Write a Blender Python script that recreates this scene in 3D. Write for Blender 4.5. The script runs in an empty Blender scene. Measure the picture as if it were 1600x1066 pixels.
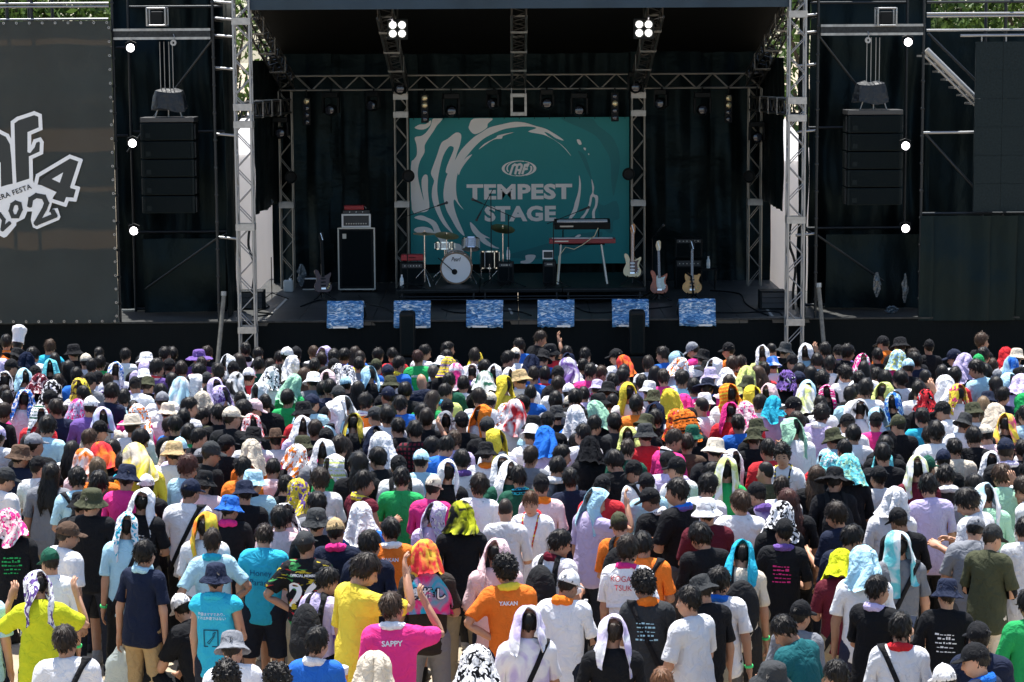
import bpy, bmesh, math, random
import numpy as np
from mathutils import Vector, Matrix
R = math.radians
random.seed(7); rng = np.random.default_rng(7)
scene = bpy.context.scene
C = scene.collection

# ------------------------------------------------------------------ camera, sky, sun, exposure
F_PX, CAM_H, HORIZON = 3600.0, 5.4, 83.0
PITCH = math.atan((533 - HORIZON) / F_PX)
ROLL = R(-0.35)
cam_d = bpy.data.cameras.new('camera'); cam = bpy.data.objects.new('camera', cam_d); C.objects.link(cam)
cam_d.sensor_width = 36.0; cam_d.lens = 36.0 * F_PX / 1600.0
cam_d.clip_start = 0.5; cam_d.clip_end = 4000
cam.location = (0, 0, CAM_H)
CAMROT = Matrix.Rotation(R(90) - PITCH, 3, 'X') @ Matrix.Rotation(ROLL, 3, 'Z')
cam.rotation_euler = CAMROT.to_euler()
scene.camera = cam

SUN_EL, SUN_AZ = R(74), R(-16)            # azimuth from +Y (behind the stage), towards -X
world = bpy.data.worlds.new('World'); scene.world = world; world.use_nodes = True
nt = world.node_tree
sky = nt.nodes.new('ShaderNodeTexSky'); sky.sky_type = 'NISHITA'; sky.sun_disc = False
sky.sun_elevation = SUN_EL; sky.sun_rotation = SUN_AZ
bg = nt.nodes['Background']; bg.inputs['Strength'].default_value = 0.11
nt.links.new(sky.outputs[0], bg.inputs['Color'])
sd = bpy.data.lights.new('sun', 'SUN'); sd.energy = 5.0; sd.angle = R(0.53); sd.color = (1.0, 0.96, 0.90)
sun = bpy.data.objects.new('sun', sd); C.objects.link(sun)
SUNV = Vector((math.sin(SUN_AZ) * math.cos(SUN_EL), math.cos(SUN_AZ) * math.cos(SUN_EL), math.sin(SUN_EL)))
sun.location = SUNV * 80
sun.rotation_euler = SUNV.to_track_quat('Z', 'Y').to_euler()
vs = scene.view_settings
vs.view_transform = 'Standard'; vs.look = 'None'; vs.gamma = 1.0; vs.use_curve_mapping = False
vs.exposure = 1.02

# ------------------------------------------------------------------ helpers
def ray(px, py):
    v = Vector(((px - 800) / F_PX, (533 - py) / F_PX, -1.0))
    return CAMROT @ v
def at_y(px, py, Y):                       # the point of the plane y = Y seen at a pixel of the photograph
    d = ray(px, py); t = Y / d.y
    return Vector((d.x * t, Y, CAM_H + d.z * t))
def at_z(px, py, Z):
    d = ray(px, py); t = (Z - CAM_H) / d.z
    return Vector((d.x * t, d.y * t, Z))

def srgb(r, g, b):
    f = lambda c: (c / 12.92 if c <= 0.04045 else ((c + 0.055) / 1.055) ** 2.4)
    return (f(r / 255), f(g / 255), f(b / 255), 1.0)

MATS = {}
def mat(name, col=(.5, .5, .5), rough=.6, metal=0.0, spec=.5, emit=None, estr=0, bump=None, var=None, transl=None, stint=None):
    """bump = (scale, strength[, (sx,sy,sz)]); var = (scale, amount) mottles the colour"""
    if name in MATS: return MATS[name]
    m = bpy.data.materials.new(name); m.use_nodes = True; MATS[name] = m
    t = m.node_tree; b = t.nodes['Principled BSDF']
    c = tuple(col)[:3] + (1,)
    b.inputs['Base Color'].default_value = c
    b.inputs['Roughness'].default_value = rough; b.inputs['Metallic'].default_value = metal
    b.inputs['Specular IOR Level'].default_value = spec
    if stint: b.inputs['Specular Tint'].default_value = tuple(stint) + (1,)
    if emit:
        b.inputs['Emission Color'].default_value = tuple(emit)[:3] + (1,); b.inputs['Emission Strength'].default_value = estr
    if bump or var:
        tc = t.nodes.new('ShaderNodeTexCoord')
    if var:
        n = t.nodes.new('ShaderNodeTexNoise'); n.inputs['Scale'].default_value = var[0]; n.inputs['Detail'].default_value = 5
        t.links.new(tc.outputs['Object'], n.inputs['Vector'])
        rp = t.nodes.new('ShaderNodeValToRGB')
        a = var[1]
        rp.color_ramp.elements[0].position = .3; rp.color_ramp.elements[1].position = .7
        rp.color_ramp.elements[0].color = tuple(max(0, x * (1 - a)) for x in c[:3]) + (1,)
        rp.color_ramp.elements[1].color = tuple(min(1, x * (1 + a)) for x in c[:3]) + (1,)
        t.links.new(n.outputs['Fac'], rp.inputs['Fac']); t.links.new(rp.outputs['Color'], b.inputs['Base Color'])
    if bump:
        n2 = t.nodes.new('ShaderNodeTexNoise'); n2.inputs['Scale'].default_value = bump[0]; n2.inputs['Detail'].default_value = 4
        src = tc.outputs['Object']
        if len(bump) > 2:
            mp = t.nodes.new('ShaderNodeMapping'); mp.inputs['Scale'].default_value = bump[2]
            t.links.new(src, mp.inputs['Vector']); src = mp.outputs['Vector']
        t.links.new(src, n2.inputs['Vector'])
        bp = t.nodes.new('ShaderNodeBump'); bp.inputs['Strength'].default_value = bump[1]; bp.inputs['Distance'].default_value = bump[3] if len(bump) > 3 else .02
        t.links.new(n2.outputs['Fac'], bp.inputs['Height']); t.links.new(bp.outputs['Normal'], b.inputs['Normal'])
    if transl:
        tcol = c
        if isinstance(transl, tuple): transl, tcol = transl[0], tuple(transl[1]) + (1,)
        tr = t.nodes.new('ShaderNodeBsdfTranslucent'); tr.inputs['Color'].default_value = tcol
        mx = t.nodes.new('ShaderNodeMixShader'); mx.inputs[0].default_value = transl
        t.links.new(b.outputs[0], mx.inputs[1]); t.links.new(tr.outputs[0], mx.inputs[2])
        t.links.new(mx.outputs[0], t.nodes['Material Output'].inputs['Surface'])
    return m

def link(o, parent=None):
    C.objects.link(o)
    if parent is not None: o.parent = parent
    return o
def tag(o, label=None, cat=None, group=None, kind=None):
    if label: o['label'] = label
    if cat: o['category'] = cat
    if group: o['group'] = group
    if kind: o['kind'] = kind
    return o
def thing(name, label, cat, loc=(0, 0, 0), group=None, rz=0):
    o = bpy.data.objects.new(name, None); link(o); o.location = loc; o.rotation_euler = (0, 0, rz)
    o.empty_display_size = .2
    return tag(o, label, cat, group)

class MB:
    def __init__(s): s.v = []; s.f = []; s.m = []
    def add(s, vs_, fs, mi=0):
        k = len(s.v); s.v += [tuple(p) for p in vs_]; s.f += [tuple(i + k for i in f) for f in fs]; s.m += [mi] * len(fs); return s
    def box(s, lo, hi, mi=0):
        x0, y0, z0 = lo; x1, y1, z1 = hi
        return s.add([(x0, y0, z0), (x1, y0, z0), (x1, y1, z0), (x0, y1, z0), (x0, y0, z1), (x1, y0, z1), (x1, y1, z1), (x0, y1, z1)],
                     [(0, 3, 2, 1), (4, 5, 6, 7), (0, 1, 5, 4), (1, 2, 6, 5), (2, 3, 7, 6), (3, 0, 4, 7)], mi)
    def cbox(s, c, sz, mi=0):
        return s.box([c[i] - sz[i] / 2 for i in range(3)], [c[i] + sz[i] / 2 for i in range(3)], mi)
    def tube(s, a, b, r, n=8, r2=None, cap=True, mi=0):
        a = Vector(a); b = Vector(b); d = (b - a).normalized(); r2 = r if r2 is None else r2
        u = d.orthogonal().normalized(); w = d.cross(u)
        vv = []
        for p, rr in ((a, r), (b, r2)):
            for i in range(n):
                t = 2 * math.pi * i / n; vv.append(p + (u * math.cos(t) + w * math.sin(t)) * rr)
        ff = [(i, (i + 1) % n, n + (i + 1) % n, n + i) for i in range(n)]
        if cap: ff += [tuple(range(n))[::-1], tuple(range(n, 2 * n))]
        return s.add(vv, ff, mi)
    def path(s, pts, r, n=6, mi=0):
        pts = [Vector(p) for p in pts]; vv = []; m = len(pts)
        u = None
        for i, p in enumerate(pts):
            d = (pts[min(i + 1, m - 1)] - pts[max(i - 1, 0)]).normalized()
            u = d.orthogonal().normalized() if u is None else (u - d * u.dot(d)).normalized()
            w = d.cross(u)
            for k in range(n):
                t = 2 * math.pi * k / n; vv.append(p + (u * math.cos(t) + w * math.sin(t)) * r)
        ff = [(i * n + k, i * n + (k + 1) % n, (i + 1) * n + (k + 1) % n, (i + 1) * n + k) for i in range(m - 1) for k in range(n)]
        ff += [tuple(range(n))[::-1], tuple(range((m - 1) * n, m * n))]
        return s.add(vv, ff, mi)
    def lathe(s, prof, c=(0, 0, 0), axis='z', n=24, mi=0, sy=1.0):
        """prof: (radius, height) from one end to the other; closed on the axis where radius is 0"""
        vv = []
        for r, h in prof:
            for k in range(n):
                t = 2 * math.pi * k / n; x, y = r * math.cos(t), r * math.sin(t) * sy
                p = {'z': (x, y, h), 'y': (x, h, y), 'x': (h, x, y)}[axis]
                vv.append((p[0] + c[0], p[1] + c[1], p[2] + c[2]))
        m = len(prof)
        ff = [(i * n + k, i * n + (k + 1) % n, (i + 1) * n + (k + 1) % n, (i + 1) * n + k) for i in range(m - 1) for k in range(n)]
        return s.add(vv, ff, mi)
    def prism(s, poly, y0, y1, mi=0):
        """polygon in (x, z) extruded along y"""
        n = len(poly)
        vv = [(x, y0, z) for x, z in poly] + [(x, y1, z) for x, z in poly]
        return s.add(vv, [tuple(range(n)), tuple(range(2 * n - 1, n - 1, -1))] + [(i, n + i, n + (i + 1) % n, (i + 1) % n) for i in range(n)], mi)
    def build(s, name, mats, parent=None, bevel=0, smooth=False, tri=False):
        me = bpy.data.meshes.new(name); me.from_pydata(s.v, [], s.f)
        mats = mats if isinstance(mats, (list, tuple)) else [mats]
        for m in mats: me.materials.append(m)
        if len(mats) > 1: me.polygons.foreach_set('material_index', s.m)
        bm = bmesh.new(); bm.from_mesh(me); bmesh.ops.remove_doubles(bm, verts=bm.verts, dist=1e-5)
        bmesh.ops.recalc_face_normals(bm, faces=bm.faces)
        if bevel: bmesh.ops.bevel(bm, geom=bm.edges, offset=bevel, segments=2, profile=.5, affect='EDGES')
        if tri: bmesh.ops.triangulate(bm, faces=bm.faces)
        if smooth:
            for fc in bm.faces: fc.smooth = True
            for e in bm.edges:
                if len(e.link_faces) == 2 and e.calc_face_angle(0) > .75: e.smooth = False
        bm.to_mesh(me); bm.free(); me.update()
        return link(bpy.data.objects.new(name, me), parent)

TMP = bpy.data.scenes.new('workbench')      # shapes are evaluated here, then the scene is removed
def evaluated_mesh(o):
    TMP.collection.objects.link(o); vl = TMP.view_layers[0]; vl.update()
    me = bpy.data.meshes.new_from_object(o.evaluated_get(vl.depsgraph)); TMP.collection.objects.unlink(o); return me
def text_tris(body, size=1.0, bold=0.0, align='CENTER', spacing=1.0, shear=0.0):
    """flat lettering as (verts Nx2, triangles)"""
    cu = bpy.data.curves.new('lettering', 'FONT'); cu.body = body; cu.size = size; cu.offset = bold
    cu.align_x = align; cu.space_character = spacing; cu.shear = shear; cu.resolution_u = 3
    o = bpy.data.objects.new('lettering', cu); me = evaluated_mesh(o)
    me.calc_loop_triangles()
    v = np.empty(len(me.vertices) * 3, 'f'); me.vertices.foreach_get('co', v); v = v.reshape(-1, 3)[:, :2].copy()
    t = np.empty(len(me.loop_triangles) * 3, 'i'); me.loop_triangles.foreach_get('vertices', t)
    bpy.data.objects.remove(o); bpy.data.meshes.remove(me); bpy.data.curves.remove(cu)
    return v, t.reshape(-1, 3)
def stroke(pts, w, closed=False, n=4):
    """a ribbon polygon along points in a plane -> list of quads"""
    out = []
    P_ = [Vector(p) for p in pts]
    if closed: P_.append(P_[0])
    for a, b in zip(P_[:-1], P_[1:]):
        d = (b - a).normalized(); nrm = Vector((-d.y, d.x)) * w / 2; e = d * w * .35
        out.append([a - e + nrm, b + e + nrm, b + e - nrm, a - e - nrm])
    return out
_unit = {}
def rod(name, a, b, r, material, parent, n=6):
    """a tube as its own object, sharing one unit cylinder per material"""
    key = (material.name, n)
    if key not in _unit:
        me = bpy.data.meshes.new('rod'); s = MB().tube((0, 0, 0), (0, 0, 1), 1, n)
        me.from_pydata(s.v, [], s.f); me.materials.append(material)
        me.polygons.foreach_set('use_smooth', [len(p.vertices) == 4 for p in me.polygons]); _unit[key] = me
    o = bpy.data.objects.new(name, _unit[key]); link(o, parent)
    a = Vector(a); b = Vector(b); d = b - a
    o.matrix_local = Matrix.Translation(a) @ d.to_track_quat('Z', 'Y').to_matrix().to_4x4() @ Matrix.Diagonal((r, r, d.length, 1))
    return o
# ------------------------------------------------------------------ materials
M_ALU = mat('truss_aluminium', (.30, .31, .325), .38, .75, bump=(60, .15), var=(9, .15))
M_PLATE = mat('truss_plate', (.38, .38, .37), .5, .55, var=(14, .18))
M_PIPE = mat('scaffold_steel', (.30, .31, .32), .4, .85, var=(12, .25))
M_DARKPIPE = mat('scaffold_dark_steel', (.022, .026, .03), .45, .6, var=(20, .5))
M_CURT = mat('black_curtain', (.0022, .0044, .0053), .45, spec=.2, bump=(2.4, .5, (1, 1, 1.8), .07), var=(1.2, .3), stint=(.55, .85, .95))
M_CURT2 = mat('black_tarpaulin', (.0022, .0044, .0053), .44, spec=.2, stint=(.55, .85, .95), bump=(2.6, .5, (1.3, 1, .8), .07), var=(1.5, .3))
M_SKIRT = mat('stage_skirt', (.003, .005, .006), .9, spec=.15, bump=(4, .5, (3, 1, .5)))
M_DECK = mat('stage_deck', (.042, .044, .043), .42, bump=(25, .15), var=(1.6, .35))
M_BLACK = mat('black_paint', (.004, .006, .007), .55, spec=.2, bump=(80, .1))
M_GRILLE = mat('speaker_grille', (.003, .007, .0085), .7, spec=.12, bump=(300, .6))
M_PA = mat('speaker_cabinet', (.0035, .0085, .010), .6, spec=.15, bump=(120, .25))
M_GREY = mat('grey_plastic', (.035, .037, .04), .5)
M_WHITE = mat('white_plastic', (.78, .78, .76), .45)
M_SILVER = mat('chrome', (.75, .75, .75), .18, 1.0)
M_RED = mat('red_case', (.35, .02, .025), .5, bump=(40, .2))
M_VAL = mat('roof_valance', (.035, .065, .095), .7, bump=(3, .6, (.6, 1, 3)), var=(1.5, .2), transl=.35)
M_ROOF = mat('roof_underside', (.002, .003, .0035), .9, spec=.1)
M_ALUR = mat('shaded_rear_truss', (.26, .25, .225), .45, .7, var=(9, .25))  # same aluminium at the rear, its dimness under the roof put into the colour
M_ALUD = mat('shaded_roof_truss', (.08, .08, .078), .45, .8, var=(9, .25))  # same aluminium for roof and side trusses, shade painted in as a darker colour
M_BANNER = mat('grey_mesh_banner', (.038, .052, .055), .8, spec=.1, bump=(3.5, .6, (1, 1, .7), .06), var=(1.4, .12), transl=(.17, (.98, .74, .50)))
M_INK = mat('banner_white_ink', (.74, .77, .80), .6)
M_INKD = mat('banner_dark_ink', (.020, .026, .028), .6)
M_TEAL = mat('backdrop_teal', (.004, .235, .245), .6, var=(.8, .06), bump=(1.6, .4, (1, 1, .6), .08))
M_TEALD = mat('backdrop_deep_teal', (.004, .175, .19), .6)
M_CREAM = mat('backdrop_light_ink', (.80, .79, .76), .6)
M_GOLD = mat('brass_cymbal', (.35, .26, .10), .3, 1.0)
M_WOOD = mat('maple_wood', (.42, .20, .07), .4, var=(30, .2))
M_LED = mat('lit_white_led', (1, 1, 1), .5, emit=(1.0, .93, .97), estr=4)
M_LAMP = mat('warm_lamp_glass', (.55, .47, .28), .15, .5)
M_LENS = mat('lamp_lens', (.03, .035, .05), .05, .3, spec=1.0)
M_TENT = mat('white_tent_cloth', (.88, .88, .90), .7, bump=(2, .4), transl=(.6, (.93, .92, .92)))
M_LCD = mat('led_screen_face', (.012, .020, .023), .7, spec=.12, bump=(90, .4), var=(30, .25))

# ------------------------------------------------------------------ ground
SY = 38.0
DECK = at_y(800, 499, SY).z
g = MB().add([(-900, -300, 0), (900, -300, 0), (900, 1500, 0), (-900, 1500, 0)], [(0, 1, 2, 3)])
M_GROUND = mat('dry_sandy_ground', (.36, .30, .22), .95, spec=.1, bump=(9, .6), var=(2.2, .28))
tag(g.build('ground', M_GROUND), kind='structure')

# ------------------------------------------------------------------ cloth sheets with folds
def sheet(name, x0, x1, z0, z1, y, material, label, cat, folds=.05, seed=0, nx=None, nz=None, parent=None, thick=.008, y1=None, sag=.0, group=None, vert=1.0, crease=0):
    """a hanging cloth from (x0,y) to (x1,y1) with vertical folds, drag lines and some thickness"""
    r = random.Random(seed); y1 = y if y1 is None else y1
    L = math.hypot(x1 - x0, y1 - y); nx = nx or max(12, int(L / .032)); nz = nz or max(10, int((z1 - z0) / .11))
    ux, uy = (x1 - x0) / L, (y1 - y) / L; nxn, nyn = -uy, ux
    ph = [(r.uniform(2.2, 9.5) * (.5 if folds < .03 else 1), r.uniform(0, 6.3), r.uniform(-.35, .35)) for _ in range(6)]
    vv = []
    for j in range(nz + 1):
        w = j / nz
        for i in range(nx + 1):
            u = i / nx; s = u * L; h = z0 + (z1 - z0) * w
            d = sum(math.sin(k * 1.7 * s + p + q * h * 1.6 + .4 * math.sin(h * 1.9 + p)) for k, p, q in ph) / 5
            d2 = math.sin(3.4 * h + 2.9 * s + ph[0][1]) * math.sin(1.3 * s - h + ph[1][1])
            d = folds * (vert * d * (1.15 - .5 * w) + .55 * d2)
            d += crease * (math.exp(-((s % .46 - .23) / .018) ** 2) + math.exp(-((h % .5 - .25) / .018) ** 2)); z = h - sag * math.sin(math.pi * ((u * 3) % 1)) * w
            vv.append((x0 + ux * s + nxn * d, y + uy * s + nyn * d, z))
    n = len(vv)
    back = [(a + nxn * thick, b + nyn * thick, c) for a, b, c in vv]
    f = []
    for j in range(nz):
        for i in range(nx):
            a = j * (nx + 1) + i; q = (a, a + 1, a + nx + 2, a + nx + 1)
            f.append(q); f.append(tuple(n + k for k in q[::-1]))
    def edge(idx):
        for a, b in zip(idx[:-1], idx[1:]): f.append((a, b, n + b, n + a))
    edge(list(range(nx + 1))); edge([nz * (nx + 1) + i for i in range(nx, -1, -1)])
    edge([j * (nx + 1) for j in range(nz, -1, -1)]); edge([j * (nx + 1) + nx for j in range(nz + 1)])
    o = MB().add(vv + back, f).build(name, material, parent, smooth=True)
    if label: tag(o, label, cat, group)
    return o
X = lambda px, Y, py=300: at_y(px, py, Y).x
Z = lambda py, Y, px=800: at_y(px, py, Y).z

# ------------------------------------------------------------------ stage platform
t = thing('stage', 'long black festival stage with plywood deck and black cloth skirt', 'stage', (0, SY, 0))
DX0, DX1 = X(375, SY) - .3, X(1225, SY) + .5
npl = 8; pw = (DX1 - DX0) / npl
for i in range(npl):
    for j, (ya, yb) in enumerate(((0, 1.8), (1.8, 3.6), (3.6, 5.4), (5.4, 7.2))):
        MB().box((DX0 + i * pw + .004, ya + .004, DECK - .09), (DX0 + (i + 1) * pw - .004, yb - .004, DECK)).build('deck_panel', M_DECK, t, bevel=.004)
MB().box((-13, .06, DECK - .13), (DX0 - .01, 4.5, DECK - .02)).build('wing_deck', M_DECK, t)
MB().box((DX1 + .01, .06, DECK - .13), (13, 4.5, DECK - .02)).build('wing_deck', M_DECK, t)
sk = sheet('skirt', -13, 13, .0, DECK - .012, 0, M_SKIRT, None, None, folds=.018, seed=3, nx=260, nz=8, parent=t)
for xx in np.arange(-12.5, 12.6, 1.8):
    for yy in (.3, 2.4, 4.2): rod('support_post', (xx, yy, 0), (xx, yy, DECK - .14), .024, M_DARKPIPE, t)
MB().box((-13, -.035, DECK - .03), (13, -.012, DECK - .002)).build('edge_rail', M_DARKPIPE, t)

# ------------------------------------------------------------------ trusses
def truss(name, a, b, label, w=.30, side=(1, 0, 0), rc=.020, rb=.0095, step=.30, plates=(), group=None, mm=None):
    mm = mm or M_ALU
    a = Vector(a); b = Vector(b); d = (b - a); L = d.length; d.normalize()
    u = Vector(side); u = (u - d * u.dot(d)).normalized(); v = d.cross(u)
    o = thing(name, label, 'truss', a, group)
    cs = [(-1, -1), (1, -1), (1, 1), (-1, 1)]
    h = w / 2 - rc
    pt = lambda k, s: u * (cs[k % 4][0] * h) + v * (cs[k % 4][1] * h) + d * s
    for k in range(4): rod('chord', pt(k, 0), pt(k, L), rc, mm, o, 8)
    n = max(2, round(L / step)); st = L / n
    for k in range(4):
        for i in range(n):
            p, q = (k, k + 1) if (i % 2 == 0) != (k >= 2) else (k + 1, k)
            rod('brace', pt(p, i * st + .01), pt(q, (i + 1) * st - .01), rb, mm, o, 6)
    for s in plates:
        m = MB()
        for k in range(4):
            A = pt(k, s - .055); B = pt(k + 1, s - .055); A2 = pt(k, s + .055); B2 = pt(k + 1, s + .055)
            e = ((A + B) / 2 - d * (s - .055)).normalized() * (rc + .003)
            e2 = (B - A).normalized() * (rc + .002)
            m.add([A + e - e2, B + e + e2, B2 + e + e2, A2 + e - e2, A + e * .7 - e2, B + e * .7 + e2, B2 + e * .7 + e2, A2 + e * .7 - e2],
                  [(0, 1, 2, 3), (7, 6, 5, 4), (0, 4, 5, 1), (1, 5, 6, 2), (2, 6, 7, 3), (3, 7, 4, 0)])
        m.build('joint_plate', M_PLATE, o)
    return o
FLX, FRX = X(386, SY, 300), X(1240, SY, 300)
ROOFZ = Z(14, SY)
zpl = lambda *pys: [Z(p, SY - .25) for p in pys]
truss('tower_truss', (FLX, SY - .25, 0), (FLX, SY - .25, ROOFZ + .4), 'silver truss tower at the stage corner by the bass speaker side', plates=zpl(31, 165, 192, 352, 512), group='silver truss towers')
truss('tower_truss', (FRX, SY - .25, 0), (FRX, SY - .25, ROOFZ + .4), 'silver truss tower at the stage corner by the three guitars', plates=zpl(25, 160, 187, 346, 505), group='silver truss towers')
BY = 43.4
rear = [448, 628, 997, 1179]
rl = ['slim rear truss leg beside the bass cabinet and cream tent', 'slim rear truss leg between bass cabinet and teal backdrop', 'slim rear truss leg between teal backdrop and guitars', 'slim rear truss leg by the cream tent behind the guitars']
BTZ = Z(128, BY)
for i, px in enumerate(rear):
    xx = X(px, BY)
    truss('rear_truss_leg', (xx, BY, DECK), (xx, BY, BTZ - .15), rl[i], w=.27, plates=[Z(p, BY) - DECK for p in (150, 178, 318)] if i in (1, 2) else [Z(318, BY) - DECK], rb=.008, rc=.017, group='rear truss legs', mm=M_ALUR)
CX = X(811, BY)
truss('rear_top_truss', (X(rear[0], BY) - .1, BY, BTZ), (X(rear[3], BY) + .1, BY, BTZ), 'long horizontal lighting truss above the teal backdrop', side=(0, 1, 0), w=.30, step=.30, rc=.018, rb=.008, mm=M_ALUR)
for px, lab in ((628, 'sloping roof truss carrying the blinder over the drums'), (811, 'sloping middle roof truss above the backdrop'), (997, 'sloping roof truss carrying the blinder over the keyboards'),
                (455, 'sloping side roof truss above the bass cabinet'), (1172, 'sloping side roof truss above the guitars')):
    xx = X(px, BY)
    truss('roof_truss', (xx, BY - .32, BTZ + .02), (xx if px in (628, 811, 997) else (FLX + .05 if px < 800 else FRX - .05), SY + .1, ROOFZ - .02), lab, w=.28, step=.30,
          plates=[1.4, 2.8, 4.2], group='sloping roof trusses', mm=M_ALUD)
# drop frame hanging in the middle of the long truss
dz0, dz1 = Z(181, BY - .3), Z(146, BY - .3)
o = thing('hanging_truss_block', 'short pale truss block hanging below the middle roof truss', 'truss', (CX, BY - .3, dz0))
hh = dz1 - dz0
for sx in (-1, 1): MB().box((sx * .13 - .022, -.13, 0), (sx * .13 + .022, .13, hh)).build('side_plate', M_PLATE, o, bevel=.004)
for zz in (.0, hh - .07): MB().box((-.107, -.132, zz + .001), (.107, .132, zz + .069)).build('cross_plate', M_PLATE, o, bevel=.004)
for sx in (-1, 1):
    rod('hanger', (sx * .13, 0, hh), (sx * .13, 0, hh + .32), .012, M_PIPE, o)
# side trusses from the towers back to the rear legs
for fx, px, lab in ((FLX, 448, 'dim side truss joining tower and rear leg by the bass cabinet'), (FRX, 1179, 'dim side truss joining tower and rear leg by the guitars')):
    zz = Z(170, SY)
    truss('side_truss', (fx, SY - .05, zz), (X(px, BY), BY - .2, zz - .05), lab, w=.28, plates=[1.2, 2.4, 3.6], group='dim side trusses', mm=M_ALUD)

# ------------------------------------------------------------------ roof
o = thing('stage_roof', 'dark sloping stage roof with a blue grey cloth valance', 'roof', ((FLX + FRX) / 2, SY, ROOFZ))
rw = (FRX - FLX) / 2 + .15
yb = 7.0; zb = BTZ - ROOFZ + .35
m = MB().add([(-rw, -.3, .62), (rw, -.3, .62), (rw, yb, zb + .1), (-rw, yb, zb + .1), (-rw, -.3, .58), (rw, -.3, .58), (rw, yb, zb + .06), (-rw, yb, zb + .06)],
             [(0, 1, 2, 3), (7, 6, 5, 4), (0, 4, 5, 1), (1, 5, 6, 2), (2, 6, 7, 3), (3, 7, 4, 0)])
m.build('roof_sheet', M_ROOF, o)
sheet('valance', -rw + .25, rw - .25, .0, .72, -.34, M_VAL, None, None, folds=.03, seed=11, nx=220, nz=14, parent=o, vert=.15)
sheet('rear_wall', -rw, rw, zb - .5, zb + .08, yb - .05, M_CURT, None, None, folds=.02, seed=19, parent=o)
for s in (-1, 1):      # side walls of black cloth hanging from the roof edge
    sheet('side_wall', s * (rw - .02), s * (rw - .06), Z(330, 41) - ROOFZ, zb + .08, 2.5, M_CURT, None, None, folds=.04, seed=20 + s, y1=yb - .2, parent=o)

# ------------------------------------------------------------------ rear curtains and backdrop
CY = 44.3
xL, xR = X(425, CY), X(1205, CY)
for k, (a, b, lab) in enumerate(((425, 520, 'black curtain hanging behind the tent side of the bass cabinet'), (516, 640, 'black wrinkled curtain hanging behind the bass cabinet'),
                                 (985, 1095, 'black creased curtain hanging behind the guitars'), (1091, 1205, 'black curtain hanging between guitars and cream tent'),
                                 (636, 989, 'black curtain hanging behind the teal backdrop'))):
    sheet('stage_curtain', X(a, CY), X(b, CY), DECK + .0005, BTZ + .62, CY + .05 * (k % 2) + (.12 if k == 4 else 0), M_CURT, lab, 'curtain', folds=.09, seed=30 + k, crease=.014, group='black rear curtains')
BKY = 43.75
bx0, bx1 = X(641, BKY), X(983, BKY); bz0, bz1 = Z(412.5, BKY), Z(184, BKY)
o = thing('stage_backdrop', 'teal backdrop printed TEMPEST STAGE with pale swirling waves', 'backdrop', ((bx0 + bx1) / 2, BKY, bz0))
BW, BH = bx1 - bx0, bz1 - bz0
MB().box((-BW / 2, 0, 0), (BW / 2, .02, BH)).build('printed_panel', M_TEAL, o)
q = lambda p: ((p[0] - 85) / (1502 - 85) * BW - BW / 2, (990 - p[1]) / (990 - 58) * BH)
_lay = [0]
def smoothpoly(pts, n=3):
    out = []; m = len(pts)
    for i in range(m):
        p0, p1, p2, p3 = (np.array(pts[(i + k) % m], float) for k in (-1, 0, 1, 2))
        for j in range(n):
            s = j / n
            out.append(tuple(.5 * (2 * p1 + (p2 - p0) * s + (2 * p0 - 5 * p1 + 4 * p2 - p3) * s * s + (3 * p1 - p0 - 3 * p2 + p3) * s ** 3)))
    return out
def printed(pts, m, name='printed_swirl', off=.004, sm=True):
    pts = smoothpoly(pts) if sm else pts
    _lay[0] += 1; yy = -off - .0004 * _lay[0]
    poly = [q((min(max(a, 87), 1500), min(max(b, 60), 988))) for a, b in pts]
    MB().add([(x, yy, z) for x, z in poly], [tuple(range(len(poly)))]).build(name, m, o, tri=True)
for D in ([(1060, 62), (1250, 62), (1300, 110), (1380, 170), (1420, 230), (1440, 300), (1440, 380), (1420, 480), (1400, 560), (1385, 450), (1380, 330), (1340, 250), (1290, 180), (1200, 130)],
          [(1170, 270), (1215, 300), (1245, 380), (1262, 460), (1230, 400), (1200, 330)],
          [(1290, 600), (1340, 620), (1420, 590), (1440, 700), (1400, 720), (1390, 800), (1330, 760), (1310, 680)],
          [(700, 940), (830, 900), (1010, 850), (1180, 800), (1330, 790), (1260, 870), (1080, 930), (880, 960)]):
    printed(D, M_TEALD, off=.002)
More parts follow.
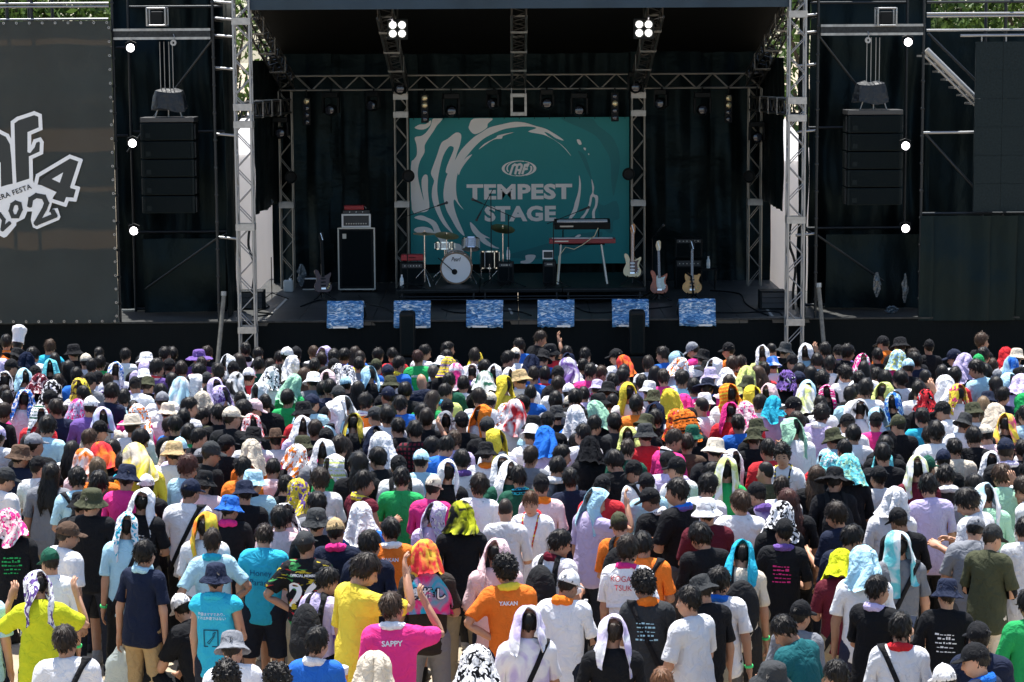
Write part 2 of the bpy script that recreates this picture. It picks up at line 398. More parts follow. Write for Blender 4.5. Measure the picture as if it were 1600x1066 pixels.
for D in ([(300, 60), (262, 105), (240, 140), (205, 190), (182, 230), (180, 275), (150, 330), (135, 400), (145, 480), (172, 580), (160, 500), (160, 450), (170, 425), (185, 415), (200, 430), (200, 520), (208, 620), (190, 650), (150, 655), (95, 640), (92, 360), (110, 320), (130, 290), (130, 230), (118, 180), (160, 170), (190, 150), (220, 110), (228, 85), (240, 60)],
          [(118, 118), (150, 98), (190, 95), (222, 72), (220, 100), (190, 125), (150, 130)],
          [(108, 690), (150, 675), (195, 690), (250, 720), (285, 790), (330, 850), (400, 860), (430, 905), (380, 935), (330, 920), (300, 880), (260, 820), (230, 792), (150, 790), (108, 775), (120, 755), (170, 748), (215, 760), (236, 782), (225, 745), (190, 715), (150, 705)],
          [(290, 215), (330, 190), (385, 150), (418, 165), (410, 225), (390, 280), (352, 395), (318, 405), (325, 360), (368, 260), (360, 238), (335, 242), (300, 300), (275, 390), (262, 470), (262, 540), (280, 640), (310, 710), (360, 790), (310, 750), (270, 690), (240, 620), (225, 560), (228, 500), (240, 455), (220, 410), (235, 360), (262, 290)],
          [(1128, 305), (1085, 255), (1040, 215), (990, 185), (940, 165), (850, 147), (905, 124), (840, 114), (760, 120), (690, 132), (620, 160), (560, 192), (510, 235), (470, 280), (430, 330), (400, 390), (385, 450), (382, 520), (395, 590), (430, 640), (400, 612), (372, 575), (365, 600), (378, 660), (400, 720), (435, 808), (390, 770), (350, 700), (318, 640), (300, 560), (305, 490), (320, 430), (345, 380), (380, 320), (410, 270), (450, 225), (500, 180), (550, 150), (600, 120), (680, 100), (760, 85), (830, 90), (900, 112), (960, 128), (1010, 155), (1050, 180), (1080, 205), (1030, 190), (985, 160), (955, 150), (985, 178), (1050, 220), (1095, 260)],
          [(500, 62), (620, 62), (590, 95), (585, 120), (540, 150), (500, 160), (470, 130), (470, 105)],
          [(530, 258), (570, 220), (640, 185), (660, 168), (760, 150), (690, 172), (680, 190), (630, 195), (580, 225)],
          [(395, 385), (420, 340), (455, 305), (488, 290), (450, 335), (415, 385), (400, 420)],
          [(470, 720), (500, 745), (540, 790), (600, 825), (565, 822), (620, 870), (660, 890), (620, 885), (560, 860), (510, 810), (480, 770)],
          [(1178, 425), (1190, 480), (1185, 560), (1165, 650), (1130, 700), (1070, 750), (1110, 700), (1140, 640), (1150, 600), (1170, 540), (1178, 480)],
          [(1258, 450), (1275, 500), (1272, 545), (1300, 560), (1296, 620), (1280, 660), (1282, 720), (1270, 752), (1242, 738), (1262, 705), (1262, 660), (1280, 620), (1282, 575), (1264, 565), (1255, 610), (1235, 660), (1200, 710), (1150, 755), (1185, 700), (1215, 665), (1240, 610), (1250, 560), (1264, 530)],
          [(1165, 198), (1185, 202), (1195, 228), (1180, 232), (1168, 216)], [(1208, 250), (1222, 254), (1220, 268), (1210, 262)], [(1236, 288), (1244, 290), (1242, 298)],
          [(830, 935), (885, 932), (893, 948), (860, 985), (800, 986), (800, 972), (830, 965)], [(1140, 830), (1170, 805), (1190, 808), (1165, 830)]):
    printed(D, M_CREAM)
def lettering(body, cx, cz, w, h, material, parent, y=-.02, bold=.03, rot=0, name='lettering', spacing=1.0, shear=0):
    v, tr = text_tris(body, 1.0, bold, spacing=spacing, shear=shear)
    mn, mx = v.min(0), v.max(0); v = (v - (mn + mx) / 2) / (mx - mn) * np.array([w, h])
    c, s = math.cos(rot), math.sin(rot); v = v @ np.array([[c, s], [-s, c]])
    return MB().add([(cx + a, y, cz + b) for a, b in v], [tuple(int(k) for k in f) for f in tr]).build(name, material, parent)
bwpx = lambda a: a / (1502 - 85) * BW
bhpx = lambda a: a / (990 - 58) * BH
for body, x0, x1, y0, y1 in (('TEMPEST', 450, 1133, 478, 578), ('STAGE', 565, 1028, 618, 718)):
    c0 = q(((x0 + x1) / 2, (y0 + y1) / 2))
    lettering(body, c0[0], c0[1], bwpx(x1 - x0), bhpx(y1 - y0), M_CREAM, o, bold=.045, spacing=1.06)
# oval emblem above the lettering: two crossing crescents and three slanted letters
def crescent(cx, cy, rx, ry, rx2, ry2, dx, dy, a0, a1, n=40):
    A = [(cx + rx * math.cos(a), cy + ry * math.sin(a)) for a in np.linspace(a0, a1, n)]
    B = [(cx + dx + rx2 * math.cos(a), cy + dy + ry2 * math.sin(a)) for a in np.linspace(a1, a0, n)]
    return A + B
def emb(pts):  # emblem zoom pixels (1600x800 for 90x45 px at 770,240) -> backdrop zoom pixels
    return [((770 + a / 17.78 - 620) * 4.1, (240 + b / 17.78 - 170) * 4.1) for a, b in pts]
for args in ((760, 405, 485, 215, 405, 205, 0, 0, R(96), R(290)), (760, 405, 485, 215, 405, 205, 0, 0, R(-68), R(66))):
    A = crescent(*args); printed(emb(A), M_CREAM, 'emblem_ring', sm=False)
for args in ((770, 405, 365, 215, 325, 195, 0, 0, R(155), R(292)), (770, 405, 365, 215, 310, 190, 0, 0, R(-20), R(108))):
    printed(emb(crescent(*args)), M_CREAM, 'emblem_ring', sm=False)
for strokes in ([(515, 545), (590, 330), (640, 295), (695, 310), (705, 350), (655, 545)], [(745, 300), (800, 285), (835, 320), (830, 365), (765, 545)], [(735, 450), (800, 445)],
                [(855, 545), (930, 310), (1020, 290), (985, 350)], [(905, 430), (985, 415)]):
    for quad in stroke(strokes, 62): printed(emb([tuple(k) for k in quad]), M_CREAM, 'emblem_letter', sm=False)
for i in range(15):
    xx = -BW / 2 + .08 + i * (BW - .16) / 14
    rod('eyelet_tie', (xx, -.004, BH - .03), (xx, .03, BH + .12), .006, M_BLACK, o)

# ------------------------------------------------------------------ lamps
def lens(m, c, r, axis='y', d=.02): return m.lathe([(0, 0), (r * .6, -.006), (r, 0), (r, d)], c, axis, 20)
def par_lamp(px, py, Y, label, rpx=6.3):
    p = at_y(px, py, Y); o = thing('round_stage_lamp', label, 'lamp', p, 'lit round lamps beside the speaker arrays')
    r = rpx / F_PX * Y
    MB().lathe([(0, .16), (r * .7, .15), (r * 1.05, .06), (r * 1.15, -.02), (r * 1.02, -.03), (r * 1.0, 0)], (0, 0, 0), 'y', 20).build('housing', M_BLACK, o, smooth=True)
    mm = MB()
    for k in range(12):
        a = k * math.pi / 6; mm.lathe([(0, -.004), (r * .16, 0), (r * .17, .012)], (math.cos(a) * r * .72, -.004, math.sin(a) * r * .72), 'y', 8)
    for k in range(6):
        a = k * math.pi / 3; mm.lathe([(0, -.004), (r * .16, 0), (r * .17, .012)], (math.cos(a) * r * .36, -.004, math.sin(a) * r * .36), 'y', 8)
    MB().lathe([(0, 0), (r * .98, 0), (r * .98, .01)], (0, .006, 0), 'y', 20).build('lit_face', M_LED, o)
    mm.build('led_cluster', M_LED, o)
    MB().path([(-r * 1.25, .05, 0), (-r * 1.25, .05, r * 1.2), (0, .05, r * 1.7), (r * 1.25, .05, r * 1.2), (r * 1.25, .05, 0)], .012).build('yoke', M_BLACK, o)
PY = SY + .05
for px, py, lab in ((204, 75, 'lit round lamp at the top of the grey banner side scaffold'), (207, 224, 'lit round lamp halfway up between grey banner and speaker array'), (209, 361, 'lit round lamp low between grey banner and speaker array'),
                    (1419, 66, 'lit round lamp at the top of the screen side scaffold'), (1415, 228, 'lit round lamp halfway up between speaker array and screen'), (1415, 357, 'lit round lamp low between speaker array and screen')):
    par_lamp(px, py, PY, lab)
def blinder(px, py, Y, label):
    p = at_y(px, py, Y); o = thing('blinder_lamp', label, 'lamp', p, 'four lamp blinders under the roof')
    MB().box((-.17, .0, -.17), (.17, .12, .17)).build('housing', M_BLACK, o, bevel=.01)
    for sx in (-1, 1):
        for sz in (-1, 1):
            l = MB().lathe([(.066, .0), (.068, -.03), (.062, -.03)], (sx * .076, 0, sz * .07), 'y', 20).build('reflector', M_SILVER, o, smooth=True)
            MB().lathe([(0, -.034), (.034, -.031), (.052, -.024), (.052, -.002)], (sx * .076, 0, sz * .07), 'y', 20).build('bulb', M_LED, o, smooth=True)
    rod('hanging_bracket', (0, .06, .17), (0, .06, .38), .016, M_BLACK, o)
blinder(621, 46, SY + .25, 'lit four lamp blinder hanging under the roof above the drums')
blinder(1006, 45, SY + .25, 'lit four lamp blinder hanging under the roof above the keyboards')
LY = BY - .35
def strip_lamp(px, py0, py1, lit, label):
    z0, z1 = Z(py1, LY, px), Z(py0, LY, px); o = thing('strip_lamp', label, 'lamp', (X(px, LY), LY, z0), 'four lamp strips under the rear truss')
    MB().box((-.07, 0, 0), (.07, .1, z1 - z0)).build('housing', M_BLACK, o, bevel=.008)
    n = 4
    for i in range(n):
        zz = (z1 - z0) * (i + .5) / n
        MB().lathe([(0, -.012), (.03, -.012), (.05, -.002), (.056, .006)], (0, -.004, zz), 'y', 20).build('bulb', M_LAMP if i in lit else M_LENS, o, smooth=True)
    rod('clamp', (0, .05, z1 - z0), (0, .05, BTZ - z0 - .12), .016, M_BLACK, o)
strip_lamp(481, 153, 196, (3,), 'four lamp strip above the bass cabinet')
strip_lamp(665, 148, 192, (2, 3), 'four lamp strip over the drum end of the backdrop')
strip_lamp(961, 145, 190, (2,), 'four lamp strip over the keyboard end of the backdrop')
strip_lamp(1138, 148, 192, (2, 3), 'four lamp strip above the guitars')
def moving_head(px, py, label, Y=LY, s=1.0, yaw=0):
    zc = Z(py, Y, px); o = thing('moving_head_lamp', label, 'lamp', (X(px, Y), Y, zc), 'moving heads under the rear truss', yaw)
    top = .33 * s
    MB().box((-.15 * s, -.10 * s, top - .10), (.15 * s, .14 * s, top)).build('base', M_BLACK, o, bevel=.015)
    for sx in (-1, 1): MB().box((sx * .145 * s - .02, -.06, -.06 * s), (sx * .145 * s + .02, .07, top - .095)).build('yoke_arm', M_BLACK, o, bevel=.01)
    MB().lathe([(0, .17), (.07, .16), (.10, .10), (.11, 0), (.105, -.07), (.085, -.13), (.08, -.12)], (0, 0, 0), 'y', 24).build('head', M_BLACK, o, smooth=True)
    MB().lathe([(0, -.125), (.05, -.122), (.082, -.11)], (0, 0, 0), 'y', 20).build('lens', M_LENS, o, smooth=True)
    rod('clamp', (0, .03, top), (0, .03, max(top + .05, BTZ - zc - .12)), .018, M_BLACK, o)
for px, py, lab in ((519, 172, 'black moving head lamp over the bass cabinet, nearer the tent'), (585, 165, 'small black moving head lamp over the bass cabinet, nearer the backdrop'), (706, 174, 'black moving head lamp above the swirl end of the backdrop'),
                    (772, 162, 'small dark moving head lamp just left of the hanging truss block'), (855, 162, 'small dark moving head lamp just right of the hanging truss block'), (906, 173, 'black moving head lamp above the emblem side of the backdrop'),
                    (1033, 162, 'small black moving head lamp over the guitars, nearer the backdrop'), (1097, 172, 'black moving head lamp over the guitars, nearer the tent')):
    moving_head(px, py, lab, s=.8 if 'small' in lab else 1.0, yaw=random.uniform(-.5, .5))
for px, py, lab in ((627, 139, 'moving head lamp clamped on the rear truss over the leg by the drums'), (993, 137, 'moving head lamp clamped on the rear truss over the leg by the keyboards'),
                    (440, 208, 'moving head lamp on the rear leg beside the cream tent'), (1182, 215, 'moving head lamp on the rear leg behind the guitars and tent')):
    moving_head(px, py, lab, BY - .42, .9)
def side_flood(px, py, label, Y):
    p = at_y(px, py, Y); o = thing('flood_lamp', label, 'lamp', p, 'flood lamps on the rear legs')
    MB().lathe([(0, .13), (.08, .12), (.115, .02), (.12, -.03), (.105, -.03), (.09, 0), (0, .01)], (0, 0, 0), 'y', 20).build('housing', M_BLACK, o, smooth=True)
    rod('bracket', (0, .05, .02), (0, .38, .02), .016, M_BLACK, o)
for px, py, lab in ((455, 277, 'round black flood lamp on the rear leg by the bass cabinet'), (638, 275, 'round black flood lamp on the backdrop edge nearest the drums'), (982, 272, 'round black flood lamp on the backdrop edge nearest the keyboards'), (1170, 276, 'round black flood lamp on the rear leg by the guitars')):
    side_flood(px, py, lab, BY - .35)

# ------------------------------------------------------------------ speaker bays: scaffold, drapes, arrays
def pipe_x(px): return X(px, SY)
def scaffold(name, label, pipes, group='scaffold towers'):
    o = thing(name, label, 'scaffold', (pipes[0][0][0], pipes[0][0][1], 0), group)
    b0 = Vector(o.location)
    for a, b, r, mm, nm in pipes: rod(nm, Vector(a) - b0, Vector(b) - b0, r, mm, o, 8)
    return o, b0
def bay(sgn, xi, xm, xo, label):
    """xi: standard next to the stage, xo: standard next to the banner or screen"""
    P_ = []
    top = ROOFZ + .9
    for xx in (xi, xo):
        for yy in (SY + .1, SY + 1.7): P_.append(((xx, yy, 0), (xx, yy, top), .0243, M_DARKPIPE, 'standard'))
    for zz in [Z(p, SY) for p in (208, 372, 497)] + [Z(4, SY)]:
        P_.append(((xi, SY + 1.73, zz), (xo, SY + 1.73, zz), .0243, M_DARKPIPE, 'ledger'))
    for zz in [Z(p, SY) for p in (2, 28, 55, 106, 210, 372)]:
        P_.append(((xi, SY + .16, zz + .03), (xi - sgn * .33, SY + .16, zz), .022, M_PIPE, 'transom'))
        P_.append(((xi, SY + .14, zz), (xi, SY + 1.7, zz), .022, M_DARKPIPE, 'transom'))
    P_.append(((xi + sgn * .03, SY + .2, Z(60, SY)), (xi + sgn * 1.7, SY + 1.6, Z(240, SY)), .02, M_DARKPIPE, 'diagonal'))
    P_.append(((xi + sgn * .03, SY + .2, Z(372, SY)), (xi + sgn * 1.4, SY + 1.2, Z(460, SY)), .02, M_DARKPIPE, 'diagonal'))
    o, b0 = scaffold('scaffold_tower', label, P_)
    for xx in (xi, xo):
        for zz in np.arange(1.3, top, .45):
            MB().cbox(Vector((xx, SY + .1, zz)) - b0, (.06, .06, .04)).build('coupler', M_DARKPIPE, o, bevel=.01)
    zt = Z(50, SY)
    a = min(xi, xo); b = max(xi, xo)
    MB().box(Vector((a + .03, SY - .02, zt + .05)) - b0, Vector((b - .03, SY + .03, zt + .09)) - b0).build('beam_chord', M_PIPE, o)
    MB().box(Vector((a + .03, SY - .02, zt - .09)) - b0, Vector((b - .03, SY + .03, zt - .05)) - b0).build('beam_chord', M_PIPE, o)
    MB().box(Vector((a + .03, SY - .005, zt - .049)) - b0, Vector((b - .03, SY + .015, zt + .049)) - b0).build('beam_web', M_DARKPIPE, o)
    return o
XI, XO = pipe_x(337), pipe_x(181)
XI2, XO2 = pipe_x(1277), pipe_x(1441)
bay(-1, XI, 0, XO, 'dark scaffold tower around the speaker array beside the grey banner')
bay(1, XI2, 0, XO2, 'dark scaffold tower around the speaker array beside the screen')
for a, b, lab, sd_ in ((183, 358, 'black folded drape behind the speaker array beside the grey banner', 41), (1264, 1450, 'black folded drape behind the speaker array beside the screen', 42)):
    sheet('bay_drape', X(a, SY + 2), X(b, SY + 2), DECK, ROOFZ + .9, SY + 2, M_CURT2, lab, 'drape', folds=.13, seed=sd_, group='bay drapes')
for a, b, lab, sd_ in ((222, 350, 'black drape hanging to the deck under the speaker array by the banner', 43), (1292, 1438, 'black drape hanging to the deck under the speaker array by the screen', 44)):
    sheet('lower_drape', X(a, SY + 1.2), X(b, SY + 1.2), DECK + .02, Z(370, SY + 1.2), SY + 1.2, M_CURT2, lab, 'drape', folds=.11, seed=sd_, group='lower drapes')
for px, s, lab, sd_ in ((350, -1, 'black cloth strip hanging beside the truss tower near the banner', 45), (1266, 1, 'black cloth strip hanging beside the truss tower near the screen', 46)):
    sheet('return_drape', X(px, SY), X(px + s * 6, SY), DECK, ROOFZ + .9, SY + .35, M_CURT2, lab, 'drape', folds=.03, seed=sd_, y1=SY + 2.1, group='return drapes')
def array_speaker(px0, px1, pytop, pybot, label):
    Y = SY + .35
    x0, x1, zt, zb_ = X(px0, Y), X(px1, Y), Z(pytop, Y), Z(pybot, Y)
    cx = (x0 + x1) / 2; w = x1 - x0
    o = thing('speaker_array', label, 'speaker', (cx, Y, zb_), 'hanging speaker arrays')
    n = 5; h = (zt - zb_ - .09) / n
    for i in range(n):
        ang = .012 * (n - i)
        c = MB().box((-w / 2, .02, i * h + .008), (w / 2, .62, (i + 1) * h - .008)).build('cabinet', M_PA, o, bevel=.01)
        MB().box((-w / 2 + .05, .0, i * h + .02), (w / 2 - .05, .018, (i + 1) * h - .02)).build('grille', M_GRILLE, c)
        for sx in (-1, 1):
            MB().box((sx * (w / 2 + .012) - .01, .1, i * h + .02), (sx * (w / 2 + .012) + .01, .2, (i + 1) * h - .03)).build('rigging_plate', M_DARKPIPE, c)
        MB().box((-w / 2 + .08, -.004, i * h + .05), (-w / 2 + .16, -.001, i * h + .13)).build('badge', M_PA, c)
    MB().box((-w / 2 - .01, .03, n * h + .005), (w / 2 + .01, .6, n * h + .085)).build('bumper_frame', M_GREY, o, bevel=.008)
    # rain cover over the hoist, chains and motor above
    zc = Z((pytop * 2 + 135 * 1.0) / 3 - 6, Y) - zb_
    for k, dx in enumerate((-.12, -.05, .03, .09)): rod('chain', (dx, .25, n * h + .35), (dx, .25, Z(62, Y) - zb_), .008, M_PIPE, o)
    for dx in (-.22, .0, .22): rod('shackle', (dx, .25, n * h + .085), (dx * .7, .25, n * h + .3), .014, M_PIPE, o)
    return o, cx, zb_, n * h
def rain_cover(cx, z0, label, seed):
    r = random.Random(seed); vv = []; nn = 36
    for j, (rad, zz) in enumerate(((.27, .02), (.255, .12), (.24, .22), (.215, .32), (.09, .36))):
        for k in range(nn):
            a = 2 * math.pi * k / nn; rr = rad / (abs(math.cos(a)) ** 4 + abs(math.sin(a)) ** 4) ** .25 * (1 + (.09 - .02 * j) * math.sin(9 * a + seed + .5 * j) + r.uniform(-.02, .02))
            vv.append((rr * math.cos(a) * 1.05, rr * .8 * math.sin(a), zz + .03 * math.sin(3 * a + seed) * (j == 0) + .02 * math.sin(2 * a + seed)))
    f = [(j * nn + k, j * nn + (k + 1) % nn, (j + 1) * nn + (k + 1) % nn, (j + 1) * nn + k) for j in range(4) for k in range(nn)] + [tuple(range(4 * nn, 5 * nn)), tuple(range(nn))[::-1]]
    m_ = mat('blue_grey_rain_cover', (.004, .008, .013), .5, bump=(14, 1.0))
    ob = MB().add(vv, f).build('hoist_rain_cover', m_, smooth=True); ob.location = (cx, SY + .6, z0); tag(ob, label, 'cover', 'hoist rain covers')
oa, cxa, zba, ha = array_speaker(222, 304, 180, 331, 'tall black speaker array hanging beside the grey banner')
ob_, cxb, zbb, hb = array_speaker(1324, 1409, 175, 325, 'tall black speaker array hanging beside the screen')
rain_cover(cxa + .02, zba + ha + .19, 'crumpled dark blue rain cover on the hoist near the banner', 1)
rain_cover(cxb - .05, zbb + hb + .19, 'crumpled dark blue rain cover on the hoist near the screen', 2)
for px, py, lab in ((246, 33, 'small caged chain hoist standing on the beam above the banner side array'), (1384, 29, 'small caged chain hoist standing on the beam above the screen side array')):
    Y = SY + .02; c = at_y(px, py, Y); o = thing('chain_hoist', lab, 'hoist', (c.x, Y, Z(46, Y, px) + .05), 'hoist frames')
    s = .15
    for sx in (-1, 1):
        for sy in (-1, 1): rod('upright', (sx * s, sy * s, 0), (sx * s, sy * s, .3), .016, M_PIPE, o)
    for zz in (.012, .29):
        for sx in (-1, 1): rod('rail', (sx * s, -s, zz), (sx * s, s, zz), .014, M_PIPE, o); rod('rail', (-s, sx * s, zz), (s, sx * s, zz), .014, M_PIPE, o)
    MB().box((-.1, -.1, .02), (.1, .1, .24)).build('motor', M_BLACK, o, bevel=.02)
for px, py, s, lab in ((271, 67, 1, 'round pale pulley under the beam above the banner side array'), (1356, 63, 1, 'round pale pulley under the beam above the screen side array')):
    c = at_y(px, py, SY - .05); o = thing('pulley', lab, 'pulley', c, 'pulleys')
    MB().lathe([(.02, -.02), (.05, -.02), (.045, 0), (.05, .02), (.02, .02)], (0, 0, 0), 'y', 20).build('wheel', M_PIPE, o, smooth=True)
    MB().path([(0, 0, .03), (.02, 0, .09), (0, .02, .14)], .008).build('hook', M_PIPE, o)

# ------------------------------------------------------------------ grey banner on its scaffold
GY = SY - .12
gx0, gx1 = X(-90, GY), X(180, GY); gz0, gz1 = Z(505, GY, 90), Z(33, GY, 90)
o = thing('festival_banner', 'large dark grey banner with white outlined festival logo 2024', 'banner', ((gx0 + gx1) / 2, GY, gz0))
gc = (gx0 + gx1) / 2
sheet('banner_sheet', gx0 - gc, gx1 - gc, 0, gz1 - gz0, 0, M_BANNER, None, None, folds=.008, seed=77, parent=o, thick=.004)
L_ = [0]
def gp(px, py): p = at_y(px, py, GY); return (p.x - gc, p.z - gz0)
def gpoly(pts, m, name='logo_shape'):
    L_[0] += 1; yy = -.022 - .0006 * L_[0]
    MB().add([(gp(*p)[0], yy, gp(*p)[1]) for p in pts], [tuple(range(len(pts)))]).build(name, m, o, tri=True)
gz = lambda pts: [(a / 4.635, 160 + b / 4.635) for a, b in pts]
gpoly(gz([(-30, 640), (0, 615), (110, 580), (235, 545), (250, 590), (300, 600), (412, 650), (385, 690), (380, 725), (355, 800), (385, 770), (420, 765), (440, 830), (430, 850), (270, 918), (240, 905), (225, 850), (235, 790), (200, 790), (180, 840), (120, 870), (120, 890), (50, 972), (30, 980), (0, 965), (-40, 940)]), M_INK, 'logo_ground')
def goutline(pts, w, m, closed=False, name='logo_outline'):
    pts = gz(pts)
    mm = MB(); L_[0] += 1; yy = -.022 - .0006 * L_[0]
    for quad in stroke(pts, w / 4.635, closed):
        mm.add([(gp(*k)[0], yy, gp(*k)[1]) for k in quad], [(0, 1, 2, 3)]); yy -= .0001
    for p in pts:
        r = w / 4.635 / 2; mm.add([(gp(p[0] + r * math.cos(a), p[1])[0], yy, gp(p[0], p[1] + r * math.sin(a))[1]) for a in np.arange(0, 6.28, .4)], [tuple(range(16))]); yy -= .0001
    mm.build(name, m, o)
gpoly(gz([(95, 145), (250, 78), (292, 95), (297, 190), (215, 225), (218, 350), (255, 285), (300, 270), (302, 365), (225, 400), (228, 548), (112, 585), (100, 420)]), M_INKD, 'logo_letter')
gpoly(gz([(-40, 215), (0, 215), (60, 245), (92, 300), (105, 420), (110, 585), (-40, 620)]), M_INKD, 'logo_letter')
goutline([(108, 585), (100, 430), (93, 145), (130, 118), (250, 78), (292, 95), (297, 190), (215, 225), (215, 352), (240, 320), (255, 280), (292, 268), (305, 290), (302, 365), (225, 400), (228, 548)], 27, M_INK)
goutline([(-40, 205), (0, 212), (55, 240), (88, 300), (100, 420)], 27, M_INK)
goutline([(0, 440), (3, 615)], 14, M_INK)
four = [(262, 590), (275, 530), (508, 392), (587, 420), (525, 610), (568, 622), (545, 705), (490, 700), (475, 742), (390, 715)]
gpoly(gz([(285, 570), (508, 400), (580, 430), (515, 605), (552, 625), (530, 688), (485, 680), (470, 725), (400, 695), (415, 640), (290, 595)]), M_INKD, 'logo_digit')
goutline(four, 27, M_INK)
gpoly(gz([(378, 555), (460, 507), (435, 582)]), M_INK, 'logo_counter')
goutline([(218, 745), (225, 700), (265, 675), (320, 685), (340, 730), (325, 770), (265, 875), (400, 820), (385, 792)], 36, M_INKD, name='logo_digit')
goutline([(115, 725), (145, 735), (152, 775), (130, 825), (95, 825), (80, 785), (92, 740)], 30, M_INKD, True, name='logo_digit')
goutline([(-30, 800), (0, 810), (30, 850), (20, 920), (70, 875)], 28, M_INKD, name='logo_digit')
c0 = gp(*gz([(108, 650)])[0]); c1 = gp(*gz([(0, 0)])[0]); c2 = gp(*gz([(260, 0)])[0]); c3 = gp(*gz([(0, 38)])[0])
L_[0] += 1
lettering('ERA FESTA', c0[0], c0[1], c2[0] - c1[0], (c1[1] - c3[1]), M_INKD, o, y=-.022 - .0006 * L_[0] - .003, bold=.02, rot=R(19.5), spacing=1.1)
for i in range(22):
    zz = (gz1 - gz0) * (i + .5) / 22
    MB().lathe([(.012, -.012), (.022, -.012), (.022, -.006), (.012, -.006)], (gx1 - gc - .03, 0, zz), 'y', 8).build('eyelet', M_PIPE, o)
for i in range(14):
    for zz in (.03, gz1 - gz0 - .03):
        MB().lathe([(.012, -.024), (.022, -.024), (.022, -.016), (.012, -.016)], (gx0 - gc + .05 + i * .21, 0, zz), 'y', 8).build('eyelet', M_PIPE, o)
pp = []
zt = Z(26, SY + .1)
for py, mm in ((1, M_PIPE), (6, M_PIPE), (26, M_PIPE), (31, M_PIPE)):
    pp.append(((gx0 - 1, SY + (.1 if py < 10 else .02), Z(py, SY)), (XO - .05, SY + (.1 if py < 10 else .02), Z(py, SY)), .020, mm, 'top_rail'))
for px in (-60, 17, 55):
    pp.append(((X(px, SY), SY + .16, 0), (X(px, SY), SY + .16, ROOFZ + .9), .028, M_DARKPIPE, 'standard'))
    pp.append(((X(px, SY), SY + 1.9, 0), (X(px, SY), SY + 1.9, ROOFZ + .9), .028, M_DARKPIPE, 'standard'))
for py in (70, 215, 360):
    for dy in (.21, 1.95): pp.append(((gx0 - 1, SY + dy, Z(py, SY)), (XO - .1, SY + dy, Z(py, SY)), .024, M_DARKPIPE, 'ledger'))
scaffold('banner_scaffold', 'steel pipe scaffold carrying the grey banner, bright top rails', pp)
# unseen planks sized so that light falls through the banner only in bands
o2 = thing('banner_shade_walkway', 'unseen dark plank walkways behind the grey banner, sized to shade it in bands', 'walkway', (gc, SY + 1.0, 0))
KS = SUNV.z / SUNV.y                         # how far sunlight drops per metre towards the banner
for pa, pb in ((20, 62), (80, 202), (239, 360), (390, 520)):
    za, zb_ = Z(pa, GY, 90), Z(pb, GY, 90); y1 = .24; zl = za + KS * y1; wd = (za - zb_) / KS; n_ = 1 if wd < .2 else 2
    for k in range(n_):
        MB().box((gx0 - gc - .6, GY - SY - 1.0 + y1 + k * wd / n_, zl - .03), (XO - gc - .06, GY - SY - 1.0 + y1 + (k + 1) * wd / n_ - (.03 if pb == 360 and k == 0 else .004), zl)).build('plank', M_DARKPIPE, o2)

# ------------------------------------------------------------------ screen side
wx0, wx1 = X(1521, SY), X(1690, SY)
o = thing('led_screen', 'dark grey led screen panel wall hung on scaffolding', 'screen', ((wx0 + wx1) / 2, SY, Z(331, SY, 1560)))
sw, sh = wx1 - wx0, Z(65, SY, 1560) - Z(331, SY, 1560)
nxp, nzp = 4, 6
for i in range(nxp):
    for j in range(nzp):
        MB().box((-sw / 2 + i * sw / nxp + .002, 0, j * sh / nzp + .002), (-sw / 2 + (i + 1) * sw / nxp - .002, .08, (j + 1) * sh / nzp - .002)).build('led_panel', M_LCD, o)
rod('hanging_bar', (-sw / 2 - .25, .06, sh + .1), (sw / 2, .06, sh + .1), .024, M_PIPE, o)
for i in range(5): rod('hanger', (-sw / 2 + .1 + i * .4, .06, sh - .02), (-sw / 2 + .1 + i * .4, .06, sh + .1), .012, M_PIPE, o)
pp = []
for py in (3, 21, 25, 47): pp.append(((XO2 + .05, SY + .12, Z(py, SY, 1520)), (wx1 + 1, SY + .12, Z(py, SY, 1520)), .021, M_PIPE if py > 10 else M_DARKPIPE, 'top_rail'))
pp.append(((XO2 + .04, SY + .2, Z(208, SY, 1500)), (wx1 + 1, SY + .2, Z(206, SY, 1500)), .024, M_PIPE, 'ledger'))
pp.append(((XO2 + .04, SY + .22, Z(335, SY, 1500)), (wx1 + 1, SY + .22, Z(335, SY, 1500)), .024, M_DARKPIPE, 'ledger'))
for px in (1572, 1690):
    for dy in (.3, 1.9): pp.append(((X(px, SY), SY + dy, 0), (X(px, SY), SY + dy, ROOFZ + .9), .028, M_DARKPIPE, 'standard'))
pp.append(((XO2 + .1, SY + .26, Z(52, SY, 1450)), (X(1530, SY), SY + .26, Z(130, SY, 1530)), .022, M_DARKPIPE, 'diagonal'))
pp.append(((XO2 + .1, SY + .28, Z(212, SY, 1450)), (X(1560, SY), SY + .28, Z(330, SY, 1550)), .022, M_DARKPIPE, 'diagonal'))
scaffold('screen_scaffold', 'steel pipe scaffold carrying the dark led screen', pp)
o = thing('aluminium_stair', 'pale sloping aluminium stair section beside the led screen', 'stair', at_y(1447, 78, SY + .5))
a = Vector((0, 0, 0)); b = at_y(1535, 165, SY + .5) - at_y(1447, 78, SY + .5)
nrm = Vector((b.z, 0, -b.x)).normalized()
for k, s in enumerate((.0, .085)): rod('stringer', a + nrm * s, b + nrm * s, .055 if k == 0 else .024, M_PLATE, o)
for i in range(7):
    c = a.lerp(b, (i + .5) / 7); MB().cbox(c + nrm * .05 + Vector((0, .25, 0)), (.2, .5, .03)).build('tread', M_PLATE, o)
sheet('screen_rear_drape', X(1440, SY + 2.3), X(1700, SY + 2.3), DECK, Z(50, SY + 2.3), SY + 2.3, M_CURT2, 'black drape hanging behind the led screen', 'drape', folds=.05, seed=51)
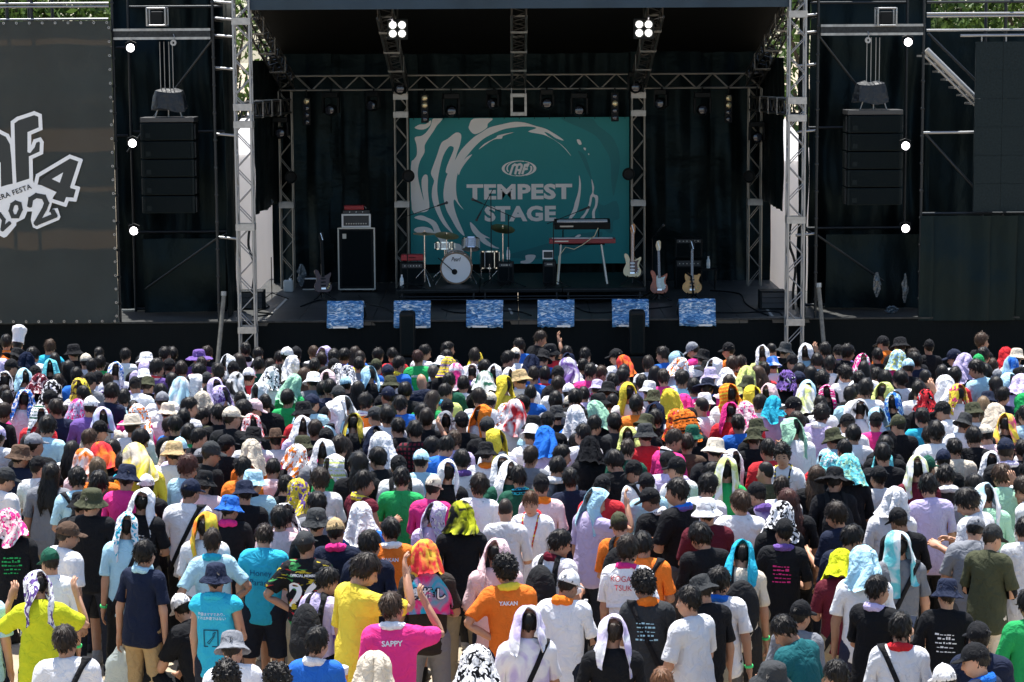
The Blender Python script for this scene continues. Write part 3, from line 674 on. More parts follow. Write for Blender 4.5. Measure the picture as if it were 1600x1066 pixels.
sheet('screen_lower_drape', X(1438, SY), X(1700, SY), DECK - .06, Z(337, SY, 1500), SY - .08, M_CURT2, 'black tarpaulin hanging below the led screen', 'drape', folds=.08, seed=52, crease=.02, vert=.5)
# clear plastic bags left at the foot of the screen side bay
M_BAG = mat('clear_plastic_bag', (.05, .07, .085), .12, spec=.9, bump=(25, 1.0)); 
for px, py, w, h, lab, sd_ in ((1370, 445, .16, .42, 'crumpled clear plastic hanging beside the black pole', 3), (1414, 450, .13, .5, 'long crumpled clear plastic hanging under the low lamp', 4), (1393, 493, .32, .13, 'crumpled clear plastic bag lying on the deck', 5)):
    r = random.Random(sd_); p = at_y(px, py, SY + .7); vv = []; nn = 12
    zb_ = DECK - .02 if 'deck' in lab else p.z - h / 2
    for j in range(7):
        for k in range(nn):
            a = 2 * math.pi * k / nn; rr = w / 2 * math.sin(math.pi * (j + .6) / 7.2) * r.uniform(.25, 1.05)
            vv.append((rr * math.cos(a), rr * .6 * math.sin(a), h * j / 6))
    f = [(j * nn + k, j * nn + (k + 1) % nn, (j + 1) * nn + (k + 1) % nn, (j + 1) * nn + k) for j in range(6) for k in range(nn)] + [tuple(range(nn))[::-1], tuple(range(6 * nn, 7 * nn))]
    ob = MB().add(vv, f).build('plastic_bag', M_BAG); ob.location = (p.x, SY + .7, zb_); tag(ob, lab, 'bag', 'clear plastic on the wing')

# leaning poles in front of the stage
for x0, y0, x1, y1, lab in ((350, 460, 341, 556, 'pale wooden pole leaning at the stage edge near the banner'), (1279, 447, 1287, 535, 'pale wooden pole leaning at the stage edge near the screen')):
    a = at_y(x0, y0, SY - .1); d = at_y(x1, y1, SY - .45); k = a.z / (a.z - d.z); foot = a.lerp(d, k)
    o = thing('leaning_pole', lab, 'pole', foot, 'leaning poles')
    MB().tube((0, 0, 0), a - foot, .036, 8).build('shaft', mat('grey_wood', (.15, .145, .125), .7, var=(15, .3)), o, smooth=True)
    MB().tube((a - foot) * .985, (a - foot) * 1.0 + Vector((0, 0, .05)), .05, 8).build('head_cap', M_PIPE, o)

# ------------------------------------------------------------------ tents and trees behind
for px0, px1, lab, sd_ in ((330, 428, 'white event tent standing behind the bass side of the stage', 1), (1196, 1275, 'white event tent standing behind the guitar side of the stage', 2)):
    Y = 45.6; x0, x1 = X(px0, Y), X(px1, Y); zt = Z(215 if sd_ == 1 else 230, Y)
    o = thing('event_tent', lab, 'tent', ((x0 + x1) / 2, Y, 0), 'white event tents')
    w = (x1 - x0) / 2
    sheet('front_wall', -w, w, 0, zt - .3, 0, M_TENT, None, None, folds=.03, seed=60 + sd_, parent=o)
    for s in (-1, 1): sheet('side_wall', s * w, s * (w - .01), 0, zt - .3, .02, M_TENT, None, None, folds=.03, seed=62 + sd_, y1=2.2, parent=o)
    MB().add([(-w - .05, -.05, zt - .3), (w + .05, -.05, zt - .3), (w + .05, 2.25, zt - .3), (-w - .05, 2.25, zt - .3), (0, 1.1, zt + .5)], [(0, 1, 4), (1, 2, 4), (2, 3, 4), (3, 0, 4)]).build('tent_roof', M_TENT, o)
    for s in (-1, 1):
        for yy in (.04, 2.16): rod('tent_pole', (s * (w - .04), yy, 0), (s * (w - .04), yy, zt - .31), .02, M_PIPE, o)
M_LEAF = mat('leaf_green', (.075, .13, .028), .55, spec=.3, var=(1.2, .55), transl=.35)
M_BARK = mat('bark', (.09, .07, .05), .9, bump=(12, 1))
def tree(x, y, h, w, label, seed, n=2600):
    r = np.random.default_rng(seed); o = thing('tree', label, 'tree', (x, y, 0), 'trees behind the stage')
    m = MB().tube((0, 0, 0), (.1, 0, h * .5), .20, 8, .12)
    for k in range(7):
        a = r.uniform(0, 6.28); b = r.uniform(.25, .5) * h
        m.tube((.05, 0, b), (math.cos(a) * w * .35, math.sin(a) * w * .35, b + h * .3), .07, 6, .02)
    m.build('trunk', M_BARK, o, smooth=True)
    cl = r.uniform(-1, 1, (26, 3)); cl /= np.maximum(1, np.linalg.norm(cl, axis=1))[:, None]
    ctr = cl * np.array([w * .42, w * .42, h * .34]) + np.array([0, 0, h * .62])
    idx = r.integers(0, 26, n); P0 = ctr[idx] + r.normal(0, 1, (n, 3)) * np.array([w * .11, w * .11, h * .07])
    P0[:, 2] = np.maximum(P0[:, 2], h * .2)
    d1 = r.normal(0, 1, (n, 3)); d1[:, 2] -= .5; d1 /= np.linalg.norm(d1, axis=1)[:, None]
    d2 = np.cross(d1, r.normal(0, 1, (n, 3))); d2 /= np.linalg.norm(d2, axis=1)[:, None]
    s = r.uniform(.07, .15, (n, 1))
    V = np.stack([P0 - d1 * s, P0 + d2 * s * .45, P0 + d1 * s, P0 - d2 * s * .45], 1).reshape(-1, 3)
    me = bpy.data.meshes.new('crown'); me.from_pydata(V.tolist(), [], np.arange(4 * n).reshape(-1, 4).tolist()); me.materials.append(M_LEAF)
    link(bpy.data.objects.new('crown', me), o)
k = 0
for px, y, h, w, lab in ((-60, 52, 9.5, 4.5, 'leafy green tree behind the outer end of the grey banner'), (40, 54, 10, 5, 'leafy green tree rising behind the middle of the grey banner'), (140, 51.5, 9, 4.5, 'leafy green tree behind the inner end of the grey banner'),
                         (262, 55, 9, 4.5, 'green tree hidden behind the banner side speaker bay'), (352, 52, 8.5, 3.6, 'green tree in the gap beside the banner side truss tower'),
                         (1262, 52, 8.5, 3.8, 'green tree in the gap beside the screen side truss tower'), (1360, 55, 9, 4.5, 'green tree behind the screen side speaker bay'),
                         (1470, 52, 9.5, 4.5, 'leafy green tree behind the inner end of the screen'), (1555, 54, 10, 5, 'leafy green tree rising behind the middle of the screen'), (1650, 51.5, 9, 5, 'leafy green tree behind the outer end of the screen'),
                         (-190, 53, 10, 5.5, 'broad green tree standing past the outer end of the grey banner'), (-330, 56, 10, 6, 'broad green tree standing well past the grey banner'), (1780, 53, 10, 5.5, 'broad green tree standing past the outer end of the screen'), (1930, 56, 10, 6, 'broad green tree standing well past the screen')):
    tree(X(px, y), y, h, w, lab, 100 + k, 5200 if px < 200 or px > 1400 else 3000); k += 1
# ------------------------------------------------------------------ things on the stage
def on_deck(px, py): return at_z(px, py, DECK)
# bass cabinet and amplifier heads
p = on_deck(558, 457); s = 84.0
o = thing('bass_cabinet', 'tall black bass speaker cabinet with silver edging', 'cabinet', p)
W_, H_ = .68, 1.20
MB().box((-W_ / 2, 0, .05), (W_ / 2, .42, H_)).build('cabinet_body', M_BLACK, o, bevel=.012)
MB().box((-W_ / 2 + .07, -.012, .12), (W_ / 2 - .07, -.001, H_ - .06)).build('grille', M_GRILLE, o)
M_EDGE = mat('pale_edging', (.50, .50, .46), .4, .4)
for nm, lo, hi in (('edging', (-W_ / 2 - .006, -.014, .05), (-W_ / 2 + .02, -.002, H_)), ('edging', (W_ / 2 - .02, -.014, .05), (W_ / 2 + .006, -.002, H_)),
                   ('edging', (-W_ / 2 + .021, -.014, H_ - .022), (W_ / 2 - .021, -.002, H_ + .004)), ('edging', (-W_ / 2 + .021, -.014, .046), (W_ / 2 - .021, -.002, .07))):
    MB().box(lo, hi).build(nm, M_EDGE, o)
MB().box((-W_ / 2 + .085, -.02, H_ - .2), (-W_ / 2 + .155, -.013, H_ - .11)).build('badge', M_EDGE, o)
for sx in (-1, 1):
    for yy in (.06, .36): MB().lathe([(.03, 0), (.035, .01), (.03, .049)], (sx * .28, yy, 0), 'z', 10).build('caster', M_BLACK, o)
a = thing('amplifier_head', 'black bass amplifier head with silver frame on the tall cabinet', 'amplifier', p + Vector((0, .04, H_ + .004)))
MB().box((-.27, 0, .0), (.27, .34, .25)).build('case', M_BLACK, a, bevel=.01)
m = MB()
for lo, hi in (((-.27, -.014, 0), (-.235, -.002, .25)), ((.235, -.014, 0), (.27, -.002, .25)), ((-.234, -.014, .218), (.234, -.002, .25)), ((-.234, -.014, 0), (.234, -.002, .03))): m.box(lo, hi)
m.build('frame', M_WHITE, a)
MB().box((-.23, -.006, .035), (.23, -.001, .21)).build('panel', M_GREY, a)
for i in range(9): MB().lathe([(0, -.03), (.013, -.03), (.013, -.006)], (-.18 + i * .045, 0, .07), 'y', 10).build('knob', M_EDGE, a)
a = thing('rack_unit', 'thin black rack unit on the amplifier head', 'rack unit', p + Vector((.0, .06, H_ + .256)))
MB().box((-.245, 0, 0), (.245, .28, .065)).build('chassis', M_BLACK, a, bevel=.006)
MB().box((-.245, -.008, .005), (.245, -.001, .06)).build('front_plate', M_GREY, a)
for sx in (-1, 0, 1): MB().lathe([(0, -.02), (.01, -.02), (.01, -.009)], (sx * .12, 0, .033), 'y', 8).build('knob', M_WHITE, a)
a = thing('red_amplifier', 'small red box lying on the rack unit', 'box', p + Vector((-.04, .08, H_ + .322)))
MB().box((-.18, 0, 0), (.18, .2, .085)).build('case', M_RED, a, bevel=.012)
MB().path([(.15, .03, .086), (.21, .0, .06), (.22, .0, .02)], .006).build('plug', M_PIPE, a)

# guitars
def outline(pts, n=4): return smoothpoly(pts, n)
STRAT = [(0, 0), (.09, -.005), (.145, .05), (.15, .12), (.115, .19), (.125, .25), (.15, .31), (.145, .355), (.10, .33), (.05, .305), (.03, .30), (-.03, .30), (-.05, .32), (-.085, .39), (-.135, .415), (-.15, .37), (-.125, .29), (-.12, .22), (-.16, .13), (-.155, .05), (-.09, .0)]
LP = [(0, 0), (.10, .005), (.165, .07), (.165, .15), (.12, .215), (.125, .27), (.15, .33), (.125, .35), (.08, .325), (.03, .33), (-.03, .335), (-.08, .37), (-.125, .34), (-.13, .28), (-.115, .215), (-.165, .15), (-.165, .07), (-.10, .005)]
def guitar(px, py, label, shape, body_m, guard_m, neck_m, head_m, tilt=.17, rz=0, mirror=1, s=1.0, bass=False, strap=False, z=None):
    p = on_deck(px, py) if z is None else at_z(px, py, z)
    st = thing('guitar_stand', 'small black floor stand holding the ' + label.split(',')[0], 'stand', p, 'guitar stands', rz)
    for sx in (-1, 1):
        MB().path([(sx * .02, .05, .12), (sx * .16, -.1, .02), (sx * .2, -.14, .012)], .011).build('leg', M_DARKPIPE, st)
        MB().path([(sx * .06, .02, .11), (sx * .075, -.12, .12), (sx * .075, -.14, .16)], .010).build('cradle', M_DARKPIPE, st)
    MB().path([(0, .05, .02), (0, .08, .12), (0, .22, .62)], .012).build('upright', M_DARKPIPE, st)
    MB().path([(0, .12, .12), (0, .30, .012)], .011).build('rear_leg', M_DARKPIPE, st)
    o = thing('electric_guitar', label, 'guitar', p + Vector((0, -.045, .135)), 'guitars on stands', rz); o.rotation_euler = (-tilt, 0, rz)
    pts = [(x * mirror * s, z_ * s) for x, z_ in outline(shape)]
    MB().prism(pts, -.02, .022).build('body', body_m, o, bevel=.004)
    if guard_m:
        g_ = [(.0, .08), (.06, .06), (.11, .1), (.09, .17), (.085, .24), (.11, .30), (.05, .28), (.0, .31), (-.045, .31), (-.05, .2), (-.04, .1)]
        MB().prism([(x * mirror * s, z_ * s) for x, z_ in outline(g_, 3)], -.025, -.0205).build('pickguard', guard_m, o)
    nl = .62 if not bass else .82
    MB().box((-.026, -.04, .27 * s), (.026, -.0255, .30 + nl * .74)).build('neck', neck_m, o)
    zt = .30 + nl * .74
    hd = [(-.028, zt), (.028, zt), (.042, zt + .05), (.045, zt + .16), (.02, zt + .185), (-.025, zt + .17), (-.05, zt + .10)]
    MB().prism(hd, -.036, -.018).build('headstock', head_m, o, bevel=.003)
    for i in range(6): MB().lathe([(0, -.046), (.008, -.046), (.008, -.0365)], (.018 - .006 * i + .0, 0, zt + .04 + .022 * i), 'y', 8).build('tuner', M_SILVER, o)
    for zz in (.12, .18, .24):
        MB().cbox((0, -.029, zz * s), (.085, .007, .022)).build('pickup', M_WHITE if guard_m else M_BLACK, o, bevel=.002)
    MB().cbox((0, -.03, .065 * s), (.08, .012, .03)).build('bridge', M_SILVER, o)
    for kx, kz in ((.085, .07), (.11, .10), (.12, .14)): MB().lathe([(0, -.04), (.012, -.04), (.014, -.0255)], (kx * mirror * s * .9, 0, kz * s), 'y', 10).build('knob', M_GOLD if not guard_m else M_WHITE, o)
    mm = MB()
    for i in range(0 if bass else 6): mm.tube((-.018 + .0072 * i, -.044, .07 * s), (-.016 + .0064 * i, -.044, zt + .03), .0007, 4)
    if not bass: mm.build('strings', M_SILVER, o)
    if strap:
        MB().path([(-.1 * mirror, -.03, .36), (-.02, -.055, .30), (.01, -.06, .12), (.02, -.05, -.02), (0, .0, -.05)], .02).build('strap', M_BLACK, o)
M_CREAMG = mat('cream_lacquer', (.72, .60, .36), .25)
M_BURST = mat('sunburst_lacquer', (.42, .10, .035), .2, var=(6, .5))
M_LPT = mat('amber_flame_top', (.72, .36, .09), .22, var=(10, .25))
M_BROWNP = mat('brown_pickguard', (.10, .035, .02), .3)
M_MINTP = mat('mint_pickguard', (.66, .74, .66), .35)
M_ROSE = mat('rosewood', (.06, .03, .02), .5)
ry0 = at_z(800, 477, DECK).y; RISER_T = at_y(800, 451, ry0).z; RISER_H = RISER_T - DECK
guitar(988, 444, 'cream electric guitar with brown pickguard and orange headstock, on the riser end', STRAT, M_CREAMG, M_BROWNP, M_WOOD, M_WOOD, rz=-.12, mirror=1, z=RISER_T)
guitar(1030, 470, 'sunburst electric guitar with white pickguard and maple headstock', STRAT, M_BURST, M_MINTP, M_ROSE, mat('pale_maple', (.75, .60, .36), .4), rz=.1)
guitar(1081, 470, 'amber single cutaway electric guitar with black strap', LP, M_LPT, None, M_ROSE, M_BLACK, rz=-.08, strap=True)
guitar(506, 468, 'dark red bass guitar leaning beside the tall bass cabinet', STRAT, mat('dark_red_lacquer', (.05, .008, .008), .25), None, M_BLACK, M_BLACK, rz=.25, bass=True)

# drum riser
ry1 = BY - .35
rx0, rx1 = X(617, ry0), X(1009, ry0)
o = thing('drum_riser', 'low black rolling riser of three decks carrying drums and keyboards', 'riser', ((rx0 + rx1) / 2, ry0, DECK))
rw_ = (rx1 - rx0) / 3
for i in range(3):
    xa = -(rx1 - rx0) / 2 + i * rw_
    c = MB().box((xa + .006, 0, RISER_H - .07), (xa + rw_ - .006, ry1 - ry0, RISER_H)).build('riser_deck', M_BLACK, o, bevel=.006)
    MB().box((xa + .006, -.012, RISER_H - .03), (xa + rw_ - .006, -.001, RISER_H - .012)).build('edge_rail', M_DARKPIPE, c)
    for xx in (xa + .1, xa + rw_ - .1):
        for yy in (.06, ry1 - ry0 - .1):
            MB().lathe([(0, -.02), (.045, -.02), (.045, .02), (0, .02)], (xx, yy, .045), 'x', 14).build('wheel', M_GREY, o)
            rod('leg', (xx, yy, .06), (xx, yy, RISER_H - .071), .022, M_DARKPIPE, o)
    rod('cross_rail', (xa + .1, .06, .1), (xa + rw_ - .1, .06, .1), .016, M_DARKPIPE, o)
rod('front_beam', (-(rx1 - rx0) / 2 + .05, .03, RISER_H * .52), ((rx1 - rx0) / 2 - .05, .03, RISER_H * .52), .014, M_DARKPIPE, o)
def on_riser(px, py): return at_z(px, py, RISER_T)

# drum kit
M_SHELL = mat('silver_sparkle_shell', (.55, .56, .58), .3, .6, var=(90, .35))
M_SKIN = mat('drum_head', (.78, .78, .78), .5)
p = on_riser(713, 444)
o = thing('bass_drum', 'bass drum with white front head and round port', 'drum', p, 'drum kit')
r = .275
MB().lathe([(r - .01, 0), (r, .0), (r, .4), (r - .01, .4)], (0, 0, r + .01), 'y', 40).build('shell', M_SHELL, o, smooth=True)
for yy in (-.02, .39): MB().lathe([(r - .012, yy), (r + .012, yy), (r + .012, yy + .03), (r - .012, yy + .03), (r - .012, yy)], (0, 0, r + .01), 'y', 40).build('hoop', mat('walnut_hoop', (.20, .12, .07), .35), o, smooth=True)
MB().lathe([(0, 0), (r - .015, 0)], (0, -.008, r + .01), 'y', 40).build('front_head', M_SKIN, o)
MB().lathe([(.052, 0), (.068, 0), (.068, .008), (.052, .008)], (-.03, -.018, r - .055), 'y', 24).build('port_ring', M_WHITE, o)
MB().lathe([(0, 0), (.051, 0)], (-.03, -.012, r - .055), 'y', 24).build('port', M_BLACK, o)
lettering('Pearl', .0, r * 1.55 + .02, .17, .075, M_BLACK, o, y=-.013, bold=.012, shear=.35)
for k in range(8):
    a_ = k * math.pi / 4 + .2
    MB().cbox((math.cos(a_) * (r + .012), .02, r + .01 + math.sin(a_) * (r + .012)), (.024, .06, .024)).build('claw', M_SILVER, o)
for sx in (-1, 1): rod('spur', (sx * r * .9, .1, r * .7), (sx * (r + .1), -.08, 0), .011, M_SILVER, o)
rod('mic_boom', (-.32, -.1, .48), (-.04, -.03, r - .05), .008, M_BLACK, o)
def drum(px, py, zc, rad, dep, label, legs=True, tilt=0.0, rz=0, Yoff=0, mm=None):
    p = on_riser(px, py) + Vector((0, Yoff, 0)); o = thing('drum', label, 'drum', p, 'drum kit')
    prof = [(rad - .006, 0), (rad, 0), (rad, dep), (rad - .006, dep)]
    e = bpy.data.objects
    m = MB().lathe(prof, (0, 0, 0), 'z', 28)
    def tilted(mb): mb.v = [tuple(Matrix.Rotation(tilt, 3, 'X') @ Vector(v) + Vector((0, 0, zc))) for v in mb.v]; return mb
    tilted(m).build('shell', mm or M_SHELL, o, smooth=True)
    tilted(MB().lathe([(0, dep - .004), (rad, dep - .004)], (0, 0, 0), 'z', 28)).build('batter_head', M_SKIN, o)
    for zz in (0, dep - .02): tilted(MB().lathe([(rad, zz), (rad + .01, zz), (rad + .01, zz + .022), (rad, zz + .022)], (0, 0, 0), 'z', 28)).build('rim', M_SILVER, o, smooth=True)
    for k in range(6):
        a_ = k * math.pi / 3; tilted(MB().tube((math.cos(a_) * (rad + .012), math.sin(a_) * (rad + .012), .02), (math.cos(a_) * (rad + .012), math.sin(a_) * (rad + .012), dep - .02), .007, 6)).build('tension_rod', M_SILVER, o)
    if legs:
        for k in range(3):
            a_ = k * 2.1 + .5; rod('leg', (math.cos(a_) * (rad + .02), math.sin(a_) * (rad + .02), 0), (math.cos(a_) * (rad + .02), math.sin(a_) * (rad + .02), zc + .1), .009, M_SILVER, o)
    else:
        rod('mount_post', (0, .03, 0), (0, .03, zc + .05), .012, M_SILVER, o)
        for k in range(3):
            a_ = k * 2.1 + .5; rod('leg', (0, .03, .2), (math.cos(a_) * .25, .03 + math.sin(a_) * .25, 0), .008, M_SILVER, o)
drum(736, 439, .56, .15, .20, 'silver rack tom mounted over the bass drum', False, -.35, Yoff=.12)
drum(765, 441, .2, .16, .32, 'dark floor tom standing beside the bass drum', True, -.06, Yoff=.5, mm=M_BLACK)
drum(694, 439, .52, .17, .14, 'silver snare drum behind the bass drum', False, -.1, Yoff=.55)
def cymbal(px, py, zc, rad, label, lean=.15, Yoff=0):
    p = on_riser(px, py) + Vector((0, Yoff, 0)); o = thing('cymbal_stand', label, 'cymbal', p, 'drum kit')
    mb = MB().lathe([(0, .035), (.03, .03), (.04, .015), (rad * .7, .006), (rad, 0), (rad, -.002), (.04, .010), (0, .028)], (0, 0, 0), 'z', 32)
    mb.v = [tuple(Matrix.Rotation(lean, 3, 'X') @ Matrix.Rotation(lean * .5, 3, 'Y') @ Vector(v) + Vector((0, 0, zc))) for v in mb.v]
    mb.build('cymbal_plate', M_GOLD, o, smooth=True)
    rod('post', (0, 0, .3), (0, 0, zc + .06), .010, M_SILVER, o); rod('base_tube', (0, 0, .06), (0, 0, .5), .015, M_SILVER, o)
    for k in range(3):
        a_ = k * 2.1 + .9; rod('leg', (0, 0, .30), (math.cos(a_) * .28, math.sin(a_) * .28, .0), .009, M_SILVER, o)
cymbal(664, 446, .92, .20, 'hi hat cymbals on a chrome stand at the drum kit edge', .05)
cymbal(698, 441, .82, .22, 'large dark crash cymbal tilted over the snare', .22, .25)
cymbal(786, 443, .95, .22, 'ride cymbal tilted beside the floor tom', .3, .4)

# microphone stands
def mic_stand(px, py, top, boom_to, label, base=None):
    p = (on_riser if base is None else on_deck)(px, py); o = thing('microphone_stand', label, 'stand', p, 'microphone stands')
    zt = at_y(px, top, p.y).z - p.z
    rod('pole', (0, 0, .02), (0, 0, zt), .009, M_BLACK, o)
    for k in range(3):
        a_ = k * 2.1; rod('leg', (0, 0, .12), (math.cos(a_) * .3, math.sin(a_) * .3, .008), .009, M_BLACK, o)
    if boom_to:
        e = at_y(boom_to[0], boom_to[1], p.y - .1) - p; a0 = Vector((0, 0, zt)); d = (e - a0)
        rod('boom', a0 - d * .25, e, .007, M_BLACK, o)
        MB().tube(e, e + d.normalized() * .16, .014, 10, .018).build('microphone', M_DARKPIPE, o)
        MB().lathe([(0, -.03), (.022, -.015), (.026, 0), (.022, .015), (0, .03)], e + d.normalized() * .18, 'z', 12).build('mic_head', M_GREY, o, smooth=True)
mic_stand(637, 452, 338, (683, 322), 'thin boom microphone stand reaching over the cymbals')
mic_stand(768, 446, 302, (752, 330), 'tall thin overhead microphone stand behind the floor tom')
mic_stand(795, 449, 336, (753, 318), 'straight microphone stand with boom in front of the lettering')
mic_stand(865, 449, 346, (905, 330), 'microphone stand with boom rising beside the keyboards')
mic_stand(1019, 466, 372, (1028, 362), 'tilted black microphone stand behind the sunburst guitar', 1)
mic_stand(425, 468, 402, None, 'short black microphone stand by the truss tower', 1)

# keyboards
p = on_riser(910, 443)
o = thing('keyboard_stand', 'silver legged two tier keyboard stand', 'stand', p)
MB().path([(-.44, -.12, 0), (-.38, 0, .70)], .016).build('leg', M_EDGE, o); MB().path([(-.44, .30, 0), (-.38, .18, .70)], .016).build('leg', M_EDGE, o)
MB().path([(.44, -.12, 0), (.34, 0, .70)], .016).build('leg', M_EDGE, o); MB().path([(.44, .30, 0), (.34, .18, .70)], .016).build('leg', M_EDGE, o)
for yy in (0, .18): rod('cross_bar', (-.42, yy, .70), (.40, yy, .70), .014, M_BLACK, o)
for sx in (-.34, .30): MB().path([(sx, .18, .70), (sx, .26, .93), (sx, .04, .95)], .012).build('upper_arm', M_BLACK, o)
def keyboard(z, w, d, h, m_, label, keys, y, tilt=0):
    k_ = thing('keyboard', label, 'keyboard', p + Vector((0, y, z)), 'stacked keyboards'); k_.rotation_euler = (tilt, 0, 0)
    MB().box((-w / 2, 0, 0), (w / 2, d, h)).build('case', m_, k_, bevel=.01)
    n = keys; kw = (w - .1) / n
    for i in range(n): MB().box((-w / 2 + .05 + i * kw + .001, .17 * d, h + .001), (-w / 2 + .05 + (i + 1) * kw - .001, .17 * d + .14, h + .012)).build('key', M_WHITE, k_)
    MB().box((-w / 2 + .1, -.004, h * .4), (-w / 2 + .34, -.001, h * .62)).build('nameplate', M_EDGE, k_)
    return k_
keyboard(.718, 1.18, .3, .085, mat('dark_red_panel', (.20, .012, .02), .4), 'red stage keyboard on the lower tier of the stand', 36, -.06)
keyboard(.965, 1.00, .32, .12, M_BLACK, 'black synthesizer on the upper tier of the stand', 30, -.02, .2)
M_CABLE = mat('pale_cable', (.6, .55, .35), .5)
ob = MB().path([p + Vector(v) for v in ((.28, -.09, 1.0), (.22, -.10, .86), (.0, -.10, .70), (-.15, -.10, .62), (-.3, -.1, .66), (-.42, -.1, .5), (-.46, -.12, .01))], .007).build('audio_cable', M_CABLE); tag(ob, 'pale cable looping from the synthesizer to the riser', 'cable')
def small_amp(p, w, h, d, label, face=M_GRILLE, top=None, group='small amplifiers'):
    o = thing('combo_amplifier', label, 'amplifier', p, group)
    MB().box((-w / 2, 0, 0), (w / 2, d, h)).build('case', M_BLACK, o, bevel=.012)
    MB().box((-w / 2 + .03, -.01, .03), (w / 2 - .03, -.001, h * .74)).build('grille', face, o)
    MB().box((-w / 2 + .03, -.008, h * .78), (w / 2 - .03, -.001, h - .02)).build('control_panel', M_GREY, o)
    for i in range(6): MB().lathe([(0, -.024), (.011, -.024), (.011, -.009)], (-w / 2 + .08 + i * (w - .16) / 5, 0, h * .87), 'y', 8).build('knob', M_EDGE, o)
    MB().path([(-.1, d / 2, h), (-.08, d / 2, h + .03), (.08, d / 2, h + .03), (.1, d / 2, h)], .008).build('handle', M_BLACK, o)
pa_ = on_riser(643, 449) + Vector((0, .35, 0))
small_amp(pa_, .42, .40, .3, 'black amplifier under a red case beside the hi hat')
rc = thing('red_case', 'small red case lying on the black amplifier', 'case', pa_ + Vector((0, .05, .432)))
MB().box((-.2, 0, 0), (.2, .2, .11)).build('shell', M_RED, rc, bevel=.015); MB().path([(-.06, -.005, .06), (-.05, -.03, .06), (.05, -.03, .06), (.06, -.005, .06)], .006).build('handle', M_BLACK, rc)
small_amp(on_riser(859, 445) + Vector((0, .2, 0)), .24, .40, .25, 'narrow black monitor speaker beside the keyboard stand')
mo = thing('tablet_screen', 'small white framed screen on the narrow monitor', 'screen', on_riser(857, 445) + Vector((0, .26, .432)))
MB().box((-.1, 0, 0), (.1, .02, .16)).build('frame', M_WHITE, mo, bevel=.005); MB().box((-.08, -.005, .025), (.08, -.001, .135)).build('display', M_INKD, mo)
for px, lab in ((790, 'black equipment box behind the floor tom'),):
    small_amp(on_riser(px, 446) + Vector((0, .55, 0)), .3, .36, .28, lab)
pg_ = on_deck(1076, 452)
small_amp(pg_, .5, .55, .28, 'lower black guitar amplifier behind the amber guitar')
small_amp(pg_ + Vector((0, 0, .585)), .5, .36, .26, 'upper black guitar amplifier behind the amber guitar')
for k, (px, py, z, lab) in enumerate(((628, 449, RISER_T, 'clear water bottle on the riser corner by the red case'), (794, 410, 0, 'clear water bottle on the box behind the floor tom'), (1107, 440, DECK, 'white labelled bottle beside the amber guitar'))):
    b = on_riser(px, py) if k == 0 else (on_riser(790, 446) + Vector((.05, .66, .40)) if k == 1 else pg_ + Vector((.36, -.05, .0)))
    o = thing('bottle', lab, 'bottle', b, 'water bottles')
    if k == 2:
        st_ = thing('drink_stool', 'small black stool carrying the white labelled bottle', 'stool', b); MB().box((-.16, -.12, .36), (.16, .14, .39)).build('seat', M_BLACK, st_)
        for sx in (-1, 1):
            for sy in (-1, 1): rod('leg', (sx * .12, sy * .09, 0), (sx * .14, sy * .1, .359), .01, M_BLACK, st_)
        o.location.z += .392
    M_PET = mat('clear_bottle', (.6, .68, .72), .1, spec=.8)
    MB().lathe([(0, 0), (.032, .003), (.033, .15), (.015, .19), (.013, .205)], (0, 0, 0), 'z', 14).build('bottle_body', M_PET, o, smooth=True)
    MB().lathe([(.0335, .05), (.0345, .052), (.0345, .11), (.0335, .112)], (0, 0, 0), 'z', 14).build('label_band', M_WHITE, o)
    MB().lathe([(.016, .2), (.016, .225), (0, .226)], (0, 0, 0), 'z', 12).build('cap', M_WHITE, o)

# monitor wedges wrapped in wave printed sheets
def wave_mat():
    m = bpy.data.materials.new('wave_printed_sheet'); m.use_nodes = True; t = m.node_tree; b = t.nodes['Principled BSDF']
    tc = t.nodes.new('ShaderNodeTexCoord'); n = t.nodes.new('ShaderNodeTexNoise'); n.inputs['Scale'].default_value = 7; n.inputs['Detail'].default_value = 11; n.inputs['Distortion'].default_value = 2.6; n.inputs['Roughness'].default_value = .66
    oi = t.nodes.new('ShaderNodeObjectInfo'); ad = t.nodes.new('ShaderNodeVectorMath'); ad.operation = 'ADD'
    mp = t.nodes.new('ShaderNodeMapping'); mp.inputs['Scale'].default_value = (.7, 1, 2.2)
    t.links.new(tc.outputs['Object'], mp.inputs['Vector']); t.links.new(mp.outputs[0], ad.inputs[0]); t.links.new(oi.outputs['Random'], ad.inputs[1])
    sc_ = t.nodes.new('ShaderNodeVectorMath'); sc_.operation = 'SCALE'; sc_.inputs['Scale'].default_value = 40; t.links.new(oi.outputs['Random'], sc_.inputs[0]); t.links.new(sc_.outputs[0], ad.inputs[1])
    t.links.new(ad.outputs[0], n.inputs['Vector'])
    rp = t.nodes.new('ShaderNodeValToRGB'); e = rp.color_ramp.elements
    e[0].position = .37; e[0].color = (.012, .05, .12, 1); e[1].position = .48; e[1].color = (.035, .16, .40, 1)
    for po, co in ((.54, (.10, .30, .55, 1)), (.58, (.50, .58, .66, 1)), (.63, (.78, .80, .82, 1))): k = e.new(po); k.color = co
    t.links.new(n.outputs['Fac'], rp.inputs['Fac']); t.links.new(rp.outputs[0], b.inputs['Base Color']); b.inputs['Roughness'].default_value = .35
    bp = t.nodes.new('ShaderNodeBump'); bp.inputs['Strength'].default_value = .5; n3 = t.nodes.new('ShaderNodeTexNoise'); n3.inputs['Scale'].default_value = 9; t.links.new(n3.outputs['Fac'], bp.inputs['Height']); t.links.new(bp.outputs[0], b.inputs['Normal'])
    return m
M_WAVE = wave_mat()
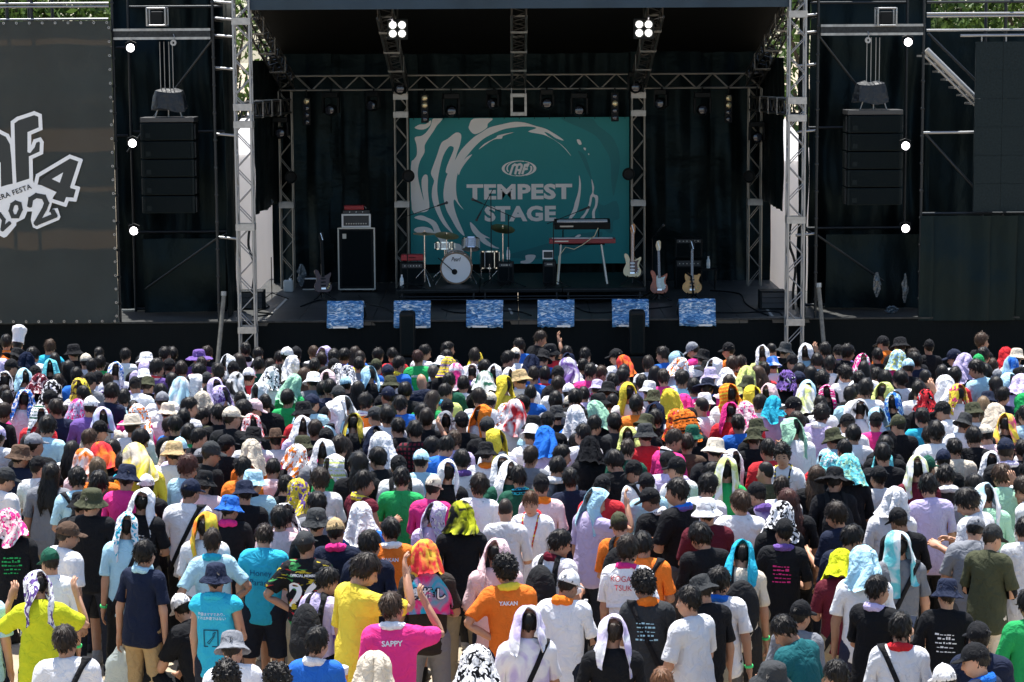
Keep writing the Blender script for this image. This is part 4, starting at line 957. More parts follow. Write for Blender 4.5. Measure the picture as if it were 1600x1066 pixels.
wl = ['in line with the tall bass cabinet', 'in line with the red case', 'in line with the rack tom', 'in line with the keyboards', 'in line with the cream guitar', 'in line with the amber guitar']
for i, (px, y0, y1) in enumerate(((537, 472, 514), (642, 472, 510), (756, 471, 508), (868, 470, 506), (985, 469, 508), (1090, 470, 506))):
    c = at_z(px, 496, DECK); Y = SY + .02
    o = thing('stage_monitor', 'wedge monitor wrapped in blue wave print, ' + wl[i], 'monitor', (X(px, Y), Y, DECK), 'wrapped wedge monitors', random.uniform(-.06, .06))
    prof = [(0, .0), (.0, .25), (.06, .295), (.50, .06), (.50, 0)]
    w = .29
    n = len(prof)
    v = [(-w, a, b) for a, b in prof] + [(w, a, b) for a, b in prof]
    MB().add(v, [tuple(range(n))[::-1], tuple(range(n, 2 * n))] + [(k, (k + 1) % n, n + (k + 1) % n, n + k) for k in range(n)]).build('cabinet', M_BLACK, o, bevel=.012)
    # loosely taped sheet over the audience side and the top
    r = random.Random(i); vv = []; nx, nz = 14, 12
    path = [(-.085, -.12), (-.075, -.02), (-.022, .08), (-.016, .16), (-.014, .26), (.05, .312), (.16, .252), (.30, .178)]
    P_ = []
    for (a, b), (c_, d) in zip(path[:-1], path[1:]):
        for s in (0, .5): P_.append((a + (c_ - a) * s, b + (d - b) * s))
    P_.append(path[-1])
    for j, (a, b) in enumerate(P_):
        for k in range(nx + 1):
            vv.append(((k / nx - .5) * (w * 2 + .03), a - r.uniform(0, .014) - .006 * math.sin(k * 1.1 + j * .7), b + (r.uniform(-.02, .01) if j == 0 else r.uniform(0, .01))))
    f = [(j * (nx + 1) + k, j * (nx + 1) + k + 1, (j + 1) * (nx + 1) + k + 1, (j + 1) * (nx + 1) + k) for j in range(len(P_) - 1) for k in range(nx)]
    ob = MB().add(vv, f).build('wrap_sheet', M_WAVE, o, smooth=True)
    sm = ob.modifiers.new('thickness', 'SOLIDIFY'); sm.thickness = .003
    for sx in ((-.2, .05), (.02, .24))[i % 2:i % 2 + 1]: MB().box((sx[0], -.108, -.125), (sx[1], -.104, -.095)).build('tape_strip', M_WHITE, o)
for px, py, lab in ((636, 487, 'black front speaker standing on end before the wrapped monitor by the drums'), (996, 485, 'black front speaker standing on end before the wrapped monitor by the guitars')):
    Y = SY - .55; tp = at_y(px, py, Y)
    o = thing('front_speaker', lab, 'speaker', (tp.x, Y, 0), 'front fill speakers')
    MB().box((-.13, -.02, tp.z - .75), (.13, .24, tp.z)).build('cabinet', M_BLACK, o, bevel=.05)
    MB().box((-.1, -.032, tp.z - .7), (.1, -.0205, tp.z - .08)).build('grille', M_GRILLE, o)
    MB().box((-.22, -.08, 0), (.22, .34, tp.z - .752)).build('plinth', M_BLACK, o, bevel=.02)
M_TAPE = mat('pale_floor_tape', (.45, .43, .38), .7)
for (xa, ya), (xb, yb_), lab in (((448, 467), (420, 495), 'pale tape line on the deck by the bass side tower'), ((1197, 482), (1207, 494), 'short pale tape mark on the deck by the guitar side tower'), ((796, 482), (800, 491), 'short pale tape mark at centre stage front')):
    a = on_deck(xa, ya); b = on_deck(xb, yb_); w_ = Vector((.022, 0, 0))
    ob = MB().add([a - w_, a + w_, b + w_, b - w_, a - w_ + Vector((0, 0, .004)), a + w_ + Vector((0, 0, .004)), b + w_ + Vector((0, 0, .004)), b - w_ + Vector((0, 0, .004))], [(0, 1, 2, 3), (7, 6, 5, 4), (0, 4, 5, 1), (1, 5, 6, 2), (2, 6, 7, 3), (3, 7, 4, 0)]).build('floor_tape', M_TAPE); tag(ob, lab, 'tape', 'tape marks on the deck')
# clutter: crates, water can, plastic, cables by the tower feet
p = on_deck(452, 455); o = thing('water_can', 'white plastic water can standing by the rear truss leg', 'can', p + Vector((0, -.2, 0)))
MB().box((-.09, 0, 0), (.09, .13, .22)).build('can_body', mat('milky_plastic', (.5, .53, .52), .4), o, bevel=.025); MB().lathe([(.025, .22), (.025, .25), (0, .251)], (.04, .06, 0), 'z', 10).build('cap', M_WHITE, o)
p = on_deck(488, 453); o = thing('equipment_case', 'low black equipment case with white edge by the bass guitar', 'case', p)
MB().box((-.2, 0, 0), (.2, .3, .24)).build('case_body', M_BLACK, o, bevel=.01); MB().box((-.2, -.012, .2), (.2, -.001, .225)).build('edge_strip', M_WHITE, o); MB().box((-.18, -.012, .0), (.12, -.001, .02)).build('edge_strip', M_EDGE, o)
for px, py, w, h, lab, sd_ in ((414, 316, .34, .3, 'clear plastic sheet bunched up beside the hanging side truss near the tent', 8), (471, 430, .2, .42, 'clear plastic bag tied to the rear truss leg near the bass', 9)):
    r = random.Random(sd_); pz = at_y(px, py, BY - .4); vv = []; nn = 14
    for j in range(7):
        for k in range(nn):
            a_ = 2 * math.pi * k / nn; rr = w / 2 * math.sin(math.pi * (j + .8) / 7.6) * r.uniform(.25, 1.1); vv.append((rr * math.cos(a_), rr * .5 * math.sin(a_), h * (j / 6 - .5)))
    f = [(j * nn + k, j * nn + (k + 1) % nn, (j + 1) * nn + (k + 1) % nn, (j + 1) * nn + k) for j in range(6) for k in range(nn)] + [tuple(range(nn))[::-1], tuple(range(6 * nn, 7 * nn))]
    ob = MB().add(vv, f).build('plastic_bag', M_BAG); ob.location = pz; tag(ob, lab, 'bag', 'clear plastic on the stage')
def cable(name, pts, rr, m_, label):
    ob = MB().path(smooth_line(pts), rr).build(name, m_); tag(ob, label, 'cable', 'black cables on the stage')
def smooth_line(pts, n=5):
    pts = [Vector(p) for p in pts]; out = []
    for i in range(len(pts) - 1):
        p0, p1, p2, p3 = pts[max(i - 1, 0)], pts[i], pts[i + 1], pts[min(i + 2, len(pts) - 1)]
        for j in range(n):
            s = j / n; out.append(.5 * (2 * p1 + (p2 - p0) * s + (2 * p0 - 5 * p1 + 4 * p2 - p3) * s * s + (3 * p1 - p0 - 3 * p2 + p3) * s ** 3))
    return out + [pts[-1]]
cable('floor_cable', [on_deck(*q_) + Vector((0, 0, .012)) for q_ in ((1110, 455), (1155, 460), (1165, 475), (1183, 487), (1200, 494))], .014, M_BLACK, 'black cable curving over the deck from guitars to the tower')
cable('floor_cable', [on_deck(*q_) + Vector((0, 0, .012)) for q_ in ((1095, 489), (1150, 490), (1210, 488), (1222, 494))], .012, M_BLACK, 'black cable lying along the stage front beside the last monitor')
for pts, lab in ((((560, 463), (575, 476), (600, 482), (620, 494)), 'black cable running from the bass cabinet to the stage front'), (((690, 484), (720, 490), (800, 487), (830, 494)), 'black cable lying before the riser between the monitors'), (((900, 482), (930, 490), (1010, 484), (1050, 480)), 'black cable lying before the keyboards and guitars'), (((470, 480), (500, 470), (520, 476), (515, 490)), 'looped black cable beside the dark red bass guitar')):
    cable('floor_cable', [on_deck(*q_) + Vector((0, 0, .012)) for q_ in pts], .012, M_BLACK, lab)
cable('floor_cable', [on_deck(*q_) + Vector((0, 0, .012)) for q_ in ((405, 470), (420, 480), (400, 488), (425, 492), (395, 496))], .016, M_BLACK, 'tangled black cable at the truss tower foot near the bass')
for px, s, lab in ((392, 1, 'black equipment rack standing behind the truss tower near the bass'), (1208, -1, 'black equipment rack standing behind the truss tower near the guitars')):
    p = on_deck(px, 484); o = thing('equipment_rack', lab, 'rack', p, 'equipment racks')
    MB().box((-.22, 0, 0), (.22, .4, .32)).build('rack_case', M_BLACK, o, bevel=.01)
    for i in range(3): MB().box((-.19, -.01, .03 + i * .09), (.19, -.001, .11 + i * .09)).build('rack_unit', M_GREY, o)
for px, py0, py1, lab in ((391, 350, 484, 'thick black cable bundle running down the truss tower near the bass'), (1236, 345, 484, 'thick black cable bundle running down the truss tower near the guitars')):
    a = at_y(px, py0, SY + .05); b = at_y(px + 4, py1, SY + .05); mid = a.lerp(b, .5) + Vector((.05, .0, 0))
    ob = MB().path(smooth_line([a, a.lerp(b, .25) + Vector((-.04, 0, 0)), mid, a.lerp(b, .8), b]), .022).build('cable_bundle', M_BLACK); tag(ob, lab, 'cable', 'cable bundles on the towers')
# ------------------------------------------------------------------ people: template shapes in a rest pose (facing +Y, arms held out at 45 degrees)
def ncap(P, a, b, ra, rb):
    a = np.array(a, float); b = np.array(b, float); d = b - a
    t = np.clip(((P - a) @ d) / (d @ d), 0, 1)
    return np.linalg.norm(P - a - t[:, None] * d, axis=1) - (ra + t * (rb - ra))
def nell(P, c, r):
    p = P - np.array(c); r = np.array(r); k0 = np.linalg.norm(p / r, axis=1); k1 = np.linalg.norm(p / (r * r), axis=1)
    return k0 * (k0 - 1) / np.maximum(k1, 1e-9)
def smin(a, b, k):
    h = np.clip(.5 + .5 * (b - a) / k, 0, 1); return b + (a - b) * h - k * h * (1 - h)
def smax(a, b, k): return -smin(-a, -b, k)
def loft(P, zs, a, b, cy):
    z = P[:, 2]; A = np.interp(z, zs, a); B = np.interp(z, zs, b); Y = np.interp(z, zs, cy)
    q_ = ((np.abs(P[:, 0]) / A) ** 2.4 + (np.abs(P[:, 1] - Y) / B) ** 2.4) ** (1 / 2.4)
    return (q_ - 1) * np.minimum(A, B)
def surface_nets(f, lo, hi, h):
    lo = np.array(lo, float); n = np.ceil((np.array(hi) - lo) / h).astype(int) + 1
    I = np.stack(np.meshgrid(*[np.arange(k) for k in n], indexing='ij'), -1).reshape(-1, 3)
    v = f(lo + I * h).reshape(n); s = v < 0
    c = [(i, j, k) for i in (0, 1) for j in (0, 1) for k in (0, 1)]
    m = n - 1
    cnt = sum(s[i:m[0] + i, j:m[1] + j, k:m[2] + k].astype(int) for i, j, k in c)
    cell = (cnt > 0) & (cnt < 8); ids = -np.ones(tuple(m), int); ids[cell] = np.arange(cell.sum())
    ci = np.argwhere(cell); acc = np.zeros((len(ci), 3)); num = np.zeros(len(ci))
    for p in c:
        for ax in range(3):
            if p[ax] == 1: continue
            q_ = list(p); q_[ax] = 1
            va = v[ci[:, 0] + p[0], ci[:, 1] + p[1], ci[:, 2] + p[2]]; vb = v[ci[:, 0] + q_[0], ci[:, 1] + q_[1], ci[:, 2] + q_[2]]
            x = (va < 0) != (vb < 0); t = np.where(x, va / np.where(x, va - vb, 1), 0)
            pos = np.repeat(np.array(p, float)[None], len(ci), 0); pos[:, ax] = t
            acc[x] += pos[x]; num[x] += 1
    V = lo + (ci + acc / num[:, None]) * h
    F = []
    for ax in range(3):
        a1, a2 = (ax + 1) % 3, (ax + 2) % 3
        sl = [slice(None)] * 3; sl[ax] = slice(0, -1); s0 = s[tuple(sl)]; sl[ax] = slice(1, None); s1 = s[tuple(sl)]
        e = np.argwhere(s0 != s1); e = e[(e[:, a1] > 0) & (e[:, a2] > 0) & (e[:, a1] < m[a1]) & (e[:, a2] < m[a2])]
        flip = s0[e[:, 0], e[:, 1], e[:, 2]]
        qd = []
        for d1, d2 in ((0, 0), (1, 0), (1, 1), (0, 1)):
            k = e.copy(); k[:, a1] -= d1; k[:, a2] -= d2; qd.append(ids[k[:, 0], k[:, 1], k[:, 2]])
        qd = np.stack(qd, 1); qd[~flip] = qd[~flip][:, ::-1]; F.append(qd)
    F = np.concatenate(F)
    F = F[(F >= 0).all(1)]
    T = np.concatenate([F[:, [0, 1, 2]], F[:, [0, 2, 3]]])
    return V, T
def decimate(V, T, target):
    if len(T) <= target: return V, T
    me = bpy.data.meshes.new('t'); me.from_pydata(V.tolist(), [], T.tolist()); o = bpy.data.objects.new('t', me)
    md = o.modifiers.new('d', 'DECIMATE'); md.ratio = target / len(T); md.use_collapse_triangulate = True
    me2 = evaluated_mesh(o)
    v = np.empty(len(me2.vertices) * 3, 'f'); me2.vertices.foreach_get('co', v)
    me2.calc_loop_triangles(); t = np.empty(len(me2.loop_triangles) * 3, 'i'); me2.loop_triangles.foreach_get('vertices', t)
    bpy.data.objects.remove(o); bpy.data.meshes.remove(me); bpy.data.meshes.remove(me2)
    return v.reshape(-1, 3).astype(float), t.reshape(-1, 3)
S45 = math.sqrt(.5)
SH = np.array([.160, -.012, 1.385]); EL = SH + np.array([S45, 0, -S45]) * .285; WR = EL + np.array([S45, .0, -S45]) * .245
HIP = np.array([.09, 0, .90]); KN = np.array([.10, .012, .49]); AN = np.array([.105, -.02, .085])
def mirror_f(f): return lambda P: np.minimum(f(P), f(P * np.array([-1, 1, 1])))
def sdf_head(P):
    Q = P.copy(); Q[:, 0] = np.abs(Q[:, 0])
    d = nell(Q, (0, -.008, 1.602), (.074, .094, .096))
    d = smin(d, nell(Q, (0, .028, 1.532), (.058, .066, .074)), .035)
    d = smin(d, nell(Q, (.033, .062, 1.548), (.028, .026, .026)), .02)      # cheek
    d = smin(d, ncap(Q, (0, .088, 1.585), (0, .108, 1.552), .008, .0145), .012)  # nose
    d = smin(d, nell(Q, (0, .082, 1.517), (.026, .014, .010)), .012)         # lips
    d = smax(d, -nell(Q, (.031, .098, 1.583), (.017, .012, .011)), .01)      # eye socket
    d = smin(d, nell(Q, (.077, -.004, 1.568), (.011, .020, .031)), .008)     # ear
    return d
def sdf_body(P):
    Q = P.copy(); Q[:, 0] = np.abs(Q[:, 0])
    d = sdf_head(P)
    d = smin(d, ncap(Q, (0, -.022, 1.40), (0, -.012, 1.53), .056, .053), .03)
    t = smax(loft(Q, [.80, .88, .97, 1.08, 1.20, 1.30, 1.38, 1.43], [.125, .145, .138, .125, .135, .138, .11, .065], [.085, .10, .095, .088, .095, .095, .07, .05], [0, -.012, -.006, 0, 0, -.005, -.015, -.02]), np.maximum(P[:, 2] - 1.425, .82 - P[:, 2]), .03)
    d = smin(d, t, .03)
    d = smin(d, ncap(Q, (.05, -.015, 1.385), SH, .036, .044), .02)
    d = smin(d, ncap(Q, SH, EL, .046, .038), .03)
    d = smin(d, ncap(Q, EL, WR, .040, .027), .02)
    d = smin(d, ncap(Q, HIP, KN, .083, .056), .04)
    d = smin(d, ncap(Q, KN, AN, .055, .038), .02)
    d = smin(d, ncap(Q, (.105, -.05, .045), (.118, .14, .032), .04, .034), .025)
    return d
AD = np.array([S45, 0, -S45]); AU = np.array([0, 1.0, 0]); AN_ = np.cross(AD, AU)   # along the arm, thumb side, palm normal
def sdf_hand(P):
    L = np.stack([(P - WR) @ AD, (P - WR) @ AU, (P - WR) @ AN_], 1)
    d = ncap(L, (-.03, 0, 0), (.02, 0, 0), .026, .026)
    d = smin(d, nell(L, (.055, .0, .002), (.052, .042, .017)), .02)
    for k, (y, l, r) in enumerate(((.030, .070, .0088), (.0105, .078, .009), (-.0095, .072, .0088), (-.029, .056, .0078))):
        a = (.092, y, 0); b = (.092 + l * .52, y * 1.12, -.010); c = (.092 + l * .82, y * 1.12, -.034)
        f = np.minimum(ncap(L, a, b, r, r * .95), ncap(L, b, c, r * .95, r * .8)); d = smin(d, f, .006)
    f = np.minimum(ncap(L, (.03, .036, -.006), (.065, .062, -.016), .012, .0105), ncap(L, (.065, .062, -.016), (.094, .066, -.026), .0105, .0085))
    return smin(d, f, .008)
_fold = [(rng.normal(0, 1, 3), rng.uniform(0, 6.28)) for _ in range(10)]
def folds(P, sc=9.0, seed=0):
    s = 0
    for i, (k, p) in enumerate(_fold[int(seed) % 4:int(seed) % 4 + 6]):
        k = k / np.linalg.norm(k) * np.array([1, 1, .55]); s = s + np.sin(P @ k * sc * (1 + .35 * i) + p + 1.5 * np.sin(P @ _fold[(i + 3) % 10][0] * 6 + seed))
    return s / 6
def sdf_shirt_base(P, hem=.79, sleeve=.235, fit=1.0):
    Q = P.copy(); Q[:, 0] = np.abs(Q[:, 0])
    t = loft(Q, [.74, .84, .95, 1.08, 1.20, 1.30, 1.37, 1.425], [.178 * fit, .176 * fit, .169 * fit, .164 * fit, .165, .163, .142, .09], [.140 * fit, .140 * fit, .131 * fit, .124 * fit, .124, .120, .100, .064], [0, -.008, -.004, 0, 0, -.006, -.016, -.02])
    t = smax(t, np.maximum(Q[:, 2] - 1.432, hem - Q[:, 2]), .025)
    d = smin(t, ncap(Q, (.055, -.016, 1.405), SH + np.array([0, 0, -.012]), .062, .064), .045)
    d = smin(d, np.maximum(ncap(Q, (0, -.020, 1.38), (0, -.016, 1.50), .074, .069), Q[:, 2] - 1.463 - .35 * np.clip(-.016 - Q[:, 1], -.08, .02)), .03)
    e = SH + AD * (sleeve + .03); sl = ncap(Q, SH + np.array([-.02, 0, -.01]), e, .067, .070 + .02 * (fit - 1))
    sl = np.maximum(sl, (Q - SH) @ AD - sleeve)
    return smin(d, sl, .05)
def sdf_shirt(P, hem=.79, sleeve=.235, fit=1.0, seed=0):
    return sdf_shirt_base(P, hem, sleeve, fit) - (.013 * folds(P, 9, seed) + .008 * folds(P[:, [1, 2, 0]], 21, seed + 1)) * np.clip((1.44 - P[:, 2]) * 12, .15, 1)
def sdf_trouser(P, end=.07, loose=1.0):
    Q = P.copy(); Q[:, 0] = np.abs(Q[:, 0])
    t = smax(loft(Q, [.76, .84, .92, 1.0], [.165, .168, .158, .15], [.118, .12, .11, .102], [0, -.014, -.008, 0]), np.maximum(P[:, 2] - 1.0, .79 - P[:, 2]), .03)
    l = smin(ncap(Q, HIP + np.array([.002, -.004, 0]), KN, .094 * loose, .076 * loose), ncap(Q, KN, AN + np.array([0, 0, -.03]), .076 * loose, .066 * loose), .03)
    d = smin(t, np.maximum(l, end - Q[:, 2]), .05)
    return d - .007 * folds(P, 11, 2) * (P[:, 2] < .9)
def sdf_shoe(P):
    Q = P.copy(); Q[:, 0] = np.abs(Q[:, 0])
    d = smin(ncap(Q, (.105, -.05, .05), (.118, .13, .042), .048, .042), ncap(Q, AN, AN + np.array([0, 0, .04]), .05, .05), .03)
    return np.maximum(d, .004 - Q[:, 2])
def hairnoise(P, amp, seed):
    c = P - np.array([0, -.02, 1.69]); ang = np.arctan2(c[:, 0], -c[:, 1] + 1e-9)
    s = np.sin(ang * 9 + 4 * np.sin(P[:, 2] * 30 + seed)) * .6 + np.sin(ang * 17 + seed * 2.1 + P[:, 2] * 25) * .4
    return amp * (s * np.clip((1.70 - P[:, 2]) * 12, .2, 1) + .9 * folds(P, 45, seed))
def hair(style, seed=0):
    def f(P):
        Q = P.copy(); Q[:, 0] = np.abs(Q[:, 0]); y, z = Q[:, 1], Q[:, 2]
        g_ = {'h': .010, 'b': .019, 'c': .026, 'z': .004, 'l': .018, 'u': .008}[style]
        d = nell(Q, (0, -.013, 1.607 + g_ * .25), (.076 + g_, .096 + g_, .097 + g_ * .95))
        d = d - (hairnoise(P, .006, seed) if style in 'hbl' else (.012 * np.sin(P[:, 0] * 130 + 2 * np.sin(P[:, 2] * 60)) * np.sin(P[:, 1] * 125 + seed) * np.sin(P[:, 2] * 120 + 1) if style == 'c' else 0))
        ys = [-.12, -.085, -.03, 0, .03, .055, .075, .2]
        zc = {'h': [1.49, 1.492, 1.535, 1.555, 1.60, 1.628, 1.640, 1.65], 'z': [1.50, 1.50, 1.545, 1.575, 1.61, 1.64, 1.652, 1.66], 'c': [1.485, 1.485, 1.525, 1.55, 1.59, 1.622, 1.632, 1.64],
              'b': [1.472, 1.472, 1.50, 1.525, 1.565, 1.608, 1.618, 1.63], 'l': [1.44, 1.44, 1.46, 1.49, 1.55, 1.615, 1.63, 1.64], 'u': [1.49, 1.495, 1.535, 1.56, 1.60, 1.63, 1.64, 1.65]}[style]
        d = smax(d, (np.interp(y, ys, zc) - z) * .8 + (.004 * np.sin(P[:, 0] * 160 + seed) if style != 'z' else 0), .012)
        if style == 'u': d = smax(d, z - 1.655, .01)
        if style == 'l':
            b = np.maximum(loft(Q, [1.18, 1.3, 1.45, 1.62], [.075, .098, .102, .085], [.03, .042, .062, .07], [-.115, -.105, -.06, -.03]), np.maximum(1.24 + .03 * np.sin(Q[:, 0] * 90) - z, z - 1.64))
            b = np.maximum(b, y - .02); d = smin(d, b - .004 * np.sin(P[:, 0] * 170 + 3 * np.sin(z * 20)), .02)
        return d
    return f
def tufts(V, T, n, seed, length=.05, width=.010, lift=.010, curl=0.0):
    """locks of hair lying on the hair surface, combed away from the crown"""
    r = np.random.default_rng(seed); A = V[T]; N = np.cross(A[:, 1] - A[:, 0], A[:, 2] - A[:, 0]); ar = np.linalg.norm(N, axis=1); N /= np.maximum(ar, 1e-12)[:, None]
    c = A.mean(1); up = (N * (c - [0, -.01, 1.58])).sum(1) > .02; w = ar * up; k = r.choice(len(T), n, p=w / w.sum()); bc = r.dirichlet([1, 1, 1], n); P = (A[k] * bc[:, :, None]).sum(1); Nk = N[k]
    crown = np.array([r.uniform(-.02, .02), -.045, 1.71]); d = P - crown; d[:, 2] -= .04; d += r.normal(0, .035, d.shape) + curl * r.normal(0, .1, d.shape); d -= Nk * (d * Nk).sum(1)[:, None]; d /= np.maximum(np.linalg.norm(d, axis=1), 1e-6)[:, None]
    sd = np.cross(d, Nk); L = length * r.uniform(.5, 1.25, (n, 1)); wd = width * r.uniform(.6, 1.4, (n, 1)); lf = lift * r.uniform(.3, 1.5, (n, 1))
    a = P + Nk * .001; b = P + d * L * .55 + Nk * lf; e = P + d * L + Nk * (lf * .5 - .25 * L * L / .05 * .3)
    W = np.stack([a - sd * wd * .6, a + sd * wd * .6, b - sd * wd, b + sd * wd, e], 1).reshape(-1, 3); o = np.arange(n)[:, None] * 5 + len(V)
    F = np.concatenate([o + [0, 1, 3], o + [0, 3, 2], o + [2, 3, 4]])
    return np.concatenate([V, W]), np.concatenate([T, F])
def revolve(prof, n=26, sy=1.17, cz=0, cy=-.008, wob=0, seed=0):
    r_ = np.random.default_rng(seed); V = []; F = []
    w = r_.normal(0, 1, (len(prof), n)) * wob
    for i, (r, z) in enumerate(prof):
        for k in range(n):
            t = 2 * math.pi * k / n; V.append((r * math.cos(t), cy + r * sy * math.sin(t), z + w[i, k] * (r > .1)))
    for i in range(len(prof) - 1):
        for k in range(n):
            a, b = i * n + k, i * n + (k + 1) % n; F += [(a, b, b + n), (a, b + n, a + n)]
    return np.array(V), np.array(F)
def sdf_cap(P):
    d = np.maximum(nell(P, (0, -.010, 1.612), (.092, .110, .106)), 1.598 - P[:, 2])
    p = P.copy(); p[:, 2] -= .6 * np.clip(np.abs(p[:, 0]) - .0, 0, 1) ** 2 * -8 * .35 - .10 * (p[:, 1] - .1)
    br = np.maximum(nell(p, (0, .100, 1.612), (.082, .088, .011)), .06 - P[:, 1])
    return smin(np.minimum(d, nell(P, (0, -.01, 1.722), (.010, .010, .006))), br, .012)

# grids that drape over head and shoulders
def grid_faces(nu, nv):
    a = (np.arange(nv - 1)[:, None] * nu + np.arange(nu - 1)[None]).ravel()
    return np.concatenate([np.stack([a, a + 1, a + nu + 1], 1), np.stack([a, a + nu + 1, a + nu], 1)])
def thicken(V, nu, nv, th):
    G = V.reshape(nv, nu, 3); du = np.gradient(G, axis=1); dv = np.gradient(G, axis=0); n = np.cross(du, dv); n /= np.maximum(np.linalg.norm(n, axis=2, keepdims=True), 1e-9)
    W = (G - n * th).reshape(-1, 3); F = grid_faces(nu, nv); N = nu * nv
    idx = np.arange(N).reshape(nv, nu); ring = np.concatenate([idx[0], idx[1:, -1], idx[-1, -2::-1], idx[-2:0:-1, 0]]); nx_ = np.roll(ring, -1)
    side = np.concatenate([np.stack([ring, nx_, nx_ + N], 1), np.stack([ring, nx_ + N, ring + N], 1)])
    return np.concatenate([V, W]), np.concatenate([F, F[:, ::-1] + N, side])
def crumple(V, seed):
    n = V - np.array([0, -.01, 1.52]); n /= np.maximum(np.linalg.norm(n, axis=1), .02)[:, None]; low = np.clip((1.70 - V[:, 2]) * 7, .15, 1)
    return V + n * ((.016 * np.abs(folds(V + seed, 22, seed)) + .010 * folds(V + seed * .7, 46, seed + 1)) * low)[:, None]
def towel_arch(seed):
    """a towel lying over the head, open at the back and at the face, its ends hanging on both sides"""
    r = np.random.default_rng(seed); nu, nv = 33, 13; V = []
    L1, L2 = r.uniform(.16, .36, 2); azb = r.uniform(.32, .66); azf = r.uniform(1.9, 2.25); Rr = .121; yb, yf = r.uniform(-.115, -.09), r.uniform(.09, .115); sk = r.uniform(-.25, .25)
    for j in range(nv):
        v = j / (nv - 1); yt = yb + (yf - yb) * v; zt = 1.733 - 2.2 * (yt - .005) ** 2
        for i in range(nu):
            u = 2 * i / (nu - 1) - 1; a = abs(u); sg = 1 if u > 0 else -1
            az = azb + sk * sg * (1 - v) + (azf - azb) * v; sx, sy = Rr * math.sin(az), -.012 - Rr * 1.1 * math.cos(az)
            if a < .55:
                th = a / .55 * math.pi / 2; x = sx * math.sin(th); y = yt + (sy - yt) * math.sin(th) ** 1.6; z = 1.572 + (zt - 1.572) * math.cos(th) ** .8
            else:
                t = (a - .55) / .45; Ln = L1 if u > 0 else L2; k = 1 + .32 * t; x = sx * k + .01 * math.sin(8 * v + 4 * t + seed); y = sy * (1 + .15 * t) + .02 * t; z = 1.572 - t * Ln * (1 + .18 * math.sin(4 * v + seed))
            V.append((sg * x, y + .005 * math.sin(11 * u + seed), z + .006 * math.sin(13 * u + 5 * v + seed)))
    return thicken(crumple(np.array(V), seed), nu, nv, .008)
def towel_hood(seed):
    r = np.random.default_rng(seed); nu, nv = 37, 15; V = []
    gap = r.uniform(.75, 1.0); Lb = r.uniform(.05, .18) if seed < 90 else .11; ph = r.uniform(0, 6.28); pt = r.uniform(.04, .14)
    for j in range(nv):
        v = j / (nv - 1)
        for i in range(nu):
            u = 2 * i / (nu - 1) - 1; az = u * (math.pi - gap)           # 0 = back of the head
            if v < .5:
                t = v / .5 * math.pi / 2; rr = .109 * math.sin(t) ** .8; z = 1.60 + .137 * math.cos(t)
            else:
                t = (v - .5) / .5; Ln = Lb * (1 + .25 * math.cos(az)) + pt * max(0, math.cos(2 * az + ph)); rr = .109 + (.05 if seed < 90 else .012) * t * (1 - .3 * math.cos(az)); z = 1.60 - t * Ln
            f = (.010 + .012 * v) * math.sin(6 * az + ph + 2 * v) + .006 * math.sin(13 * az + seed)
            rr = max(rr + f * (v > .25), .003)
            V.append((rr * math.sin(az) * .98, -.012 - rr * 1.12 * math.cos(az) - (.05 * max(0, v - .5) * math.cos(az) ** 2), z + .006 * math.sin(9 * az + seed)))
    return thicken(crumple(np.array(V), seed), nu, nv, .009)
def towel_neck(seed):
    r = np.random.default_rng(seed); nu, nv = 30, 9; V = []; ph = r.uniform(0, 6.28); hang = r.uniform(.12, .3)
    for i in range(nu):
        u = 2 * i / (nu - 1) - 1; az = u * 2.9
        for j in range(nv):
            t = 2 * math.pi * j / (nv - 1); rr = .087 + .004 * math.sin(4 * az + ph); k = .032 + .003 * math.sin(7 * az + ph)
            down = max(0, abs(u) - .72) / .28
            x = math.sin(az) * (rr + .02 * math.cos(t)) ; y = -.015 - math.cos(az) * (rr + .022 * math.cos(t)); z = 1.458 + k * math.sin(t) - .018 * (1 - math.cos(az)) 
            V.append((x * (1 - .35 * down) + (.03 * down if u > 0 else -.03 * down), y + .085 * down, z - hang * down))
    V = np.array(V).reshape(nu, nv, 3); idx = np.arange(nu * nv).reshape(nu, nv)
    a, b, c, d = idx[:-1, :-1].ravel(), idx[:-1, 1:].ravel(), idx[1:, 1:].ravel(), idx[1:, :-1].ravel()
    return V.reshape(-1, 3), np.concatenate([np.stack([a, c, b], 1), np.stack([a, d, c], 1)])
def project_in(P, dirs, f, off, n=14):
    """move points along dirs until f = off"""
    for _ in range(n): P = P + dirs * np.clip(f(P) - off, -.05, .05)[:, None] * .9
    return P
shirt0 = lambda P: sdf_shirt(P, .79, .235, 1.0, 0)
def ray_hit(O, D, f, off, reach=.6):
    """first point along each ray where f falls below off"""
    t = np.zeros(len(O)); done = np.zeros(len(O), bool)
    for _ in range(60):
        v = f(O + D * t[:, None]) - off; done |= v < .001; t = np.where(done, t, np.minimum(t + np.clip(v, .003, .03), reach))
    return O + D * t[:, None]
def strip(rows, closed):
    V = np.concatenate(rows); n = len(rows[0]); a = np.arange(n if closed else n - 1); b = (a + 1) % n; F = []
    for k in range(len(rows) - 1): F += [np.stack([a + k * n, b + k * n, b + k * n + n], 1), np.stack([a + k * n, b + k * n + n, a + k * n + n], 1)]
    return V, np.concatenate(F)
